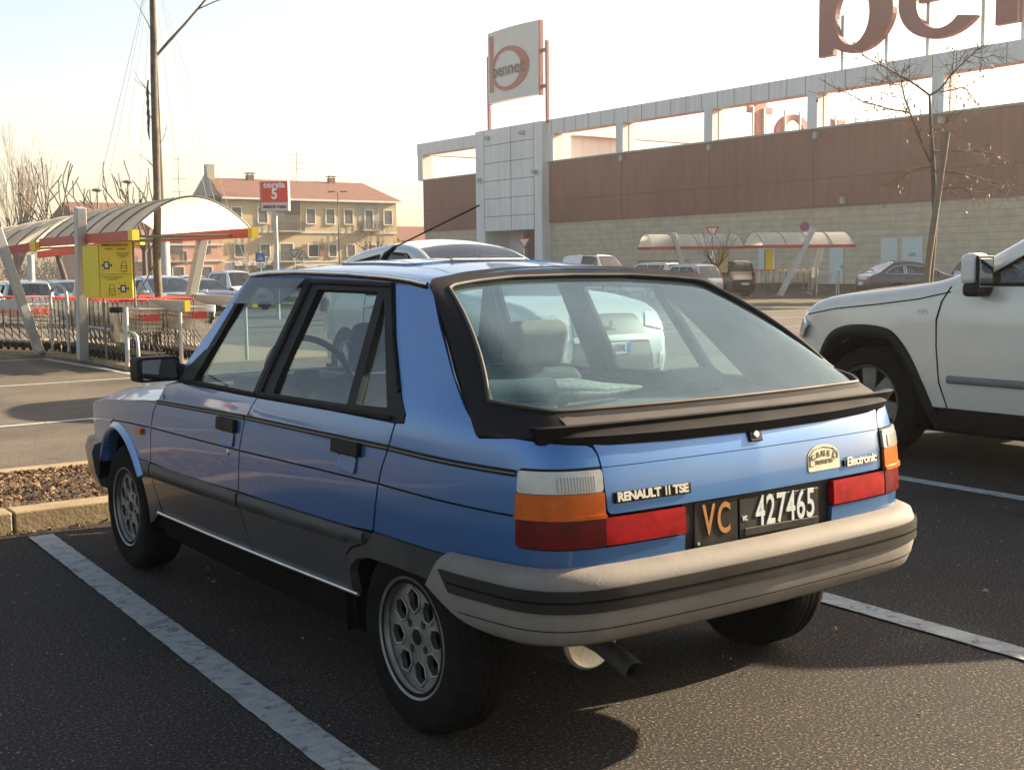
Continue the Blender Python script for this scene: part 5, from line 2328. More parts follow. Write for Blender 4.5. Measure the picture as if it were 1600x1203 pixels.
m_.build('gutter', M['frame_white'], rf_)
m_ = MB()
m_.box(.1, .9, 4.1, 5.0, 11.2, 13.2)
m_.build('chimney', M['plaster_grey'], rf_)
for x in (5.0, 14.6):
    m_ = MB()
    m_.box(x - .35, x + .35, 4.3, 5.0, 11.4, 12.2)
    m_.box(x - .5, x + .5, 4.2, 5.1, 12.35, 12.45)
    for s in (-.3, .3):
        m_.box(x + s - .05, x + s + .05, 4.6, 4.7, 12.2, 12.4)
    m_.build('chimney', M['roof_tile'], rf_)
for x in (1.6, 4.45, 9.9, 12.2, 14.4, 19.3):
    house_window(yh, x, 6.55, .95, 1.65)
house_window(yh, 16.9, 6.0, .9, 2.2, name='balcony_door')
m_ = MB()
m_.box(15.6, 18.1, -.03, .0, 6.0, 9.2)
m_.build('wall_panel', M['plaster_grey'], yh)
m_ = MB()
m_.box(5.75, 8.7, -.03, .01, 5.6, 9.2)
m_.build('wall_panel', mat('loggia_shade', (.055, .047, .042), .8), yh)  # flat dark panel, the recess's shade is put into its colour
house_window(yh, 6.4, 5.8, 1.0, 2.3, frame=False, y=-.04, name='balcony_door')
for x, w, mt in ((1.8, 1.0, 'shutter'), (4.6, .95, 'shutter'), (7.0, 1.4, 'shutter'), (10.1, 1.1, 'house_glass'), (12.4, .85, 'shutter'), (14.6, .9, 'shutter'), (17.2, .9, 'shutter_brown'), (20.0 - .2, 1.0, 'shutter')):
    wz, wh = (2.75, 1.35) if x != 7.0 else (2.3, 1.9)
    o = house_window(yh, x, wz, w, wh, mt)
    if mt == 'house_glass':
        for s in (-1, 1):
            m_ = MB()
            m_.box(x + s * 1.0 - .3, x + s * 1.0 + .3, -.16, -.1, wz, wz + wh)
            m_.build('open_shutter', M['shutter_brown'], o)
balcony(yh, 16.9, 5.9, 2.6)
balcony(yh, 7.3, 5.7, 2.9)
balcony(yh, 7.0, 2.25, 2.9)
balcony(yh, 17.4, 2.35, 3.2)
m_ = MB()
m_.box(-.02, WY, -.1, 0, 5.42, 5.62)
m_.box(-.02, WY, -.08, 0, 2.05, 2.2)
m_.build('string_course', M['plaster_white'], yh)
m_ = MB()
m_.box(1.2, 5.4, -.1, .1, -.8, 1.75)
m_.build('shop_window', M['shutter'], yh)
m_ = MB()
m_.box(1.1, 5.5, -.22, -.05, 1.75, 2.25)
m_.build('shop_fascia', M['frame_white'], yh)
m_ = MB()
m_.box(1.5, 3.6, -.16, -.1, -.1, 1.2)
m_.build('shop_display', mat('display', (.24, .12, .06), .7, var=.3, vscale=2), yh)
for x in (8.6, 11.2, 14.0):
    m_ = MB()
    m_.box(x - .45, x + .45, -.12, .05, -.8, 1.7)
    m_.build('door', M['shutter_brown'], yh)


def aerial_tv(name, label, loc, h, bars):
    m_ = MB()
    m_.tube([(0, 0, 0), (0, 0, h)], .035, 5)
    for z, w, t in bars:
        m_.tube([(-w / 2, 0, z), (w / 2, 0, z)], .022, 4)
        for k in range(t):
            xx = -w / 2 + w * (k + .5) / t
            m_.tube([(xx, -.3, z), (xx, .3, z)], .015, 4)
    return tag(m_.build(name, M['rail_dark'], None, loc, (0, 0, R(YAW))), label, 'aerial', 'television aerials on the roofs')


x, y = vxy(-24.95, 142.5)
aerial_tv('tv_aerial', 'tall comb-shaped television aerial on the middle of the yellow house roof', (x, y, 11.3), 3.6, ((3.4, 2.0, 6), (2.4, 1.5, 5), (1.7, 1.8, 5)))
x, y = vxy(-39.5, 145)
aerial_tv('tv_aerial', 'television aerial rising left of the yellow house gable', (x, y, 7.8), 7.0, ((6.7, 1.4, 4), (4.4, 1.8, 5), (2.9, 1.6, 5)))

ph = place_house('pink_house', 'pink two-storey house beside the yellow house, behind the near trolley shelter', -32.86, 138, 0, -16.0)
m_ = MB()
m_.box(0, 16.0, -.2, 9, -2, 7.2)
m_.build('wall', M['plaster_pink'], ph)
m_ = MB()
gable_roof(m_, 0, 16.0, -.2, 9, 7.2, 8.9, .5)
m_.build('roof', M['roof_tile'], ph)
for x in (1.8, 5.0, 8.0, 10.6, 13.9):
    house_window(ph, x, 3.2, 1.2, 2.0, y=-.2, frame=False)
    house_window(ph, x, -.6, 1.2, 2.3, y=-.2, frame=True)
m_ = MB()
m_.box(0, 16, -.32, -.2, 4.1, 4.3)
m_.box(0, 16, -.32, -.2, 2.3, 2.5)
m_.build('string_course', M['plaster_white'], ph)
b_ = balcony(ph, 9.2, 2.4, 4.2)

rh = place_house('small_house', 'low cream house with a red tiled roof between the yellow house and the supermarket', -14.2, 158, 0)
m_ = MB()
m_.box(0, 14, 0, 8, -2, 4.9)
m_.build('wall', M['plaster_yellow'], rh)
m_ = MB()
gable_roof(m_, 0, 14, 0, 8, 4.9, 6.9, .4)
m_.build('roof', M['roof_tile'], rh)
for x in (1.5, 4.2):
    house_window(rh, x, 1.2, .9, 1.8)


# =================================================================== other cars
def offset_curve(P, r):
    out = []
    for i in range(len(P)):
        a = P[max(0, i - 1)]
        b = P[min(len(P) - 1, i + 1)]
        t = (b - a) / (np.linalg.norm(b - a) + 1e-9)
        out.append(np.array([t[1], -t[0]]))       # outward for a profile running front -> roof -> rear
    return np.array(out)


GLASS_CAR = glass_mat('glass_car', (.30, .36, .37), .03)
M['glass_car'] = GLASS_CAR
M['plate_eu'] = mat('plate_eu', (.62, .63, .62), .45)
M['plate_blue'] = mat('plate_blue', (.03, .10, .42), .5)
M['hub'] = mat('hub', (.42, .42, .41), .4, .7, var=.2, vscale=12)
M['hub_dark'] = mat('hub_dark', (.14, .135, .125), .45, .6, var=.3, vscale=12)
M['grille_dark'] = mat('grille_dark', (.02, .02, .021), .5)
M['head_lens'] = mat('head_lens', (.50, .52, .53), .08, .3, coat=1.0, var=.25, vscale=14)
TYRES = {}


def car_wheel(par, loc, r, w, sgn, spokes=5, rim='hub'):
    e = bpy.data.objects.new('wheel', None)
    COL.objects.link(e)
    e.parent = par
    e.location = loc
    key = (round(r, 3), round(w, 3), spokes)
    if key not in TYRES:
        t = MB()
        h = w / 2
        rr = r * .66
        t.lathe([(rr, -h * .9), (rr * 1.1, -h * 1.02), (r * .9, -h), (r * .98, -h * .8), (r, -h * .55), (r, h * .55), (r * .98, h * .8), (r * .9, h), (rr * 1.1, h * 1.02), (rr, h * .9)][::-1], 36)
        m_ = MB()
        m_.lathe([(rr * .93, h * .55), (rr * .97, h * .93), (rr * 1.03, h * 1.0), (rr * 1.04, h * .8)][::-1], 36)
        m_.lathe([(.0001, h * .72), (rr * .18, h * .74), (rr * .22, h * .66)][::-1], 16)
        for k in range(spokes):
            a0 = 2 * math.pi * k / spokes
            ca, sa = math.cos(a0), math.sin(a0)
            wd0, wd1 = rr * .16, rr * .24
            P = []
            for rad, wd in ((rr * .15, wd0), (rr * .97, wd1)):
                for s in (-1, 1):
                    P.append((rad * ca - s * wd * sa, rad * sa + s * wd * ca))
            a_, b_, d_, c_ = P
            m_.prism([[a_, d_, c_, b_][::1] if True else P], h * .25, Matrix.Translation((0, 0, h * .78)))
        d = MB()
        d.lathe([(.0001, h * .2), (rr * .95, h * .2), (rr * .95, h * .8)][::-1], 24)
        TYRES[key] = [t, m_, d]
    L = TYRES[key]
    mx = Matrix.Rotation(R(90) * sgn, 4, 'Y')
    for i, (nm, mt) in enumerate((('tyre', 'tyre_rubber'), ('rim', rim), ('brake', 'dark'))):
        if isinstance(L[i], MB):
            L[i] = L[i].build(nm, M[mt], e)
            o = L[i]
        else:
            o = L[i].copy()
            COL.objects.link(o)
            o.parent = e
        o.matrix_local = mx
    return e


def build_car(spec):
    """a car from its side profile: rounded body skin with cut wheel arches, glazed openings, lights, bumpers, wheels"""
    L, W, H = spec['L'], spec['W'], spec['H']
    root = thing(spec['name'], spec['label'], 'car', spec['loc'], R(spec['yaw']), spec.get('group'))
    pm = spec['paint']
    P = np.array(spec['profile'], float)          # (y,z) front bottom -> bonnet -> roof -> rear bottom
    tags_ = spec['seg']                           # per profile segment: b body, w windscreen, r rear window, d dark
    belt = spec['belt']
    hw = W / 2
    tum = spec.get('tumble', .38)
    yf, yr, wr = spec['yf'], spec['yr'], spec['wr']
    yc = (P[:, 1].size and (P[:, 0].max() + P[:, 0].min()) / 2)
    hl = (P[:, 0].max() - P[:, 0].min()) / 2
    bz_t, bz_d = smooth_table([.2, .35, .6, .85 * belt + .0, belt, H], [.07, .03, .0, .0, .025, .025 + (H - belt) * tum], .03)
    nose = spec.get('nose', .16)

    def half(y, z):
        t = min(1, abs(y - yc) / hl)
        return hw - hw * nose * t ** 5 - float(np.interp(z, bz_t, bz_d))

    def side_pos(y, z):
        return np.array([half(y, z), y, z])
    SS = numsurf(side_pos, .01, np.array([1., 0, 0]))
    rr = spec.get('round', .07)
    # dense profile
    pts, segt = [], []
    for i in range(len(P) - 1):
        k = max(1, int(np.linalg.norm(P[i + 1] - P[i]) / spec.get('res', .12)))
        for j in range(k):
            pts.append(P[i] + (P[i + 1] - P[i]) * j / k)
            segt.append(tags_[i])
    pts.append(P[-1])
    pts = np.array(pts)
    # light smoothing so the corners of the profile are rolled
    sm = pts.copy()
    for _ in range(spec.get('smooth', 2)):
        sm[1:-1] = .25 * sm[:-2] + .5 * sm[1:-1] + .25 * sm[2:]
    pts = sm
    nrm = offset_curve(pts, rr) * -1
    if nrm[len(nrm) // 2][1] < 0:
        nrm = -nrm
    K = 4
    rows, rn = [], []
    for p, n in zip(pts, nrm):
        q = p - n * rr
        wb = half(q[0], q[1])
        row, nr = [], []
        for k in range(K + 1):
            a = math.pi / 2 * k / K
            pos = q + n * rr * math.sin(a)
            x = wb - rr * (1 - math.cos(a))
            row.append((x, pos[0], pos[1]))
            nr.append((math.cos(a), n[0] * math.sin(a), n[1] * math.sin(a)))
        for s in (.66, .33, 0.0):
            crown = spec.get('crown', .03) * (1 - s * s)
            pos = p + n * crown
            row.append(((wb - rr) * s, pos[0], pos[1]))
            nn_ = Vector((crown * 1.2 * s, n[0], n[1])).normalized()
            nr.append(tuple(nn_))
        rows.append(row)
        rn.append(nr)
    C = K + 4
    body = MB()
    panes = {'w': MB(), 'r': MB(), 'd': MB(), 's': MB()}
    for i in range(len(rows) - 1):
        t = segt[i]
        for k in range(C - 1):
            tgt = body if (t == 'b' or k < K) else panes[t]
            quad = [(i, k), (i, k + 1), (i + 1, k + 1), (i + 1, k)]
            V = [rows[a][b] for a, b in quad]
            N = [rn[a][b] for a, b in quad]
            for sg in (1, -1):
                v = [(x * sg, y, z) for x, y, z in V]
                nn_ = [(x * sg, y, z) for x, y, z in N]
                if sg < 0:
                    v, nn_ = v[::-1], nn_[::-1]
                # orientation
                a_, b_, c_ = Vector(v[0]), Vector(v[1]), Vector(v[2])
                if (b_ - a_).cross(c_ - a_).dot(Vector(nn_[1])) < 0:
                    v, nn_ = v[::-1], nn_[::-1]
                tgt.face(v, nn_)
    # side skin
    q = pts - nrm * rr
    sill = spec.get('sill', .30)
    outline = [tuple(p) for p in q if p[1] > sill + .02]
    ar = spec.get('ar', wr * 1.13)

    def arch_pts(cy):
        dz = sill - wr
        a = math.degrees(math.asin(max(-1, min(1, dz / ar))))
        if 'arch_shape' in spec:
            return [p for p in spec['arch_shape'](cy) if p[1] > sill]
        return circle(cy, wr, ar, 18, a, 180 - a)[::1]
    low = [(outline[-1][0], sill)] if outline[-1][1] > sill + .05 else []
    rear_arch = arch_pts(yr)[::-1]
    front_arch = arch_pts(yf)[::-1]
    loop = outline + low + rear_arch + front_arch + ([(outline[0][0], sill)] if outline[0][1] > sill + .05 else [])
    wins = spec['windows']
    wl = [round_poly(w, .03) for w in wins]
    sd = MB()
    sd.patch([loop] + wl, SS, .16, 0, 0, bstep=.1)
    for sg in (1, -1):
        s2 = sd if sg > 0 else sd.mirrored()
        body.v, off = body.v, len(body.v)
        body.v += s2.v
        body.f += [tuple(i + off for i in f) for f in s2.f]
        body.n += s2.n
        body.mi += s2.mi
    # wheel arches and floor, dark
    bo = body.build('body', pm, root)
    un = MB()
    un.box(-hw + .14, hw - .14, P[:, 0].min() + .15, P[:, 0].max() - .15, .22, .26)
    un.box(-hw + .10, hw - .10, min(yf, yr) + .5, max(yf, yr) - .5, .26, belt - .08)
    for cy in (yf, yr):
        a = circle(cy, wr, ar + .01, 12, -20, 200)
        for sg in (-1, 1):
            for i in range(len(a) - 1):
                un.face([(sg * (hw - .34), a[i][0], a[i][1]), (sg * (hw - .02 - hw * nose * min(1, abs(cy - yc) / hl) ** 5), a[i][0], a[i][1]),
                         (sg * (hw - .02 - hw * nose * min(1, abs(cy - yc) / hl) ** 5), a[i + 1][0], a[i + 1][1]), (sg * (hw - .34), a[i + 1][0], a[i + 1][1])])
            un.face([(sg * (hw - .34), y_, z_) for y_, z_ in a])
    un.build('underbody', M['dark'], root)
    gm = spec.get('glass', M['glass_car'])
    if panes['w'].f:
        panes['w'].build('windscreen', gm, root)
    if panes['r'].f:
        panes['r'].build('rear_window', gm, root)
    if panes['d'].f:
        panes['d'].build(spec.get('dark_name', 'lower_trim'), spec.get('dark_mat', M['trim_black']), root)
    for sg in (1, -1):
        for w in wl:
            g_ = MB()
            g_.patch([w], SS, .2, 0, -.012, bstep=.15)
            (g_ if sg > 0 else g_.mirrored()).build('side_window', gm, root)
    # window surround
    if spec.get('surround', True):
        ss = MB()
        for w in wl:
            pp_ = []
            for y_, z_ in resample(w, .12):
                p_, n_ = SS(y_, z_)
                pp_.append(Vector(p_ + n_ * .002))
            ss.tube(pp_, spec.get('surround_r', .012), 5, closed=True)
        for sg in (1, -1):
            (ss if sg > 0 else ss.mirrored()).build('window_trim', spec.get('surround_mat', M['trim_black']), root)
    # door joints
    dj = spec.get('joints', [])
    if dj:
        for ln in dj:
            j_ = MB()
            j_.tube([Vector(SS(y_, z_)[0]) for y_, z_ in resample(ln, .08, False)], .005, 5)
            for sg in (1, -1):
                (j_ if sg > 0 else j_.mirrored()).build('panel_joint', M['dark'], root)
    for hy, hz in spec.get('handles', []):
        h_ = MB()
        p_, n_ = SS(hy, hz)
        h_.rbox(p_[0] - .005, p_[0] + .035, hy - .09, hy + .09, hz - .018, hz + .018, .012)
        for sg in (1, -1):
            (h_ if sg > 0 else h_.mirrored()).build('handle', spec.get('handle_mat', pm), root)
    if 'moulding' in spec:
        y0_, y1_, z_, hh = spec['moulding']
        h_ = MB()
        V, N, F = [], [], []
        yy = np.linspace(y0_, y1_, 12)
        for y_ in yy:
            for dz, o_ in ((-hh, 0), (-hh * .7, .018), (hh * .7, .018), (hh, 0)):
                p_, n_ = SS(y_, z_ + dz)
                V.append(p_ + n_ * o_)
                N.append(n_ + np.array([0, 0, dz / hh * .8]))
        for i in range(len(yy) - 1):
            for k in range(3):
                F.append((i * 4 + k, (i + 1) * 4 + k, (i + 1) * 4 + k + 1, i * 4 + k + 1))
        h_.mesh(V, F, N)
        for sg in (1, -1):
            (h_ if sg > 0 else h_.mirrored()).build('side_moulding', spec.get('moulding_mat', M['trim_black']), root)
    if spec.get('arch_trim'):
        for cy in (yf, yr):
            t_ = MB()
            a = spec['arch_shape'](cy) if 'arch_shape' in spec else circle(cy, wr, ar, 22, -8, 188)
            V, N, F = [], [], []
            wdt = spec['arch_trim']
            cyz = np.array([cy, wr])
            for y_, z_ in a:
                d_ = np.array([y_, z_]) - cyz
                rl = np.linalg.norm(d_)
                d_ = d_ / rl
                for e_, o_ in ((-.03, -.06), (-.005, .012), (.4 * wdt, .022), (wdt, .006), (wdt + .004, -.004)):
                    yy_, zz_ = cyz + d_ * (rl + e_)
                    p_, n_ = SS(yy_, zz_)
                    V.append(p_ + n_ * o_)
                    N.append(n_ + np.array([0, d_[0], d_[1]]) * (-1.2 if e_ < .0 else (.8 if e_ > wdt * .9 else .1)))
            for i in range(len(a) - 1):
                for k in range(4):
                    F.append((i * 5 + k, i * 5 + k + 1, (i + 1) * 5 + k + 1, (i + 1) * 5 + k))
            t_.mesh(V, F, N)
            for sg in (1, -1):
                (t_ if sg > 0 else t_.mirrored()).build('arch_trim', spec.get('arch_mat', M['trim_black']), root)

    # patches on the front / rear skin: surface by (x, s) with s = position along profile
    cum = np.concatenate([[0], np.cumsum(np.linalg.norm(np.diff(pts, axis=0), axis=1))])

    def skin_pos(x, s):
        py = np.array([np.interp(s, cum, pts[:, 0]), np.interp(s, cum, pts[:, 1])])
        n_ = np.array([np.interp(s, cum, nrm[:, 0]), np.interp(s, cum, nrm[:, 1])])
        qq = py - n_ * rr
        wb = half(qq[0], qq[1])
        ax = abs(x)
        if ax <= wb - rr:
            o_ = spec.get('crown', .03) * (1 - (ax / (wb - rr)) ** 2)
            py = py + n_ * o_
        else:
            t_ = min(1, (ax - (wb - rr)) / rr)
            py = qq + n_ * rr * math.sqrt(max(0, 1 - t_ * t_))
        return np.array([x, py[0], py[1]])

    def s_at(z, front=True):
        idx = range(len(pts)) if front else range(len(pts) - 1, -1, -1)
        prev = None
        for i in idx:
            if pts[i][1] >= z:
                if prev is None:
                    return cum[i]
                a_, b_ = pts[prev][1], pts[i][1]
                t_ = (z - a_) / (b_ - a_ + 1e-9)
                return cum[prev] + (cum[i] - cum[prev]) * t_
            prev = i
        return cum[len(cum) // 2]

    def skin_patch(name, mtl, x0, x1, z0, z1, front, off=.006, r=.02, both_=True, thick=.03, parent=None, poly=None, step=.06):
        fdir = np.array([0, 1. if front else -1., .25])
        SK = numsurf(skin_pos, .01, fdir)
        if poly is None:
            s0, s1 = s_at(z0, front), s_at(z1, front)
            pl_ = round_poly([(x0, s0), (x1, s0), (x1, s1), (x0, s1)], r)
        else:
            pl_ = round_poly([(x_, s_at(z_, front)) for x_, z_ in poly], r)
        o_ = MB()
        o_.patch([pl_], SK, step, thick, off, bstep=step)
        a_ = o_.build(name, mtl, parent or root)
        if both_:
            o_.mirrored().build(name, mtl, parent or root)
        return a_
    for it in spec.get('patches', []):
        skin_patch(**it)
    # plates
    if 'plate_front' in spec or 'plate_rear' in spec:
        for key, fr_ in (('plate_front', True), ('plate_rear', False)):
            if key in spec:
                z_ = spec[key]
                yy_ = skin_pos(0, s_at(z_, fr_))[1] + (.02 if fr_ else -.02)
                mm_ = frame_at((0, yy_, z_), (-1 if fr_ else 1, 0, 0), (0, 0, 1))
                p_ = MB()
                p_.rbox(-.26 if not fr_ else -.18, .26 if not fr_ else .18, -.055, .055, -.02, .006, .006, m=mm_)
                hw_ = .18 if fr_ else .26
                po = p_.build('number_plate', M['plate_eu'], root)
                p_ = MB()
                p_.box(-hw_ + .005, -hw_ + .042, -.05, .05, .005, .008, m=mm_)
                p_.box(hw_ - .042, hw_ - .005, -.05, .05, .005, .008, m=mm_)
                p_.build('plate_band', M['plate_blue'], po)
                if spec.get('plate_text'):
                    text_mesh(spec['plate_text'], .085, .002, .001, 1.0, mm_ @ Matrix.Translation((0, 0, .008)), xs=.62).build('plate_letters', M['plate_black'], po)
    # mirrors
    if 'mirror' in spec:
        my, mz = spec['mirror'][:2]
        ms = spec['mirror'][2] if len(spec['mirror']) > 2 else 1.0
        for sg in (1, -1):
            m_ = MB()
            x_ = half(my, mz)
            if spec.get('tall_mirror'):
                a_, b_ = sorted((sg * (x_ + .02), sg * (x_ + .20)))
                m_.rbox(a_, b_, my - .05, my + .075, mz - .06, mz + .145, .045, 3)
                k_ = MB()
                k_.rbox(a_ - .004, b_ + .004, my - .062, my + .05, mz - .13, mz - .04, .03, 3)
                k_.rbox(a_, b_, my - .064, my - .045, mz - .10, mz + .13, .01, 2)
                k_.build('mirror_base', M['trim_black'], root)
            else:
                m_.rbox(sg * (x_ + .13 * ms) - .10 * ms, sg * (x_ + .13 * ms) + .10 * ms, my - .04 * ms, my + .07 * ms, mz - .055 * ms, mz + .07 * ms, .04 * ms, 3)
            m_.tube([(sg * (x_ - .03), my + .02, mz - .05), (sg * (x_ + .08), my + .02, mz - .02)], [.035, .025], 6)
            mo = m_.build('door_mirror', spec.get('mirror_mat', pm), root)
            m_ = MB()
            if spec.get('tall_mirror'):
                m_.rbox(min(sg * (x_ + .04), sg * (x_ + .18)), max(sg * (x_ + .04), sg * (x_ + .18)), my - .068, my - .062, mz - .07, mz + .11, .003)
            else:
                m_.rbox(sg * (x_ + .13 * ms) - .085 * ms, sg * (x_ + .13 * ms) + .085 * ms, my - .046 * ms, my - .035 * ms, mz - .04 * ms, mz + .055 * ms, .004)
            m_.build('mirror_glass', M['mirror'], mo)
    # seats so the glass does not look into a void
    if spec.get('seats', True):
        s_ = MB()
        ry = spec.get('seat_y', (yf - 1.35, yr + .35))
        for yy_ in ry:
            for xx_ in ((-.37, .37)):
                s_.rbox(xx_ - .24, xx_ + .24, yy_ - .08, yy_ + .08, .4, belt + .05, .05, 2)
                s_.rbox(xx_ - .13, xx_ + .13, yy_ - .09, yy_ + .0, belt + .08, belt + .26, .04, 2)
        s_.build('seat', M['interior'], root)
        if spec.get('wheel_vis'):
            s_ = MB()
            mm_ = Matrix.Translation((-.37, yf - .78, belt - .02)) @ Matrix.Rotation(R(65), 4, 'X')
            s_.tube([mm_ @ Vector((.18 * math.cos(a), .18 * math.sin(a), 0)) for a in np.linspace(0, 6.2832, 25)[:-1]], .014, 6, closed=True)
            s_.build('steering_wheel', M['trim_black'], root)
    tx = spec.get('track', hw - .13)
    for (cy, sg) in ((yf, 1), (yf, -1), (yr, 1), (yr, -1)):
        car_wheel(root, (sg * tx, cy, wr), wr, spec.get('ww', .2), sg, spec.get('spokes', 5), spec.get('rim', 'hub'))
    return root, SS, skin_patch, skin_pos, s_at, half


def car_paint(name, col, metal=.3, dirt=.1):
    return paint_mat(name, col, metal, .35, 1.0, dirt)


P_WHITE = car_paint('paint_white', (.66, .66, .63), 0, .06)
P_SILVER = car_paint('paint_silver', (.40, .42, .42), .6, .08)
P_PEARL = car_paint('paint_pearl', (.50, .51, .49), .3, .06)
P_NAVY = car_paint('paint_navy', (.012, .018, .036), .3, .06)
P_TEAL = car_paint('paint_teal', (.10, .20, .24), .4, .1)
P_BLACK = car_paint('paint_black', (.018, .018, .020), .2, .12)
P_GREY = car_paint('paint_grey', (.09, .11, .13), .4, .1)
P_BEIGE = car_paint('paint_beige', (.42, .38, .31), .3, .08)
P_STEEL = car_paint('paint_steel', (.30, .36, .40), .5, .08)
lensR, lensA, lensC = M['lens_red'], M['lens_amber'], M['head_lens']


def pos(lat, dep):
    x, y = vxy(lat, dep)
    return (x, y, gz(x, y))


def px_lat(px, dep):
    return (px - 800) / 1876.7 * dep


# ---- generic shapes (y forward, origin on the ground under the rear axle) -----------------------
def hatch_spec(name, label, paint, px, dep, yaw, L=4.0, W=1.70, H=1.47, bonnet=.92, rake=.9, tail=.25, group=None, wagon=False, wr=.30):
    yf = L * .63
    yr = 0.0
    f = yf + L * .20
    b = f - L
    wsb = yf - .35
    wst = wsb - rake
    rt = b + tail + (.0 if wagon else .25)
    prof = [(f - .05, .28), (f, .42), (f - .02, .62), (f - .22, bonnet - .17), (wsb + .55, bonnet - .03), (wsb, bonnet + .06), (wst, H - .07), (wst - .5, H), ((wst + rt) / 2 - .3, H), (rt, H - .06),
            (b + .08, .96), (b + .01, .85), (b, .5), (b + .05, .30)]
    seg = ['d', 'b', 'b', 'b', 'b', 'w', 'b', 'b', 'b', 'r', 'b', 'b', 'd']
    belt = .93
    zt = H - .13
    mid = (wst + b) / 2 + .35
    wins = [[(wsb - .30, belt + .04), (wst - .10, zt), (mid + .04, zt), (mid + .04, belt + .03)],
            [(mid - .04, belt + .03), (mid - .04, zt), (rt + .30, zt - .02), (rt - .02, belt + .05)]]
    if wagon:
        wins[1] = [(mid - .04, belt + .03), (mid - .04, zt), (mid - .85, zt), (mid - .85, belt + .03)]
        wins.append([(mid - .93, belt + .03), (mid - .93, zt), (rt + .18, zt - .02), (b + .40, belt + .05)])
    pt = [dict(name='headlight', mtl=lensC, x0=.42, x1=.76, z0=.62, z1=.74, front=True),
          dict(name='grille', mtl=M['grille_dark'], x0=-.40, x1=.40, z0=.60, z1=.70, front=True, both_=False, thick=.01),
          dict(name='tail_light', mtl=lensR, x0=.55, x1=.79, z0=.70, z1=.93, front=False),
          dict(name='bumper_strip', mtl=M['trim_black'], x0=-.70, x1=.70, z0=.47, z1=.54, front=False, both_=False, thick=.01)]
    return dict(name=name, label=label, paint=paint, loc=pos(px_lat(px, dep), dep), yaw=yaw, L=L, W=W, H=H, profile=prof, seg=seg, belt=belt, yf=yf, yr=yr, wr=wr,
                windows=wins, patches=pt, plate_front=.42, plate_rear=.60, mirror=(wsb - .25, belt + .08), group=group,
                joints=[[(mid, belt), (mid, .36)], [(wsb - .12, belt), (wsb - .12, .38)]], handles=[(mid + .16, .82), (rt + .35, .82)])


G1 = 'cars parked beyond the near trolley shelter'
build_car(hatch_spec('estate_car', 'steel blue estate car seen from behind left of the yellow notice board', P_STEEL, 44, 38, -4, 4.35, 1.72, 1.43, group=G1, wagon=True))
build_car(hatch_spec('hatchback_car', 'blue-green hatchback facing the camera just right of the steel blue estate', P_TEAL, 98, 46, 182, 3.85, 1.65, 1.46, group=G1))
build_car(hatch_spec('hatchback_car', 'dark grey hatchback, roof and windows only, behind the estate car at the left edge', P_BLACK, 14, 52, 182, 4.0, 1.70, 1.48, group=G1))
build_car(hatch_spec('hatchback_car', 'pale green-grey hatchback with a long windscreen behind the thin tree trunk', P_STEEL, 243, 38, 180, 3.95, 1.70, 1.50, rake=1.15, group=G1))
build_car(hatch_spec('hatchback_car', 'dark blue hatchback facing the camera beside the leaning rear shelter post', P_NAVY, 302, 50, 182, 3.9, 1.66, 1.46, group=G1))
build_car(hatch_spec('hatchback_car', 'light silver car whose roof shows just above the dark blue hatchback', P_SILVER, 290, 60, 182, 4.1, 1.70, 1.62, group=G1))
s = hatch_spec('minivan', 'white minivan parked right of the rear shelter post in front of the yellow house', P_WHITE, 352, 56, 184, 4.1, 1.72, 1.80, bonnet=1.02, rake=.75, tail=.08, group=G1)
build_car(s)
build_car(hatch_spec('hatchback_car', 'silver hatchback cut by the left edge of the photo beside the trolleys', P_SILVER, -38, 33, 100, 3.9, 1.66, 1.46, group=G1))

G0 = 'cars parked left of the photo frame'  # out of view, added so the blue car's side has something to reflect
for (x_, y_, yw, pt_, lab) in ((-8.2, 17.5, 92, P_WHITE, 'white hatchback parked left of the trolley shelter outside the photo'), (-13.5, 27.0, 88, P_SILVER, 'silver hatchback parked farther left outside the photo')):
    s = hatch_spec('hatchback_car', lab, pt_, 0, 30, yw, 4.0, 1.70, 1.48, group=G0)
    s['loc'] = (x_, y_, gz(x_, y_))
    build_car(s)

# right-hand side, in the shade of the supermarket
G2 = 'cars parked in front of the supermarket'
s = hatch_spec('city_car', 'small silver city car with tall red tail lamps seen above the blue car roof', P_SILVER, 1097, 49.5, -2, 3.54, 1.60, 1.56, bonnet=1.0, rake=.65, tail=.02, group=G2)
s['patches'][2] = dict(name='tail_light', mtl=lensR, x0=.60, x1=.75, z0=.98, z1=1.42, front=False, off=.012)
s['plate_rear'] = .72
build_car(s)
s = hatch_spec('estate_car', 'pale silver estate car with roof bars behind the small silver city car', P_PEARL, 1046, 57, -2, 4.5, 1.78, 1.64, bonnet=1.0, wagon=True, group=G2)
r_, SS_, sp_, skp_, sat_, hf_ = build_car(s)
for sg in (1, -1):
    m_ = MB()
    m_.tube([(sg * .60, 1.55, 1.62), (sg * .60, 1.4, 1.70), (sg * .60, -.6, 1.70), (sg * .60, -.75, 1.62)], .022, 6)
    m_.build('roof_bar', M['trim_black'], r_)
s = hatch_spec('off_road_car', 'black off-road car with a beige tailgate box right of the small silver city car', P_BLACK, 1146, 55, -2, 4.4, 1.80, 1.68, bonnet=1.05, wagon=True, tail=.05, wr=.37, group=G2)
s['patches'].append(dict(name='tailgate_panel', mtl=P_BEIGE, x0=-.75, x1=.40, z0=.78, z1=1.16, front=False, both_=False, off=.05, thick=.1))
build_car(s)


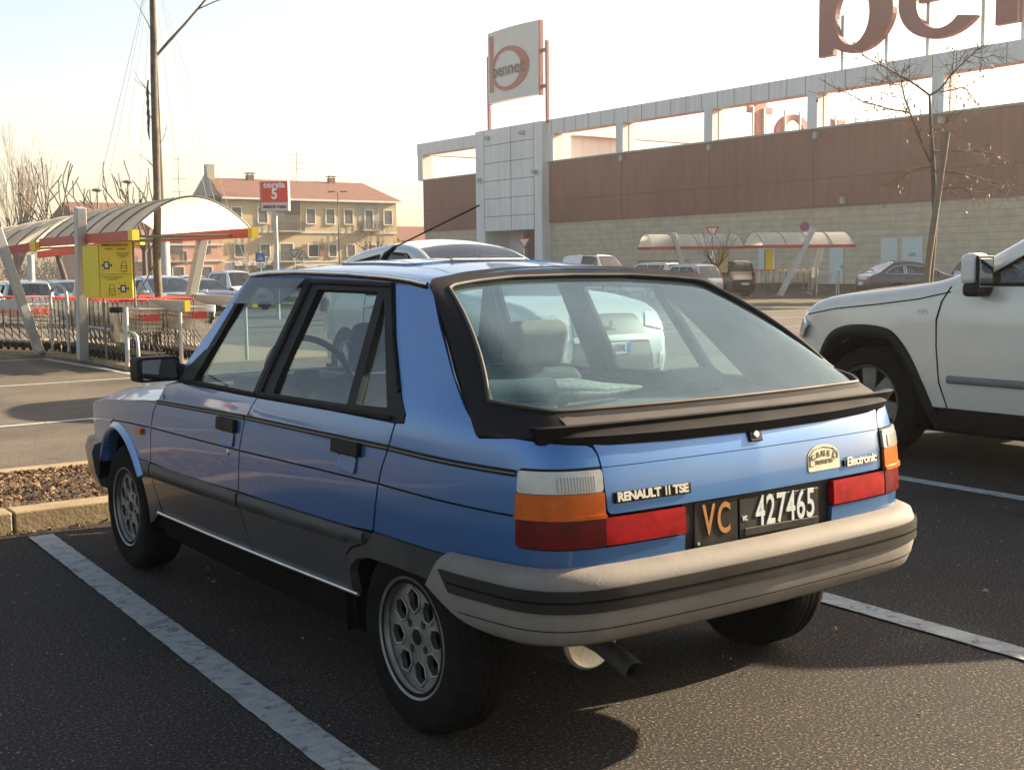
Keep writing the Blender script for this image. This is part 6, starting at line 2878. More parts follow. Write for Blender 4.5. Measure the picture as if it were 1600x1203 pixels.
def coupe(name, label, paint, px, dep, yaw, group, H=1.40):
    L, W = 4.55, 1.80
    yf, b, f = 2.76, -.98, 3.57
    prof = [(f - .05, .25), (f, .40), (f - .04, .62), (f - .3, .74), (2.0, .93), (1.72, .98), (.95, H - .05), (.45, H), (-.05, H - .02), (-.55, 1.08), (-.62, 1.03), (b + .08, .97), (b + .02, .9), (b, .55), (b + .08, .30)]
    seg = ['d', 'b', 'b', 'b', 'b', 'w', 'b', 'b', 'r', 'b', 'b', 'b', 'b', 'd']
    wins = [[(1.50, 1.0), (.86, 1.28), (.33, 1.305), (.33, .985)], [(.26, .985), (.26, 1.305), (-.02, 1.28), (-.42, 1.03)]]
    pt = [dict(name='headlight', mtl=lensC, x0=.45, x1=.80, z0=.58, z1=.70, front=True),
          dict(name='tail_light', mtl=lensR, x0=.46, x1=.83, z0=.74, z1=.92, front=False)]
    return dict(name=name, label=label, paint=paint, loc=pos(px_lat(px, dep), dep), yaw=yaw, L=L, W=W, H=H, profile=prof, seg=seg, belt=.98, yf=yf, yr=0, wr=.33, windows=wins, patches=pt,
                plate_rear=.68, mirror=(1.35, 1.03), group=group, surround_mat=M['chrome'], surround_r=.014, joints=[[(.30, .96), (.30, .4)], [(1.45, .96), (1.45, .4)]], handles=[(.45, .86)], mirror_mat=M['trim_black'])


build_car(coupe('coupe_car', 'dark blue coupe with bright window surround parked side-on by the staked tree', P_NAVY, 1388, 43, -124, G2, 1.46))
s = hatch_spec('hatchback_car', 'silver car whose roof shows between the staked tree and the off-roader mirror', P_SILVER, 1520, 56, -92, 4.2, 1.72, 1.50, group=G2)
build_car(s)
vs = hatch_spec('van', 'pale blue-white van roof in front of the tower with the goods entrance', P_WHITE, 905, 66, 184, 4.9, 1.9, 2.1, bonnet=1.2, rake=.6, tail=.02, group=None)
vs['belt'] = 1.25
vs['windows'] = [[(w[0], w[1] + (.32 if w[1] < 1.2 else .15)) for w in poly] for poly in vs['windows'][:1]]
build_car(vs)

# ---- the silver crossover nose to nose, seen through the rear window --------------------------------
prof = [(3.40, .24), (3.46, .40), (3.44, .66), (3.38, .86), (3.20, .99), (2.6, 1.08), (2.05, 1.12), (1.05, 1.57), (.60, 1.63), (-.1, 1.57), (-.62, 1.46), (-.86, 1.08), (-.94, .95), (-.93, .5), (-.85, .30)]
seg = ['d', 'b', 'b', 'b', 'b', 'b', 'w', 'b', 'b', 'b', 'r', 'b', 'b', 'd']
xo = dict(name='crossover_car', label='pale silver crossover facing the blue car beyond the bed, seen over its roof', paint=P_PEARL,
          loc=(4.72, 5.42 + 3.46, 0), yaw=180, L=4.3, W=1.77, H=1.63, profile=prof, seg=seg, belt=1.06, yf=2.60, yr=-.07, wr=.335, crown=.05, nose=.22, round=.10, tumble=.50,
          windows=[[(1.62, 1.10), (.92, 1.50), (.42, 1.53), (.42, 1.10)], [(.34, 1.10), (.34, 1.50), (-.42, 1.40), (-.62, 1.14)]],
          patches=[dict(name='grille', mtl=M['grille_dark'], x0=-.50, x1=.50, z0=.5, z1=.9, front=True, both_=False, off=.008, poly=[(-.52, .34), (.52, .34), (.42, .80), (.38, .88), (-.38, .88), (-.42, .80)]),
                   dict(name='headlight', mtl=lensC, x0=.46, x1=.80, z0=.76, z1=.92, front=True, off=.012, poly=[(.45, .78), (.79, .74), (.80, .92), (.55, .90)]),
                   dict(name='fog_lamp', mtl=lensC, x0=.58, x1=.70, z0=.44, z1=.54, front=True, off=.008),
                   dict(name='bumper_bar', mtl=P_PEARL, x0=-.46, x1=.46, z0=.655, z1=.70, front=True, both_=False, off=.02, thick=.03),
                   dict(name='tail_light', mtl=lensR, x0=.50, x1=.80, z0=.88, z1=1.05, front=False)],
          plate_front=.605, plate_text='DA 155NL', mirror=(1.40, 1.16), joints=[[(.38, 1.05), (.38, .4)]], handles=[(.5, .95)], wheel_vis=True)
r_, SS_, sp_, skp_, sat_, hf_ = build_car(xo)
yy = skp_(0, sat_(.78, True))[1] + .03
fm = frame_at((0, yy, .785), (-1, 0, 0), (0, 0, 1))
m_ = MB()
for a in (90, 210, 330):
    c_ = Vector((.042 * math.cos(R(a)), .042 * math.sin(R(a)), 0))
    d_ = Vector((math.cos(R(a)), math.sin(R(a)), 0))
    e_ = Vector((-d_.y, d_.x, 0))
    q = [c_ - d_ * .042, c_ + e_ * .024, c_ + d_ * .042, c_ - e_ * .024]
    m_.prism([[(p.x, p.y) for p in q]], .012, fm)
m_.build('emblem', M['chrome'], r_)

# ---- the big white off-roader on the right -----------------------------------------------------------
prof = [(.63, .34), (.75, .46), (.78, .62), (.77, .86), (.74, 1.00), (.65, 1.080), (.35, 1.135), (-.25, 1.195), (-.62, 1.25), (-1.42, 1.70), (-1.75, 1.785), (-2.6, 1.80), (-3.35, 1.74), (-3.78, 1.22), (-3.88, 1.08), (-3.90, .6), (-3.82, .34)]
seg = ['d', 'd', 'b', 'b', 'b', 'b', 'b', 'b', 'w', 'b', 'b', 'b', 'r', 'b', 'b', 'd']
JY = 2.40


def jeep_arch(cy):
    q = [(cy + .43, .26), (cy + .45, .52), (cy + .40, .70), (cy + .30, .82), (cy + .13, .865), (cy - .12, .858), (cy - .24, .80), (cy - .36, .64), (cy - .48, .40), (cy - .56, .25)]
    return [tuple(p) for p in catmull([np.array(p) for p in q], 4)]


jp = dict(name='off_roader', label='large white off-roader with black wheel-arch trim parked on the right', paint=car_paint('paint_offroader', (.66, .61, .52), .05, .10),
          loc=(5.40, JY, 0), yaw=0, L=4.85, W=1.96, H=1.80, profile=prof, seg=seg, belt=1.19, yf=0.0, yr=-2.915, wr=.385, ar=.46, ww=.25, nose=.19, round=.12, crown=.045, tumble=.30, res=.08, smooth=3, sill=.36,
          windows=[[(-.84, 1.215), (-1.50, 1.60), (-1.92, 1.655), (-1.92, 1.215)], [(-2.0, 1.215), (-2.0, 1.66), (-2.78, 1.64), (-2.78, 1.215)], [(-2.88, 1.225), (-2.88, 1.63), (-3.25, 1.58), (-3.40, 1.25)]],
          patches=[dict(name='headlight', mtl=lensC, x0=.55, x1=.90, z0=.84, z1=1.0, front=True),
                   dict(name='grille', mtl=M['grille_dark'], x0=-.48, x1=.48, z0=.82, z1=1.0, front=True, both_=False),
                   dict(name='tail_light', mtl=lensR, x0=.62, x1=.92, z0=.86, z1=1.12, front=False)],
          plate_rear=.8, mirror=(-.90, 1.27, 1.30), tall_mirror=True, mirror_mat=car_paint('paint_mirror', (.60, .58, .54), .05, .08), seat_y=(-1.75, -2.7),
          joints=[[(-.66, 1.20), (-.60, 1.10), (-.57, .98), (-.575, .80), (-.60, .56), (-.66, .38)], [(-1.96, 1.2), (-1.96, .5)], [(.60, .985), (.30, 1.035), (-.10, 1.075), (-.42, 1.115), (-.66, 1.165)], [(-.66, .385), (-1.2, .395), (-1.9, .40)], [(.44, .62), (.60, .64), (.74, .66)]],
          handles=[(-1.75, 1.06), (-2.75, 1.06)], moulding=(-.665, -1.90, .592, .026), moulding_mat=mat('moulding_grey', (.16, .15, .14), .6, var=.2), arch_trim=.060, arch_shape=jeep_arch,
          surround_mat=M['trim_black'], wheel_vis=True, track=.82, rim='hub_dark', spokes=7)
r_, SS_, sp_, skp_, sat_, hf_ = build_car(jp)
m_ = MB()
m_.patch([[(-.60, .40), (-.56, .26), (-2.42, .26), (-2.40, .40)]], SS_, .15, .04, .008)
for sg in (1, -1):
    (m_ if sg > 0 else m_.mirrored()).build('sill_trim', M['trim_black'], r_)
m_ = MB()
p_, n_ = SS_(-.455, 1.03)
m_.lathe([(.0001, .006), (.014, .006), (.016, 0)], 14, frame_at(SS_(-.44, 1.03)[0], (0, -1, 0), (0, 0, 1)))
m_.lathe([(.0001, .006), (.014, .006), (.016, 0)], 14, frame_at(SS_(-.48, 1.03)[0], (0, -1, 0), (0, 0, 1)))
m_.build('emblem', M['chrome'], r_)
m_.mirrored().build('emblem', M['chrome'], r_)


# =================================================================== trolley shelters
M['galv'] = mat('galv', (.40, .405, .395), .5, .35, var=.10, vscale=3)
M['galv_dark'] = mat('galv_dark', (.16, .16, .155), .55, .3, var=.1, vscale=4)
M['rail_red'] = mat('rail_red', (.42, .045, .030), .5, var=.15, vscale=3)
M['cap_yellow'] = mat('cap_yellow', (.70, .50, .03), .5, var=.1, vscale=3)
M['board_yellow'] = mat('board_yellow', (.72, .54, .03), .45, var=.05, vscale=2)
M['ink'] = mat('ink', (.015, .013, .012), .6)
M['wire'] = mat('wire', (.48, .48, .46), .35, .8, var=.15, vscale=8)
M['trolley_red'] = mat('trolley_red', (.40, .03, .02), .4, var=.1, vscale=6)
M['steel_mirror'] = mat('steel_mirror', (.65, .64, .60), .12, 1.0, var=.1, vscale=9)


def milky(name, col=(.74, .71, .60)):
    m = bpy.data.materials.new(name)
    m.use_nodes = True
    nt = m.node_tree
    nt.nodes.clear()
    L = nt.links.new
    out = nt.nodes.new('ShaderNodeOutputMaterial')
    tc = nt.nodes.new('ShaderNodeTexCoord')
    nz = nt.nodes.new('ShaderNodeTexNoise')
    nz.inputs['Scale'].default_value = 1.3
    nz.inputs['Detail'].default_value = 6
    L(tc.outputs['Object'], nz.inputs['Vector'])
    rc = nt.nodes.new('ShaderNodeValToRGB')
    rc.color_ramp.elements[0].position, rc.color_ramp.elements[0].color = .3, (*[c * .78 for c in col], 1)
    rc.color_ramp.elements[1].position, rc.color_ramp.elements[1].color = .65, (*col, 1)
    L(nz.outputs['Fac'], rc.inputs['Fac'])
    d = nt.nodes.new('ShaderNodeBsdfDiffuse')
    t = nt.nodes.new('ShaderNodeBsdfTranslucent')
    g = nt.nodes.new('ShaderNodeBsdfGlossy')
    g.inputs['Roughness'].default_value = .25
    L(rc.outputs['Color'], d.inputs['Color'])
    L(rc.outputs['Color'], t.inputs['Color'])
    a = nt.nodes.new('ShaderNodeMixShader')
    a.inputs[0].default_value = .55
    L(d.outputs[0], a.inputs[1])
    L(t.outputs[0], a.inputs[2])
    b = nt.nodes.new('ShaderNodeMixShader')
    b.inputs[0].default_value = .06
    L(a.outputs[0], b.inputs[1])
    L(g.outputs[0], b.inputs[2])
    L(b.outputs[0], out.inputs['Surface'])
    return m


M['milky'] = milky('milky_sheet')


def beam(mb_, p, q, w, h, mi=0, ext=0.0):
    p, q = Vector(p), Vector(q)
    d = (q - p)
    L_ = d.length
    t = d.normalized()
    s = t.cross(Vector((0, 0, 1)))
    s = s.normalized() if s.length > 1e-4 else Vector((1, 0, 0))
    u = s.cross(t)
    P = []
    for k in (-ext, L_ + ext):
        for a, b in ((-w / 2, -h / 2), (w / 2, -h / 2), (w / 2, h / 2), (-w / 2, h / 2)):
            P.append(p + t * k + s * a + u * b)
    mb_.mesh(P, [(0, 1, 2, 3), (7, 6, 5, 4), (0, 4, 5, 1), (1, 5, 6, 2), (2, 6, 7, 3), (3, 7, 4, 0)], mi=mi)


def vault(root, near, far, rise, ribs=7, caps=True):
    (n0, n1), (f0, f1) = [[Vector(p) for p in r] for r in (near, far)]
    m_ = MB()
    nu, nt_ = 18, 8
    V = []
    for i in range(nt_ + 1):
        t = i / nt_
        a, b = n0.lerp(n1, t), f0.lerp(f1, t)
        for k in range(nu + 1):
            u = k / nu
            p = a.lerp(b, u)
            p.z += rise * math.sin(math.pi * u) ** .85
            V.append(p)
    F = [(i * (nu + 1) + k, i * (nu + 1) + k + 1, (i + 1) * (nu + 1) + k + 1, (i + 1) * (nu + 1) + k) for i in range(nt_) for k in range(nu)]
    # smooth normals by difference
    N = []
    for i in range(nt_ + 1):
        for k in range(nu + 1):
            def g(ii, kk):
                return V[max(0, min(nt_, ii)) * (nu + 1) + max(0, min(nu, kk))]
            e = (g(i, k + 1) - g(i, k - 1)).cross(g(i + 1, k) - g(i - 1, k))
            e.normalize()
            N.append(e if e.z > 0 else -e)
    if (V[1] - V[0]).cross(V[nu + 1] - V[0]).z < 0:
        F = [f[::-1] for f in F]
    m_.mesh(V, F, N)
    vo = m_.build('canopy', M['milky'], root)
    for j in range(ribs):
        t = j / (ribs - 1)
        a, b = n0.lerp(n1, t), f0.lerp(f1, t)
        pts = []
        for k in range(nu + 1):
            u = k / nu
            p = a.lerp(b, u)
            p.z += rise * math.sin(math.pi * u) ** .85 + .012
            pts.append(p)
        r_ = MB()
        r_.tube(pts, .014, 5)
        r_.build('rib', M['galv_dark'], vo)
    for p, q in ((n0, n1), (f0, f1)):
        r_ = MB()
        beam(r_, p - Vector((0, 0, .03)), q - Vector((0, 0, .03)), .09, .13)
        ro = r_.build('eaves_rail', M['rail_red'], root)
        if not caps:
            continue
        r_ = MB()
        d = (p - q).normalized()
        beam(r_, p - Vector((0, 0, .03)) + d * .0, p - Vector((0, 0, .03)) + d * .16, .096, .136)
        r_.build('rail_cap', M['cap_yellow'], ro)


def leaning_post(root, p, q, w=.14, d=.16):
    m_ = MB()
    p, q = Vector(p), Vector(q)
    t = (q - p).normalized()
    mm = frame_at(p, Vector((1, 0, 0)) - t * t.x, t)
    m_.rbox(-w / 2, w / 2, 0, (q - p).length, -d / 2, d / 2, .012, 1, m=mm)
    o = m_.build('post', M['galv'], root)
    return o


sh1 = thing('trolley_shelter', 'nearest trolley shelter on the left with milky barrel roof, red rails and leaning grey posts', 'shelter', (0, 0, .10), 0, 'trolley shelters')
vault(sh1, ((2.92, 13.15, 1.76), (2.84, 17.2, 1.75)), ((4.55, 12.95, 1.80), (4.95, 17.6, 1.84)), .47, 7)
vault(sh1, ((2.74, 17.4, 1.69), (1.88, 20.6, 1.46)), ((4.7, 18.1, 1.80), (3.95, 21.6, 1.62)), .47, 7)
leaning_post(sh1, (2.72, 17.20, -.05), (2.13, 17.10, 1.95))
leaning_post(sh1, (2.84, 15.30, -.05), (2.79, 14.93, 2.18))
leaning_post(sh1, (4.52, 15.75, 0), (4.84, 15.4, 1.86))
leaning_post(sh1, (4.0, 20.0, 0), (4.3, 19.7, 1.8))
for p_, q_ in (((2.9, 13.6, 1.72), (4.7, 13.7, 1.76)), ((2.9, 15.9, 1.72), (4.7, 16.0, 1.76)), ((2.9, 17.1, 1.72), (4.7, 17.2, 1.76)), ((2.5, 18.4, 1.62), (4.5, 19.0, 1.72))):
    m_ = MB()
    m_.tube([p_, q_], .02, 5)
    m_.build('cross_tie', M['galv_dark'], sh1)

# notice board
bx, by = vxy(-5.66, 17.3)
nb = thing('notice_board', 'yellow notice board with trolley coin-lock pictograms under the nearest shelter', 'notice board', (bx, by, 0), R(YAW + 2))
m_ = MB()
m_.rbox(-.225, .235, -.015, .015, .965, 1.775, .004, 1)
pnl = m_.build('panel', M['board_yellow'], nb)
m_ = MB()
mm = Matrix.Translation((-.235, .0, 0)) @ Matrix.Rotation(R(180 - 30), 4, 'Z')
m_.rbox(0.0, .31, -.012, .012, .975, 1.72, .004, 1, m=mm)
m_.build('side_panel', mat('board_yellow_plain', (.66, .52, .03), .45, var=.06, vscale=2), nb)
fm = frame_at((0, -.017, 1.37), (1, 0, 0), (0, 0, 1))
m_ = MB()
text_mesh('INSERIRE MONETA DA', .040, .002, .0012, 1.0, fm @ Matrix.Translation((0, .355, 0)), xs=.92).build('lettering', M['ink'], pnl)
text_mesh('1 EURO', .036, .002, .0004, 1.1, fm @ Matrix.Translation((-.09, .300, 0))).build('lettering', M['ink'], pnl)
text_mesh('2 EURO', .036, .002, .0004, 1.1, fm @ Matrix.Translation((.09, .300, 0))).build('lettering', M['ink'], pnl)
for (x, y, w) in ((.11, .242, .2), (.11, .222, .17), (.11, .202, .13), (.11, .182, .09), (-.05, -.095, .30), (-.05, -.115, .24), (-.05, -.135, .16), (0, -.06, .44)):
    m_ = MB()
    m_.box(x - w / 2, x + w / 2, y - .003, y + .003, -.001, .001, m=fm)
    m_.build('text_line', M['ink'], pnl)
for (cx, cy) in ((-.125, .07), (.10, -.265)):
    m_ = MB()
    m_.prism([round_poly([(cx - .042, cy - .055), (cx + .042, cy - .055), (cx + .042, cy + .055), (cx - .042, cy + .055)], .018)], .002, fm @ Matrix.Translation((0, 0, .0015)))
    m_.box(cx - .075, cx - .04, cy - .010, cy + .010, -.001, .0015, m=fm)
    m_.box(cx + .04, cx + .065, cy - .008, cy + .008, -.001, .0015, m=fm)
    m_.prism([[(cx + .05, cy), (cx + .078, cy - .024), (cx + .078, cy + .024)]], .002, fm @ Matrix.Translation((0, 0, .0015)))
    po = m_.build('pictogram', M['ink'], pnl)
    m_ = MB()
    m_.prism([round_poly([(cx - .024, cy - .036), (cx + .024, cy - .036), (cx + .024, cy + .036), (cx - .024, cy + .036)], .010)], .002, fm @ Matrix.Translation((0, 0, .003)))
    m_.build('pictogram_face', M['frame_white'], po)
    m_ = MB()
    for (x, y) in ((-.055, .085), (-.055, -.075), (.03, .085)):
        m_.box(cx + x - .005, cx + x + .005, cy + y - .010, cy + y + .010, -.001, .0015, m=fm)
    m_.build('pictogram_mark', M['trolley_red'], po)
for (cx, cy) in ((.12, .06), (-.06, -.27)):
    m_ = MB()
    for seg_ in ([(-.04, -.08), (-.04, .0), (-.02, .07), (.02, .07), (.04, 0), (.04, -.08)], [(-.05, .0), (.05, 0)], [(-.05, -.03), (.05, -.03)], [(-.05, -.08), (.05, -.08)], [(0, -.10), (0, -.06)]):
        m_.tube([fm @ Vector((cx + x, cy + y, .001)) for x, y in seg_], .0028, 4)
    m_.build('pictogram', M['ink'], pnl)
m_ = MB()
m_.tube([(.245, .05, .1), (.24, .05, 1.80)], .018, 6)
m_.tube([(-.20, .05, .1), (-.20, .05, 1.80)], .018, 6)
m_.tube([(.25, .1, .95), (.52, .12, 1.45)], .012, 5)
m_.build('board_frame', M['galv_dark'], nb)

# ---- trolleys ----------------------------------------------------------------------------------
def trolley_meshes():
    bk = MB()
    # basket: rear at y=+.30, nose at y=-.52; tapered
    def corner(t, u, w):   # t along length 0 rear..1 nose, u height 0..1, w -1..1
        zt = 1.0 - .10 * t
        zb = .50 + .03 * t
        hw_ = (.255 - .05 * t) * (1 - .12 * (1 - u))
        return Vector((w * hw_, .30 - (.80 - .07 * (1 - u)) * t, zb + (zt - zb) * u))
    r_ = .0036
    for w in (-1, 1):
        for t in np.linspace(0, 1, 12):
            bk.tube([corner(t, 0, w), corner(t, 1, w)], r_, 4, caps=False)
        for u in (0, .2, .4, .6, .8, 1):
            bk.tube([corner(0, u, w), corner(1, u, w)], r_ if u < 1 else .006, 4, caps=False)
    for t in (1,):
        for w in np.linspace(-1, 1, 9):
            bk.tube([corner(t, 0, w), corner(t, 1, w)], r_, 4, caps=False)
        for u in (0, .2, .4, .6, .8, 1):
            bk.tube([corner(t, u, -1), corner(t, u, 1)], r_ if u < 1 else .006, 4, caps=False)
    for w in np.linspace(-1, 1, 7):
        bk.tube([corner(0, 0, w), corner(1, 0, w)], r_, 4, caps=False)
    fr = MB()
    for s in (-1, 1):
        fr.tube([(s * .25, .30, 1.0), (s * .245, .30, .50), (s * .23, .26, .20), (s * .22, .18, .14), (s * .20, -.45, .16), (s * .19, -.50, .17)], .011, 6)
        fr.tube([(s * .24, .28, .52), (s * .20, -.30, .18)], .009, 5)
    fr.tube([(-.19, -.50, .17), (.19, -.50, .17)], .011, 6)
    fr.tube([(-.22, .18, .14), (.22, .18, .14)], .010, 6)
    hd = MB()
    hd.tube([(-.27, .34, 1.03), (.27, .34, 1.03)], .017, 8)
    for s in (-1, 1):
        hd.tube([(s * .26, .34, 1.03), (s * .25, .29, .98)], .015, 6)
    wh = MB()
    mx = Matrix.Rotation(R(90), 4, 'Y')
    wh.lathe([(.0001, -.016), (.05, -.016), (.062, -.01), (.062, .01), (.05, .016), (.0001, .016)][::-1], 14, mx)
    wh.box(-.022, .022, -.012, .012, 0, .10)
    pl_ = MB()
    pl_.rbox(-.11, .11, -.535, -.522, .70, .82, .004, 1)
    return bk, fr, hd, wh, pl_


bk, fr, hd, wh, plq = trolley_meshes()
T0 = thing('shopping_trolley', 'x', 'trolley', (0, 0, 0), 0, 'shopping trolleys nested under the near shelter')
tb = bk.build('basket', M['wire'], T0)
fr.build('frame', mat('trolley_frame', (.075, .073, .07), .5, .4, var=.3, vscale=9), T0)
hd.build('handle', M['trolley_red'], T0)
ws_ = [(.225, .20, .062), (-.225, .20, .062), (.20, -.47, .062), (-.20, -.47, .062)]
w0 = wh.build('wheel', M['rubber'], T0, ws_[0])
for p in ws_[1:]:
    c_ = w0.copy()
    COL.objects.link(c_)
    c_.parent = T0
    c_.location = p
    regc(T0, c_)


def put_trolley(x, y, rz, label, group, first=[True], z=.06):
    o = T0 if first[0] else copy_tree(T0)
    first[0] = False
    o.location = (x, y, z)
    o.scale = (.86, .90, .85)
    o.rotation_euler = (0, 0, rz)
    o['label'] = label
    o['group'] = group
    return o


GT = 'shopping trolleys nested under the near shelter'
end1 = put_trolley(3.28, 13.98, R(2), 'shopping trolley ending the front row, red plate half behind the thin tree trunk', GT)
end2 = put_trolley(4.12, 14.35, R(2), 'shopping trolley ending the second row, red plate right of the thin tree trunk', GT)
end3 = put_trolley(2.92, 17.9, R(19), 'shopping trolley at the right end of the row beyond the two front shelter posts', GT)
for e in (end1, end2):
    o = plq.build('plate', M['trolley_red'], e)
for k in range(1, 17):
    put_trolley(3.28 - .004 * k, 13.98 + .215 * k, R(2), 'shopping trolley nested inside the front row of trolleys beside the kerb', GT)
for k in range(1, 16):
    put_trolley(4.12 + .02 * k, 14.35 + .215 * k, R(2), 'shopping trolley nested inside the second row, behind the front row', GT)
for k in range(1, 12):
    put_trolley(2.92 - .07 * k, 17.9 + .205 * k, R(19), 'shopping trolley nested in the left row beyond the leaning front posts', GT)

# guard beams, hoops and litter bin
def guard_beam(label, p, q, legs):
    t_ = thing('guard_beam', label, 'guard rail', (0, 0, 0), 0, 'grey guard beams with yellow ends round the trolleys')
    m = MB()
    beam(m, p, q, .07, .15)
    bo = m.build('beam', M['galv'], t_)
    m = MB()
    d = (Vector(p) - Vector(q)).normalized()
    beam(m, p, Vector(p) + d * .05, .076, .156)
    m.build('end_cap', M['cap_yellow'], bo)
    for l in legs:
        m = MB()
        m.tube([(l[0], l[1], .0), (l[0], l[1], p[2])], .028, 8)
        m.build('leg', M['galv'], t_)


guard_beam('grey guard beam with yellow end just right of the tree trunk', (3.72, 13.35, .86), (3.80, 16.8, .86), [(3.70, 13.55), (3.8, 16.5)])
guard_beam('grey guard beam with yellow end seen against the windscreen pillar of the blue car', (4.62, 13.1, .90), (4.75, 16.8, .90), [(4.62, 13.4), (4.75, 16.5)])
guard_beam('grey guard beam with yellow end left of the front shelter posts', (2.55, 17.4, .84), (1.60, 20.3, .80), [(1.65, 20.2)])


def hoop(label, pts, r=.024):
    m = MB()
    m.tube(catmull([np.array(p) for p in pts], 5), r, 8)
    return tag(m.build('guard_hoop', M['galv'], None), label, 'guard rail', 'bent tube hoops round the trolleys')


hoop('tall bent tube hoop between the two front shelter posts', [(2.86, 16.95, .1), (2.86, 16.95, .9), (2.87, 16.9, 1.06), (2.90, 16.75, 1.13), (2.92, 16.6, 1.13), (2.95, 16.45, 1.06), (2.96, 16.4, .9), (2.96, 16.4, .1)])
hoop('low bent tube hoop in front of the trolley wheels, right of the steel bin', [(3.02, 15.6, .52), (2.98, 14.6, .52), (2.95, 13.6, .52), (2.94, 13.25, .50), (2.94, 13.14, .40), (2.94, 13.12, .0)])
hoop('upright tube at the near corner of the shelter holding the steel litter bin', [(2.90, 13.45, 0), (2.90, 13.45, .4), (2.90, 13.45, .82), (2.90, 13.45, .86)], .034)
lb = thing('litter_bin', 'shiny round steel litter bin on a post at the near trolley shelter corner', 'bin', (2.93, 13.85, 0))
m_ = MB()
m_.lathe([(.0001, .37), (.115, .37), (.118, .38), (.118, .78), (.112, .79)][::-1], 24)
m_.build('bin_body', M['steel_mirror'], lb)
m_ = MB()
m_.lathe([(.122, .78), (.122, .84), (.10, .86), (.0001, .862)][::-1], 24)
m_.build('bin_lid', M['trim_black'], lb)

# ---- the two shelters in front of the supermarket ------------------------------------------------
def far_shelter(label, c, ax, posts, board):
    t_ = thing('trolley_shelter', label, 'shelter', (c[0], c[1], 0), ax, 'trolley shelters')
    vault(t_, ((2.12, -1.0, 2.13), (-2.12, -1.0, 2.13)), ((2.12, 1.1, 2.15), (-2.12, 1.1, 2.15)), .58, 5, False)
    for p, q in posts:
        leaning_post(t_, p, q, .2, .22)
    return t_


axr = R(YAW + 12)
x1, y1 = vxy(12.55, 52.5)
far_shelter('trolley shelter nearer the right, in front of the pale doors of the supermarket', (x1, y1), axr, [((-1.35, -1.0, 0), (.15, -1.0, 2.85)), ((.85, .8, 0), (1.5, .9, 2.2))], True)
x2, y2 = vxy(8.05, 54.0)
far_shelter('trolley shelter behind the silver city car in front of the stone wall', (x2, y2), axr, [((-.35, -1.0, 0), (-1.2, -1.0, 2.75)), ((1.7, .8, 0), (1.0, .9, 2.2))], True)


def yellow_board(label, lat, dep, w, z0, z1, m2='board_yellow'):
    x, y = vxy(lat, dep)
    t_ = thing('notice_board', label, 'notice board', (x, y, 0), axr)
    m = MB()
    m.rbox(-w / 2, w / 2, -.02, .02, z0, z1, .01, 1)
    m.build('panel', M[m2], t_)
    m = MB()
    for s in (-1, 1):
        m.box(s * w / 2 - .03, s * w / 2 + .03, .02, .06, 0, z1)
    m.build('board_frame', M['galv_dark'], t_)


yellow_board('yellow notice board under the right-hand far shelter', 11.4, 53.2, .38, .95, 2.0)
M['board_pale'] = mat('board_pale', (.55, .47, .16), .5, var=.05)
yellow_board('pale yellow notice board under the far shelter behind the silver city car', 9.55, 54.2, .40, 1.0, 2.05, 'board_pale')
GF = 'shopping trolleys under the far shelters'
T1 = thing('shopping_trolley', 'dark row of shopping trolleys', 'trolley', (0, 0, 0), 0, GF)
o_ = tb.copy()
COL.objects.link(o_)
o_.parent = T1
regc(T1, o_)
o_ = CHILD[T0.name][1].copy()
COL.objects.link(o_)
o_.parent = T1
regc(T1, o_)
o_ = CHILD[T0.name][2].copy()
COL.objects.link(o_)
o_.parent = T1
regc(T1, o_)
for row in range(2):
    for k in range(10):
        t_ = T1 if (row == 0 and k == 0) else copy_tree(T1)
        x, y = vxy(11.1 + k * .27 + row * .1, 52.4 + .9 * row + k * .05)
        t_.location = (x, y, .03)
        t_.rotation_euler = (0, 0, axr + R(90))
        t_['label'] = 'shopping trolley in the front row under the right-hand far shelter' if row == 0 else 'shopping trolley in the back row under the right-hand far shelter'
        t_.scale = (1.05, 1.05, 1.05)
for k, (la, lab) in enumerate(((14.05, 'thin bent guard tube right of the far trolleys'), (15.0, 'thin guard tube nearest the pale doors'))):
    x, y = vxy(la, 52.0)
    hoop(lab, [(x, y, 0), (x, y, .9), (x + .1, y + .05, 1.0), (x + .5, y + .3, 1.0), (x + .6, y + .36, .9), (x + .6, y + .36, 0)], .03)
x, y = vxy(13.05, 51.9)
lb2 = thing('litter_bin', 'shiny steel litter bin on a post beside the far trolleys', 'bin', (x, y, 0))
m_ = MB()
m_.lathe([(.0001, .75), (.14, .75), (.14, 1.2), (.0001, 1.2)][::-1], 18)
m_.build('bin_body', M['steel_mirror'], lb2)
m_ = MB()
m_.tube([(.18, 0, 0), (.18, 0, 1.15)], .035, 8)
m_.build('post', M['galv'], lb2)

# =================================================================== signs
def post_sign(name, label, cat, lat, dep, zb, zt, build, r=.03, group=None, lean=0.0, rot=0.0):
    x, y = vxy(lat, dep)
    g = gz(x, y)
    t_ = thing(name, label, cat, (x, y, g), R(YAW + rot), group)
    m = MB()
    m.tube([(0, .05, 0), (lean, .05, zt - g)], r, 8)
    m.build('post', M['galv'], t_)
    build(t_, zb - g, zt - g)
    return t_


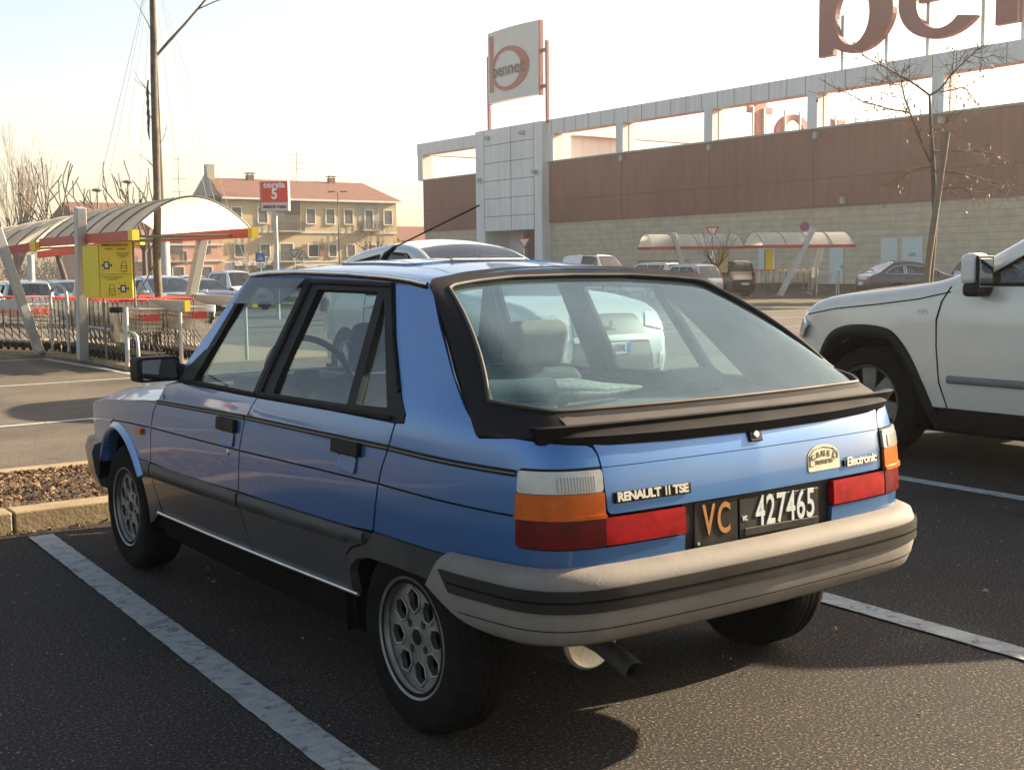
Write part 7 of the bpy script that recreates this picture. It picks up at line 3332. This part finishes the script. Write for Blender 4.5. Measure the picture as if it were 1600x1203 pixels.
def corsia(t_, zb, zt):
    m = MB()
    m.rbox(-.46, .46, -.02, .28, zb, zt, .01, 1)
    bo = m.build('sign_box', M['frame_white'], t_)
    m = MB()
    m.box(-.475, -.461, -.015, .275, zb, zt)
    m.build('sign_side', M['trim_black'], bo)
    h = zt - zb
    fm_ = frame_at((0, -.022, (zb + zt) / 2), (1, 0, 0), (0, 0, 1))
    m = MB()
    m.prism([[(-.435, -h * .22), (.435, -h * .22), (.435, h * .475), (-.435, h * .475)]], .003, fm_ @ Matrix.Translation((0, 0, .003)))
    m.build('sign_field', mat('corsia_red', (.72, .055, .035), .4, var=.04), bo)
    m = text_mesh('corsia', .27, .004, .010, 1.08, fm_ @ Matrix.Translation((0, h * .36, .006)), xs=1.0)
    text_mesh('5', .48, .004, .016, 1.0, fm_ @ Matrix.Translation((0, h * .05, .006)), mb=m, xs=.85)
    m.build('sign_lettering', mat('sign_white2', (.80, .79, .76), .5), bo)
    m = text_mesh('settore rosso', .185, .004, .006, .95, fm_ @ Matrix.Translation((0, -h * .36, .004)), xs=.80)
    m.build('sign_lettering', M['sign_red'], bo)


post_sign('aisle_sign', 'red aisle sign reading corsia 5 settore rosso on a tall post', 'sign', -7.76, 40, 3.28, 4.25, corsia, .07)


def ped(t_, zb, zt):
    m = MB()
    m.rbox(-.27, .27, -.01, .01, zb, zt, .006, 1)
    bo = m.build('sign_plate', mat('sign_blue', (.03, .12, .36), .5), t_)
    fm_ = frame_at((0, -.012, (zb + zt) / 2), (1, 0, 0), (0, 0, 1))
    m = MB()
    m.prism([[(-.17, -.15), (.17, -.15), (0, .16)]], .002, fm_ @ Matrix.Translation((0, 0, .003)))
    to = m.build('sign_symbol', M['frame_white'], bo)
    m = MB()
    for q in ([(0, .07), (0, -.02)], [(0, -.02), (-.05, -.12)], [(0, -.02), (.045, -.12)], [(0, .04), (.045, .0)]):
        m.tube([fm_ @ Vector((x, y, .005)) for x, y in q], .014, 5)
    m.build('sign_symbol', M['ink'], to)
    m = MB()
    m.box(-.24, .24, -.01, .01, zb - .33, zb - .05)
    m.build('sub_plate', M['frame_white'], t_)


post_sign('crossing_sign', 'square blue pedestrian crossing sign with a white triangle in front of the yellow house', 'sign', -14.5, 70, 1.78, 2.32, ped)


def tri_sign(face, border, up=False):
    def f(t_, zb, zt):
        s = 1 if up else -1
        h = (zt - zb)
        fm_ = frame_at((0, -.012, (zb + zt) / 2), (1, 0, 0), (0, 0, 1))
        o = [(-h * .58, -s * h / 2), (h * .58, -s * h / 2), (0, s * h / 2)]
        m = MB()
        m.prism([round_poly(o, .05)], .012, fm_)
        bo = m.build('sign_plate', M[border], t_)
        m = MB()
        q = [(x * .66, y * .66 - s * h * .055) for x, y in o]
        m.prism([round_poly(q, .03)], .002, fm_ @ Matrix.Translation((0, 0, .003)))
        m.build('sign_field', M[face], bo)
    return f


post_sign('yield_sign', 'white triangular give-way sign with red border in front of the goods entrance', 'sign', .67, 60, 2.2, 2.78, tri_sign('frame_white', 'rail_red'))
post_sign('yield_sign', 'triangular give-way sign behind the small bare tree at the far shelter', 'sign', 9.35, 56, 2.55, 3.1, tri_sign('frame_white', 'rail_red'))
post_sign('triangle_sign', 'grey back of an inverted triangular sign right of the red aisle sign', 'sign', -13.6, 76, 2.0, 2.6, tri_sign('galv', 'galv_dark'))
post_sign('triangle_sign', 'grey back of an upright triangular sign right of the red aisle sign', 'sign', -13.05, 76, 2.0, 2.6, tri_sign('galv', 'galv_dark', True))


def round_sign(t_, zb, zt):
    r_ = (zt - zb) / 2
    fm_ = frame_at((0, -.012, (zb + zt) / 2), (1, 0, 0), (0, 0, 1))
    m = MB()
    m.prism([circle(0, 0, r_, 28)], .012, fm_)
    bo = m.build('sign_plate', M['rail_red'], t_)
    m = MB()
    m.prism([circle(0, 0, r_ * .74, 28)], .002, fm_ @ Matrix.Translation((0, 0, .003)))
    fo = m.build('sign_field', mat('sign_blue2', (.05, .09, .26), .5), bo)
    m = MB()
    for a in (45,) :
        c, s = math.cos(R(a)), math.sin(R(a))
        w = r_ * .12
        m.prism([[(-c * r_ * .74 - s * w, s * r_ * .74 - c * w), (-c * r_ * .74 + s * w, s * r_ * .74 + c * w), (c * r_ * .74 + s * w, -s * r_ * .74 + c * w), (c * r_ * .74 - s * w, -s * r_ * .74 - c * w)]], .002, fm_ @ Matrix.Translation((0, 0, .005)))
    m.build('sign_symbol', M['rail_red'], fo)


post_sign('no_parking_sign', 'round red and blue no-parking sign above the right-hand far shelter', 'sign', 14.1, 58, 2.90, 3.36, round_sign)

# =================================================================== mast, lamps, columns
x, y = vxy(-20.1, 70)
mast = thing('lighting_mast', 'very tall grey mast behind the thin tree trunk with a cone of guy wires', 'mast', (x, y, gz(x, y)))
m_ = MB()
m_.tube([(0, 0, 0), (0, 0, 4.3)], [.37, .34], 14)
m_.build('mast_base', M['galv'], mast)
m_ = MB()
m_.tube([(0, 0, 4.2), (0, 0, 21.0)], [.22, .17], 12)
m_.build('mast_tube', M['galv_dark'], mast)
for k in range(9):
    a = 2 * math.pi * (k + .3) / 9
    m_ = MB()
    m_.tube([(0, 0, 19.3), (5.2 * math.cos(a), 5.2 * math.sin(a), .2)], .013, 4)
    m_.build('guy_wire', mat('wire_pale', (.30, .29, .27), .6) if k == 0 else bpy.data.materials['wire_pale'], mast)


def lamp_post(label, lat, dep, h, kind):
    x, y = vxy(lat, dep)
    g = gz(x, y)
    t_ = thing('street_lamp', label, 'street lamp', (x, y, g), R(YAW), 'street lamps beyond the car park')
    m = MB()
    m.tube([(0, 0, 0), (0, 0, h - g)], [.06, .04], 8)
    m.build('post', M['galv_dark'], t_)
    m = MB()
    if kind == 'disc':
        m.lathe([(.0001, .10), (.12, .09), (.27, .03), (.27, -.02), (.10, -.08), (.0001, -.09)], 16, Matrix.Translation((0, 0, h - g)))
    else:
        for s in (-1, 1):
            m.rbox(s * .55 - .35, s * .55 + .35, -.12, .12, h - g - .02, h - g + .10, .04)
    m.build('lamp_head', M['galv_dark'], t_)


lamp_post('left street lamp with a flat round head among the pollarded trees', -20.39, 60, 5.33, 'disc')
lamp_post('taller street lamp with a flat round head just left of the thin tree trunk', -18.86, 60, 5.72, 'disc')
lamp_post('double-armed street lamp in front of the yellow house', -15.62, 110, 8.25, 'double')
x, y = vxy(-15.5, 39)
m_ = MB()
m_.tube([(x, y, gz(x, y)), (x, y, 1.9)], .11, 14)
tag(m_.build('bollard_post', M['galv'], None), 'pale round column behind the left leaning shelter post', 'post')

# =================================================================== trees and shrubs
M['bark'] = mat('bark', (.13, .105, .082), .95, col2=(.07, .058, .048), vscale=9, bump=.5, bscale=30)
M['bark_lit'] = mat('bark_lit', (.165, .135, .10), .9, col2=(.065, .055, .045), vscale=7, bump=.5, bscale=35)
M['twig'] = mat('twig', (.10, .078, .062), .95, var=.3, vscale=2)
M['twig_hazed'] = mat('twig_hazed', (.21, .17, .135), .95, var=.25, vscale=.5)  # paler twig copy, fading by haze is put into the colour
M['dry_leaf'] = mat('dry_leaf', (.34, .19, .085), .8, var=.4, vscale=4)
M['stake_wood'] = mat('stake_wood', (.20, .165, .11), .9, col2=(.13, .11, .075), vscale=7, bump=.3, bscale=30)


def branch(mb_, rnd, p, d, L_, r, lev, levels, spread, up, sides, kids, taper=.6, droop=0.0, leaves=None, r_min=.004):
    n = 4
    pts, rs = [p.copy()], [r]
    q = p.copy()
    dd = d.copy()
    for i in range(n):
        dd = (dd + Vector((rnd.gauss(0, .10), rnd.gauss(0, .10), rnd.gauss(0, .06) + up * .06))).normalized()
        q = q + dd * (L_ / n)
        pts.append(q.copy())
        rs.append(max(r_min, r * (1 - (1 - taper) * (i + 1) / n)))
    mb_.tube(pts, rs, sides[min(lev, len(sides) - 1)], caps=False)
    if lev >= levels:
        if leaves is not None and rnd.random() < leaves[1]:
            leaves[0].append(pts[rnd.randint(1, n)])
        return
    for k in range(kids[min(lev, len(kids) - 1)]):
        t = rnd.uniform(.35, 1.0) if k else 1.0
        i = min(n - 1, int(t * n))
        f = t * n - i
        a = pts[i].lerp(pts[min(n, i + 1)], f)
        e = Vector((rnd.gauss(0, 1), rnd.gauss(0, 1), rnd.gauss(0, .6)))
        e = (e - dd * e.dot(dd)).normalized()
        nd = (dd + e * spread * rnd.uniform(.6, 1.25) + Vector((0, 0, up * .22))).normalized()
        branch(mb_, rnd, a, nd, L_ * rnd.uniform(.55, .82), rs[min(n, i + 1)] * rnd.uniform(.55, .8), lev + 1, levels, spread, up, sides, kids, taper, droop, leaves, r_min)


def leaf_cards(pts, rnd, s0, s1, n=3, jit=.06):
    m = MB()
    for p in pts:
        for k in range(rnd.randint(1, n)):
            s = rnd.uniform(s0, s1)
            e = Euler((rnd.uniform(0, 6.3), rnd.uniform(0, 6.3), rnd.uniform(0, 6.3))).to_matrix()
            c = p + Vector((rnd.gauss(0, jit), rnd.gauss(0, jit), rnd.gauss(0, jit) - s))
            m.face([c + e @ Vector(v) for v in ((-s, 0, 0), (0, -s * .45, s * .2), (s, 0, 0), (0, s * .45, s * .2))])
    return m


def bare_tree(label, lat, dep, h, trunk_h, r, seed, levels=4, spread=.5, up=1.0, kids=(5, 4, 3, 3), limbs=5, cat='tree', group=None, twig='twig', lean=(0, 0), sides=(7, 5, 4, 3, 3), leaves=0.0, name='bare_tree', r_min=.006, first=.45, wide=.55):
    rnd = random.Random(seed)
    x, y = vxy(lat, dep)
    g = gz(x, y)
    t_ = thing(name, label, cat, (x, y, g), 0, group)
    m = MB()
    top = Vector((lean[0], lean[1], trunk_h))
    m.tube([(0, 0, -.1), (lean[0] * .2, lean[1] * .2, trunk_h * .3), (lean[0] * .6, lean[1] * .6, trunk_h * .7), top], [r * 1.25, r, r * .9, r * .75], 10)
    m.build('trunk', M['bark'], t_)
    c = MB()
    lv = ([], leaves) if leaves else None
    H_ = (h - g) - trunk_h
    for k in range(limbs):
        a = 2 * math.pi * k / limbs + rnd.uniform(-.4, .4)
        d = Vector((math.cos(a) * wide, math.sin(a) * wide, up)).normalized()
        branch(c, rnd, top - Vector((0, 0, rnd.uniform(0, .12) * trunk_h)), d, H_ * first * rnd.uniform(.85, 1.15), r * .55, 1, levels, spread, up, sides, kids, leaves=lv, r_min=r_min)
    c.build('crown', M[twig], t_)
    if lv and lv[0]:
        leaf_cards(lv[0], rnd, .05, .11).build('dead_leaves', M['dry_leaf'], t_)
    return t_


bare_tree('large fan-shaped bare tree at the left edge of the photo', -36.9, 90, 11.6, 1.6, .26, 11, 5, .34, 1.5, (5, 4, 3, 3, 2), 7, twig='twig_hazed', r_min=.011, first=.34, wide=.55)
bare_tree('second hazy bare tree behind the large fan-shaped one at the left edge', -43.5, 96, 8.5, 1.6, .2, 12, 5, .36, 1.4, (5, 4, 3, 2, 2), 6, twig='twig_hazed', r_min=.011, first=.35)
GP = 'pollarded trees behind the near trolley shelter'
bare_tree('pollarded tree with a leaning trunk left of the yellow notice board', -21.2, 58, 6.6, 2.5, .15, 21, 3, .8, 1.1, (3, 2, 2), 5, group=GP, lean=(-.6, -.4), r_min=.032, first=.5)
bare_tree('pollarded tree whose boughs rise right of the tall front shelter post', -20.4, 62, 6.4, 3.0, .14, 22, 3, .75, 1.2, (3, 2, 2), 4, group=GP, r_min=.032, first=.5)
bare_tree('pollarded tree rising between the two round street lamps', -19.4, 64, 6.6, 3.1, .14, 23, 3, .75, 1.2, (3, 2, 2), 4, group=GP, r_min=.032, first=.5)
bare_tree('slim pollarded tree nearest the thin tree trunk', -17.9, 60, 6.0, 3.0, .12, 24, 3, .6, 1.4, (2, 2, 2), 3, group=GP, r_min=.032, first=.5)
bare_tree('thin bare tree in front of the far trolley shelter', 8.72, 51, 3.35, 1.35, .06, 31, 4, .5, .7, (3, 3, 2, 2), 6, r_min=.007, first=.38)
bare_tree('bare tree with brown leaves in front of the right half of the yellow house', -10.7, 95, 5.6, 2.3, .12, 41, 4, .55, .7, (3, 3, 3, 2), 6, twig='twig_hazed', leaves=.35, r_min=.012, first=.36)
bare_tree('small bare tree with brown leaves left of the red aisle sign', -16.5, 75, 2.9, 1.3, .07, 42, 4, .5, .9, (3, 3, 2, 2), 5, twig='twig_hazed', leaves=.25, r_min=.01, first=.36)
bare_tree('small bare tree right of the red aisle sign below the yellow house', -11.6, 88, 3.1, 1.2, .06, 43, 4, .5, .9, (3, 2, 2, 2), 5, twig='twig_hazed', r_min=.01, first=.36)

# thin trunk in front of the shelter
tt = thing('young_tree', 'thin tall bare tree trunk standing in front of the near trolleys', 'tree', (4.05, 15.4, 0))
m_ = MB()
rnd = random.Random(3)
pts, rs = [], []
for i in range(15):
    z = -.1 + 6.9 * i / 14
    lx = .018 * z
    pts.append((lx * .81 + rnd.uniform(-.014, .014), -lx * .59 + rnd.uniform(-.014, .014), z))
    rs.append(.066 - .0035 * z + (.02 if i == 0 else 0) + (.006 if i in (7, 10) else 0))
m_.tube(pts, rs, 12)
m_.build('trunk', M['bark_lit'], tt)
c_ = MB()
lat_v = Vector((.808, -.589, 0))
for z, L_, sgn, rr_ in ((4.55, 1.5, 1, .024), (4.9, .5, -1, .009), (4.55, .45, 1, .008), (3.95, .35, -1, .008), (3.6, .22, -1, .010), (3.2, .25, 1, .008), (5.4, .9, 1, .014), (5.7, .8, -1, .014), (6.2, .8, 1, .012), (6.4, .9, -1, .012), (2.9, .2, -1, .008)):
    p = Vector(pts[min(14, int((z + .1) / 6.9 * 14))])
    p.z = z
    d = (lat_v * sgn * .75 + Vector((rnd.uniform(-.3, .3), rnd.uniform(-.3, .3), .8))).normalized()
    branch(c_, rnd, p, d, L_, rr_, 2, 3, .5, .6, (5, 5, 4, 4), (2, 2, 2), r_min=.003)
for z in (4.05, 3.9, 3.75, 3.6, 3.5):      # loose bark and dead ivy
    p = Vector(pts[int((z + .1) / 6.9 * 14)]) - lat_v * .085
    c_.tube([(p.x, p.y, z + .2), (p.x - .02, p.y + .015, z), (p.x - .01, p.y, z - .16)], [.012, .02, .006], 5)
c_.build('crown', M['twig'], tt)

# staked tree on the right: boughs follow their own curves at their own depths
D0 = 20.8
st = thing('staked_tree', 'young bare tree with few brown leaves tied to a leaning wooden stake', 'tree', (*vxy(7.22, D0), 0), R(YAW))


def loc2(cx, cy, dd):
    px, py = 1300 + cx / 4.629, 80 + cy / 4.629
    hz = 417.5 - (px - 800) / 800 * 8.3
    d = D0 + dd
    return Vector(((px - 800) / 1876.7 * d - 7.22, dd, 1.358 + (hz - py) * d / 1876.7))


rnd = random.Random(9)
m_ = MB()
trunk_px = [(735, 1200), (722, 1050), (712, 900), (702, 750), (686, 560), (672, 350)]
tp = [Vector((.02, .12, -.05)), Vector((.04, .12, .8))] + [loc2(a, b, .12) for a, b in trunk_px]
m_.tube(tp, [.06, .055, .052, .046, .042, .036, .028, .020], 9)
m_.build('trunk', M['bark'], st)
BR = [([(672, 350), (560, 270), (460, 215), (340, 150), (230, 95), (190, 70)], .012, .1, -.5),
      ([(672, 350), (740, 310), (830, 200), (900, 130), (960, 75), (1010, 30)], .013, .1, .3),
      ([(690, 820), (640, 720), (590, 600), (545, 490), (495, 370), (475, 280), (465, 215)], .014, .1, -.3),
      ([(545, 490), (510, 465), (400, 450), (300, 420), (210, 400), (120, 350), (50, 325)], .010, -.1, -.7),
      ([(960, 75), (1040, 90), (1120, 75), (1180, 90)], .005, .28, .5),
      ([(740, 330), (830, 315), (910, 300), (960, 340), (1000, 400)], .007, .1, -.4),
      ([(715, 745), (830, 740), (950, 740), (1060, 745), (1160, 760)], .010, .1, .6),
      ([(700, 880), (850, 890), (980, 910), (1100, 950), (1200, 975), (1260, 1010)], .011, .1, .2),
      ([(700, 850), (600, 865), (520, 905), (450, 970)], .009, .1, .7),
      ([(830, 200), (835, 100), (840, 40)], .006, .2, .4),
      ([(475, 280), (400, 270), (340, 250)], .004, -.25, -.5),
      ([(495, 370), (420, 360), (390, 290)], .004, -.2, .0),
      ([(760, 1010), (840, 1000), (940, 1000), (990, 1030)], .006, .1, -.5),
      ([(686, 560), (740, 590), (790, 540), (850, 515)], .006, .1, -.6)]
c_ = MB()
lv = ([], .34)
for pxs, r0, d0, d1 in BR:
    P_ = [loc2(a, b, d0 + (d1 - d0) * i / (len(pxs) - 1)) for i, (a, b) in enumerate(pxs)]
    P_ = [Vector(q) for q in catmull([np.array(p) for p in P_], 3)]
    n = len(P_)
    c_.tube(P_, [max(.005, 1.7 * r0 * (1 - .7 * i / (n - 1))) for i in range(n)], 5, caps=False)
    for i in range(2, n):
        for rep_ in range(2):
            d = (P_[i] - P_[i - 1]).normalized()
            e = Vector((rnd.gauss(0, 1), rnd.gauss(0, 1), rnd.gauss(0, .8)))
            branch(c_, rnd, P_[i], (d * .6 + e * .45).normalized(), rnd.uniform(.12, .36), .0055, 3, 4, .6, .2, (4, 4, 4, 3), (2, 2, 2, 2), leaves=lv, r_min=.0035)
c_.build('crown', M['twig'], st)
leaf_cards(lv[0], rnd, .026, .050, 1, .03).build('dead_leaves', M['dry_leaf'], st)
stake = MB()
stake.tube([(.0, 0, -.1), (-.02, 0, .6), (.02, 0, 1.3), (.30, .0, 3.56)], [.062, .060, .058, .050], 12)
tag(stake.build('tree_stake', M['stake_wood'], None, (*vxy(7.16, D0 - .02), 0), (0, 0, R(YAW))), 'leaning round wooden stake holding the young tree on the right', 'stake')

# low scrub and distant tree line that read as one mass
def scrub(name, lat0, lat1, dep, h, n, s, mtl, seed):
    rnd = random.Random(seed)
    m = MB()
    for k in range(n):
        lt = rnd.uniform(lat0, lat1)
        d = dep + rnd.uniform(-4, 4)
        x, y = vxy(lt, d)
        g = gz(x, y)
        hh = h * (.6 + .4 * math.sin(lt * .9 + seed) * math.sin(lt * .37)) * rnd.uniform(.3, 1.0)
        p = Vector((x, y, g + hh * rnd.uniform(0, 1)))
        e = Euler((rnd.uniform(0, 6.3), rnd.uniform(0, 6.3), rnd.uniform(0, 6.3))).to_matrix()
        m.face([p + e @ (Vector(v) * s) for v in ((-1, 0, 0), (0, -.25, 0), (1, 0, 0), (0, .25, 0))])
    return tag(m.build(name, mtl), kind='stuff')


scrub('hedge', -60, -30.5, 98, 2.6, 5000, .22, mat('scrub', (.16, .10, .065), .95, var=.4, vscale=.6), 3)
scrub('distant_trees', -160, -45, 240, 9, 6000, .7, mat('far_trees', (.15, .12, .09), .95, var=.3, vscale=.2), 5)


# =================================================================== haze
HAZE = 0.0006
m = bpy.data.materials.new('haze_air')
m.use_nodes = True
nt = m.node_tree
nt.nodes.clear()
out = nt.nodes.new('ShaderNodeOutputMaterial')
pv = nt.nodes.new('ShaderNodeVolumePrincipled')
pv.inputs['Color'].default_value = (.96, .93, .87, 1)
pv.inputs['Density'].default_value = HAZE
pv.inputs['Anisotropy'].default_value = .45
nt.links.new(pv.outputs[0], out.inputs['Volume'])
mb = MB()
mb.box(-260, 330, -120, 420, -3, 40)
hz = mb.build('haze', m)
tag(hz, kind='stuff')
hz.display_type = 'BOUNDS'
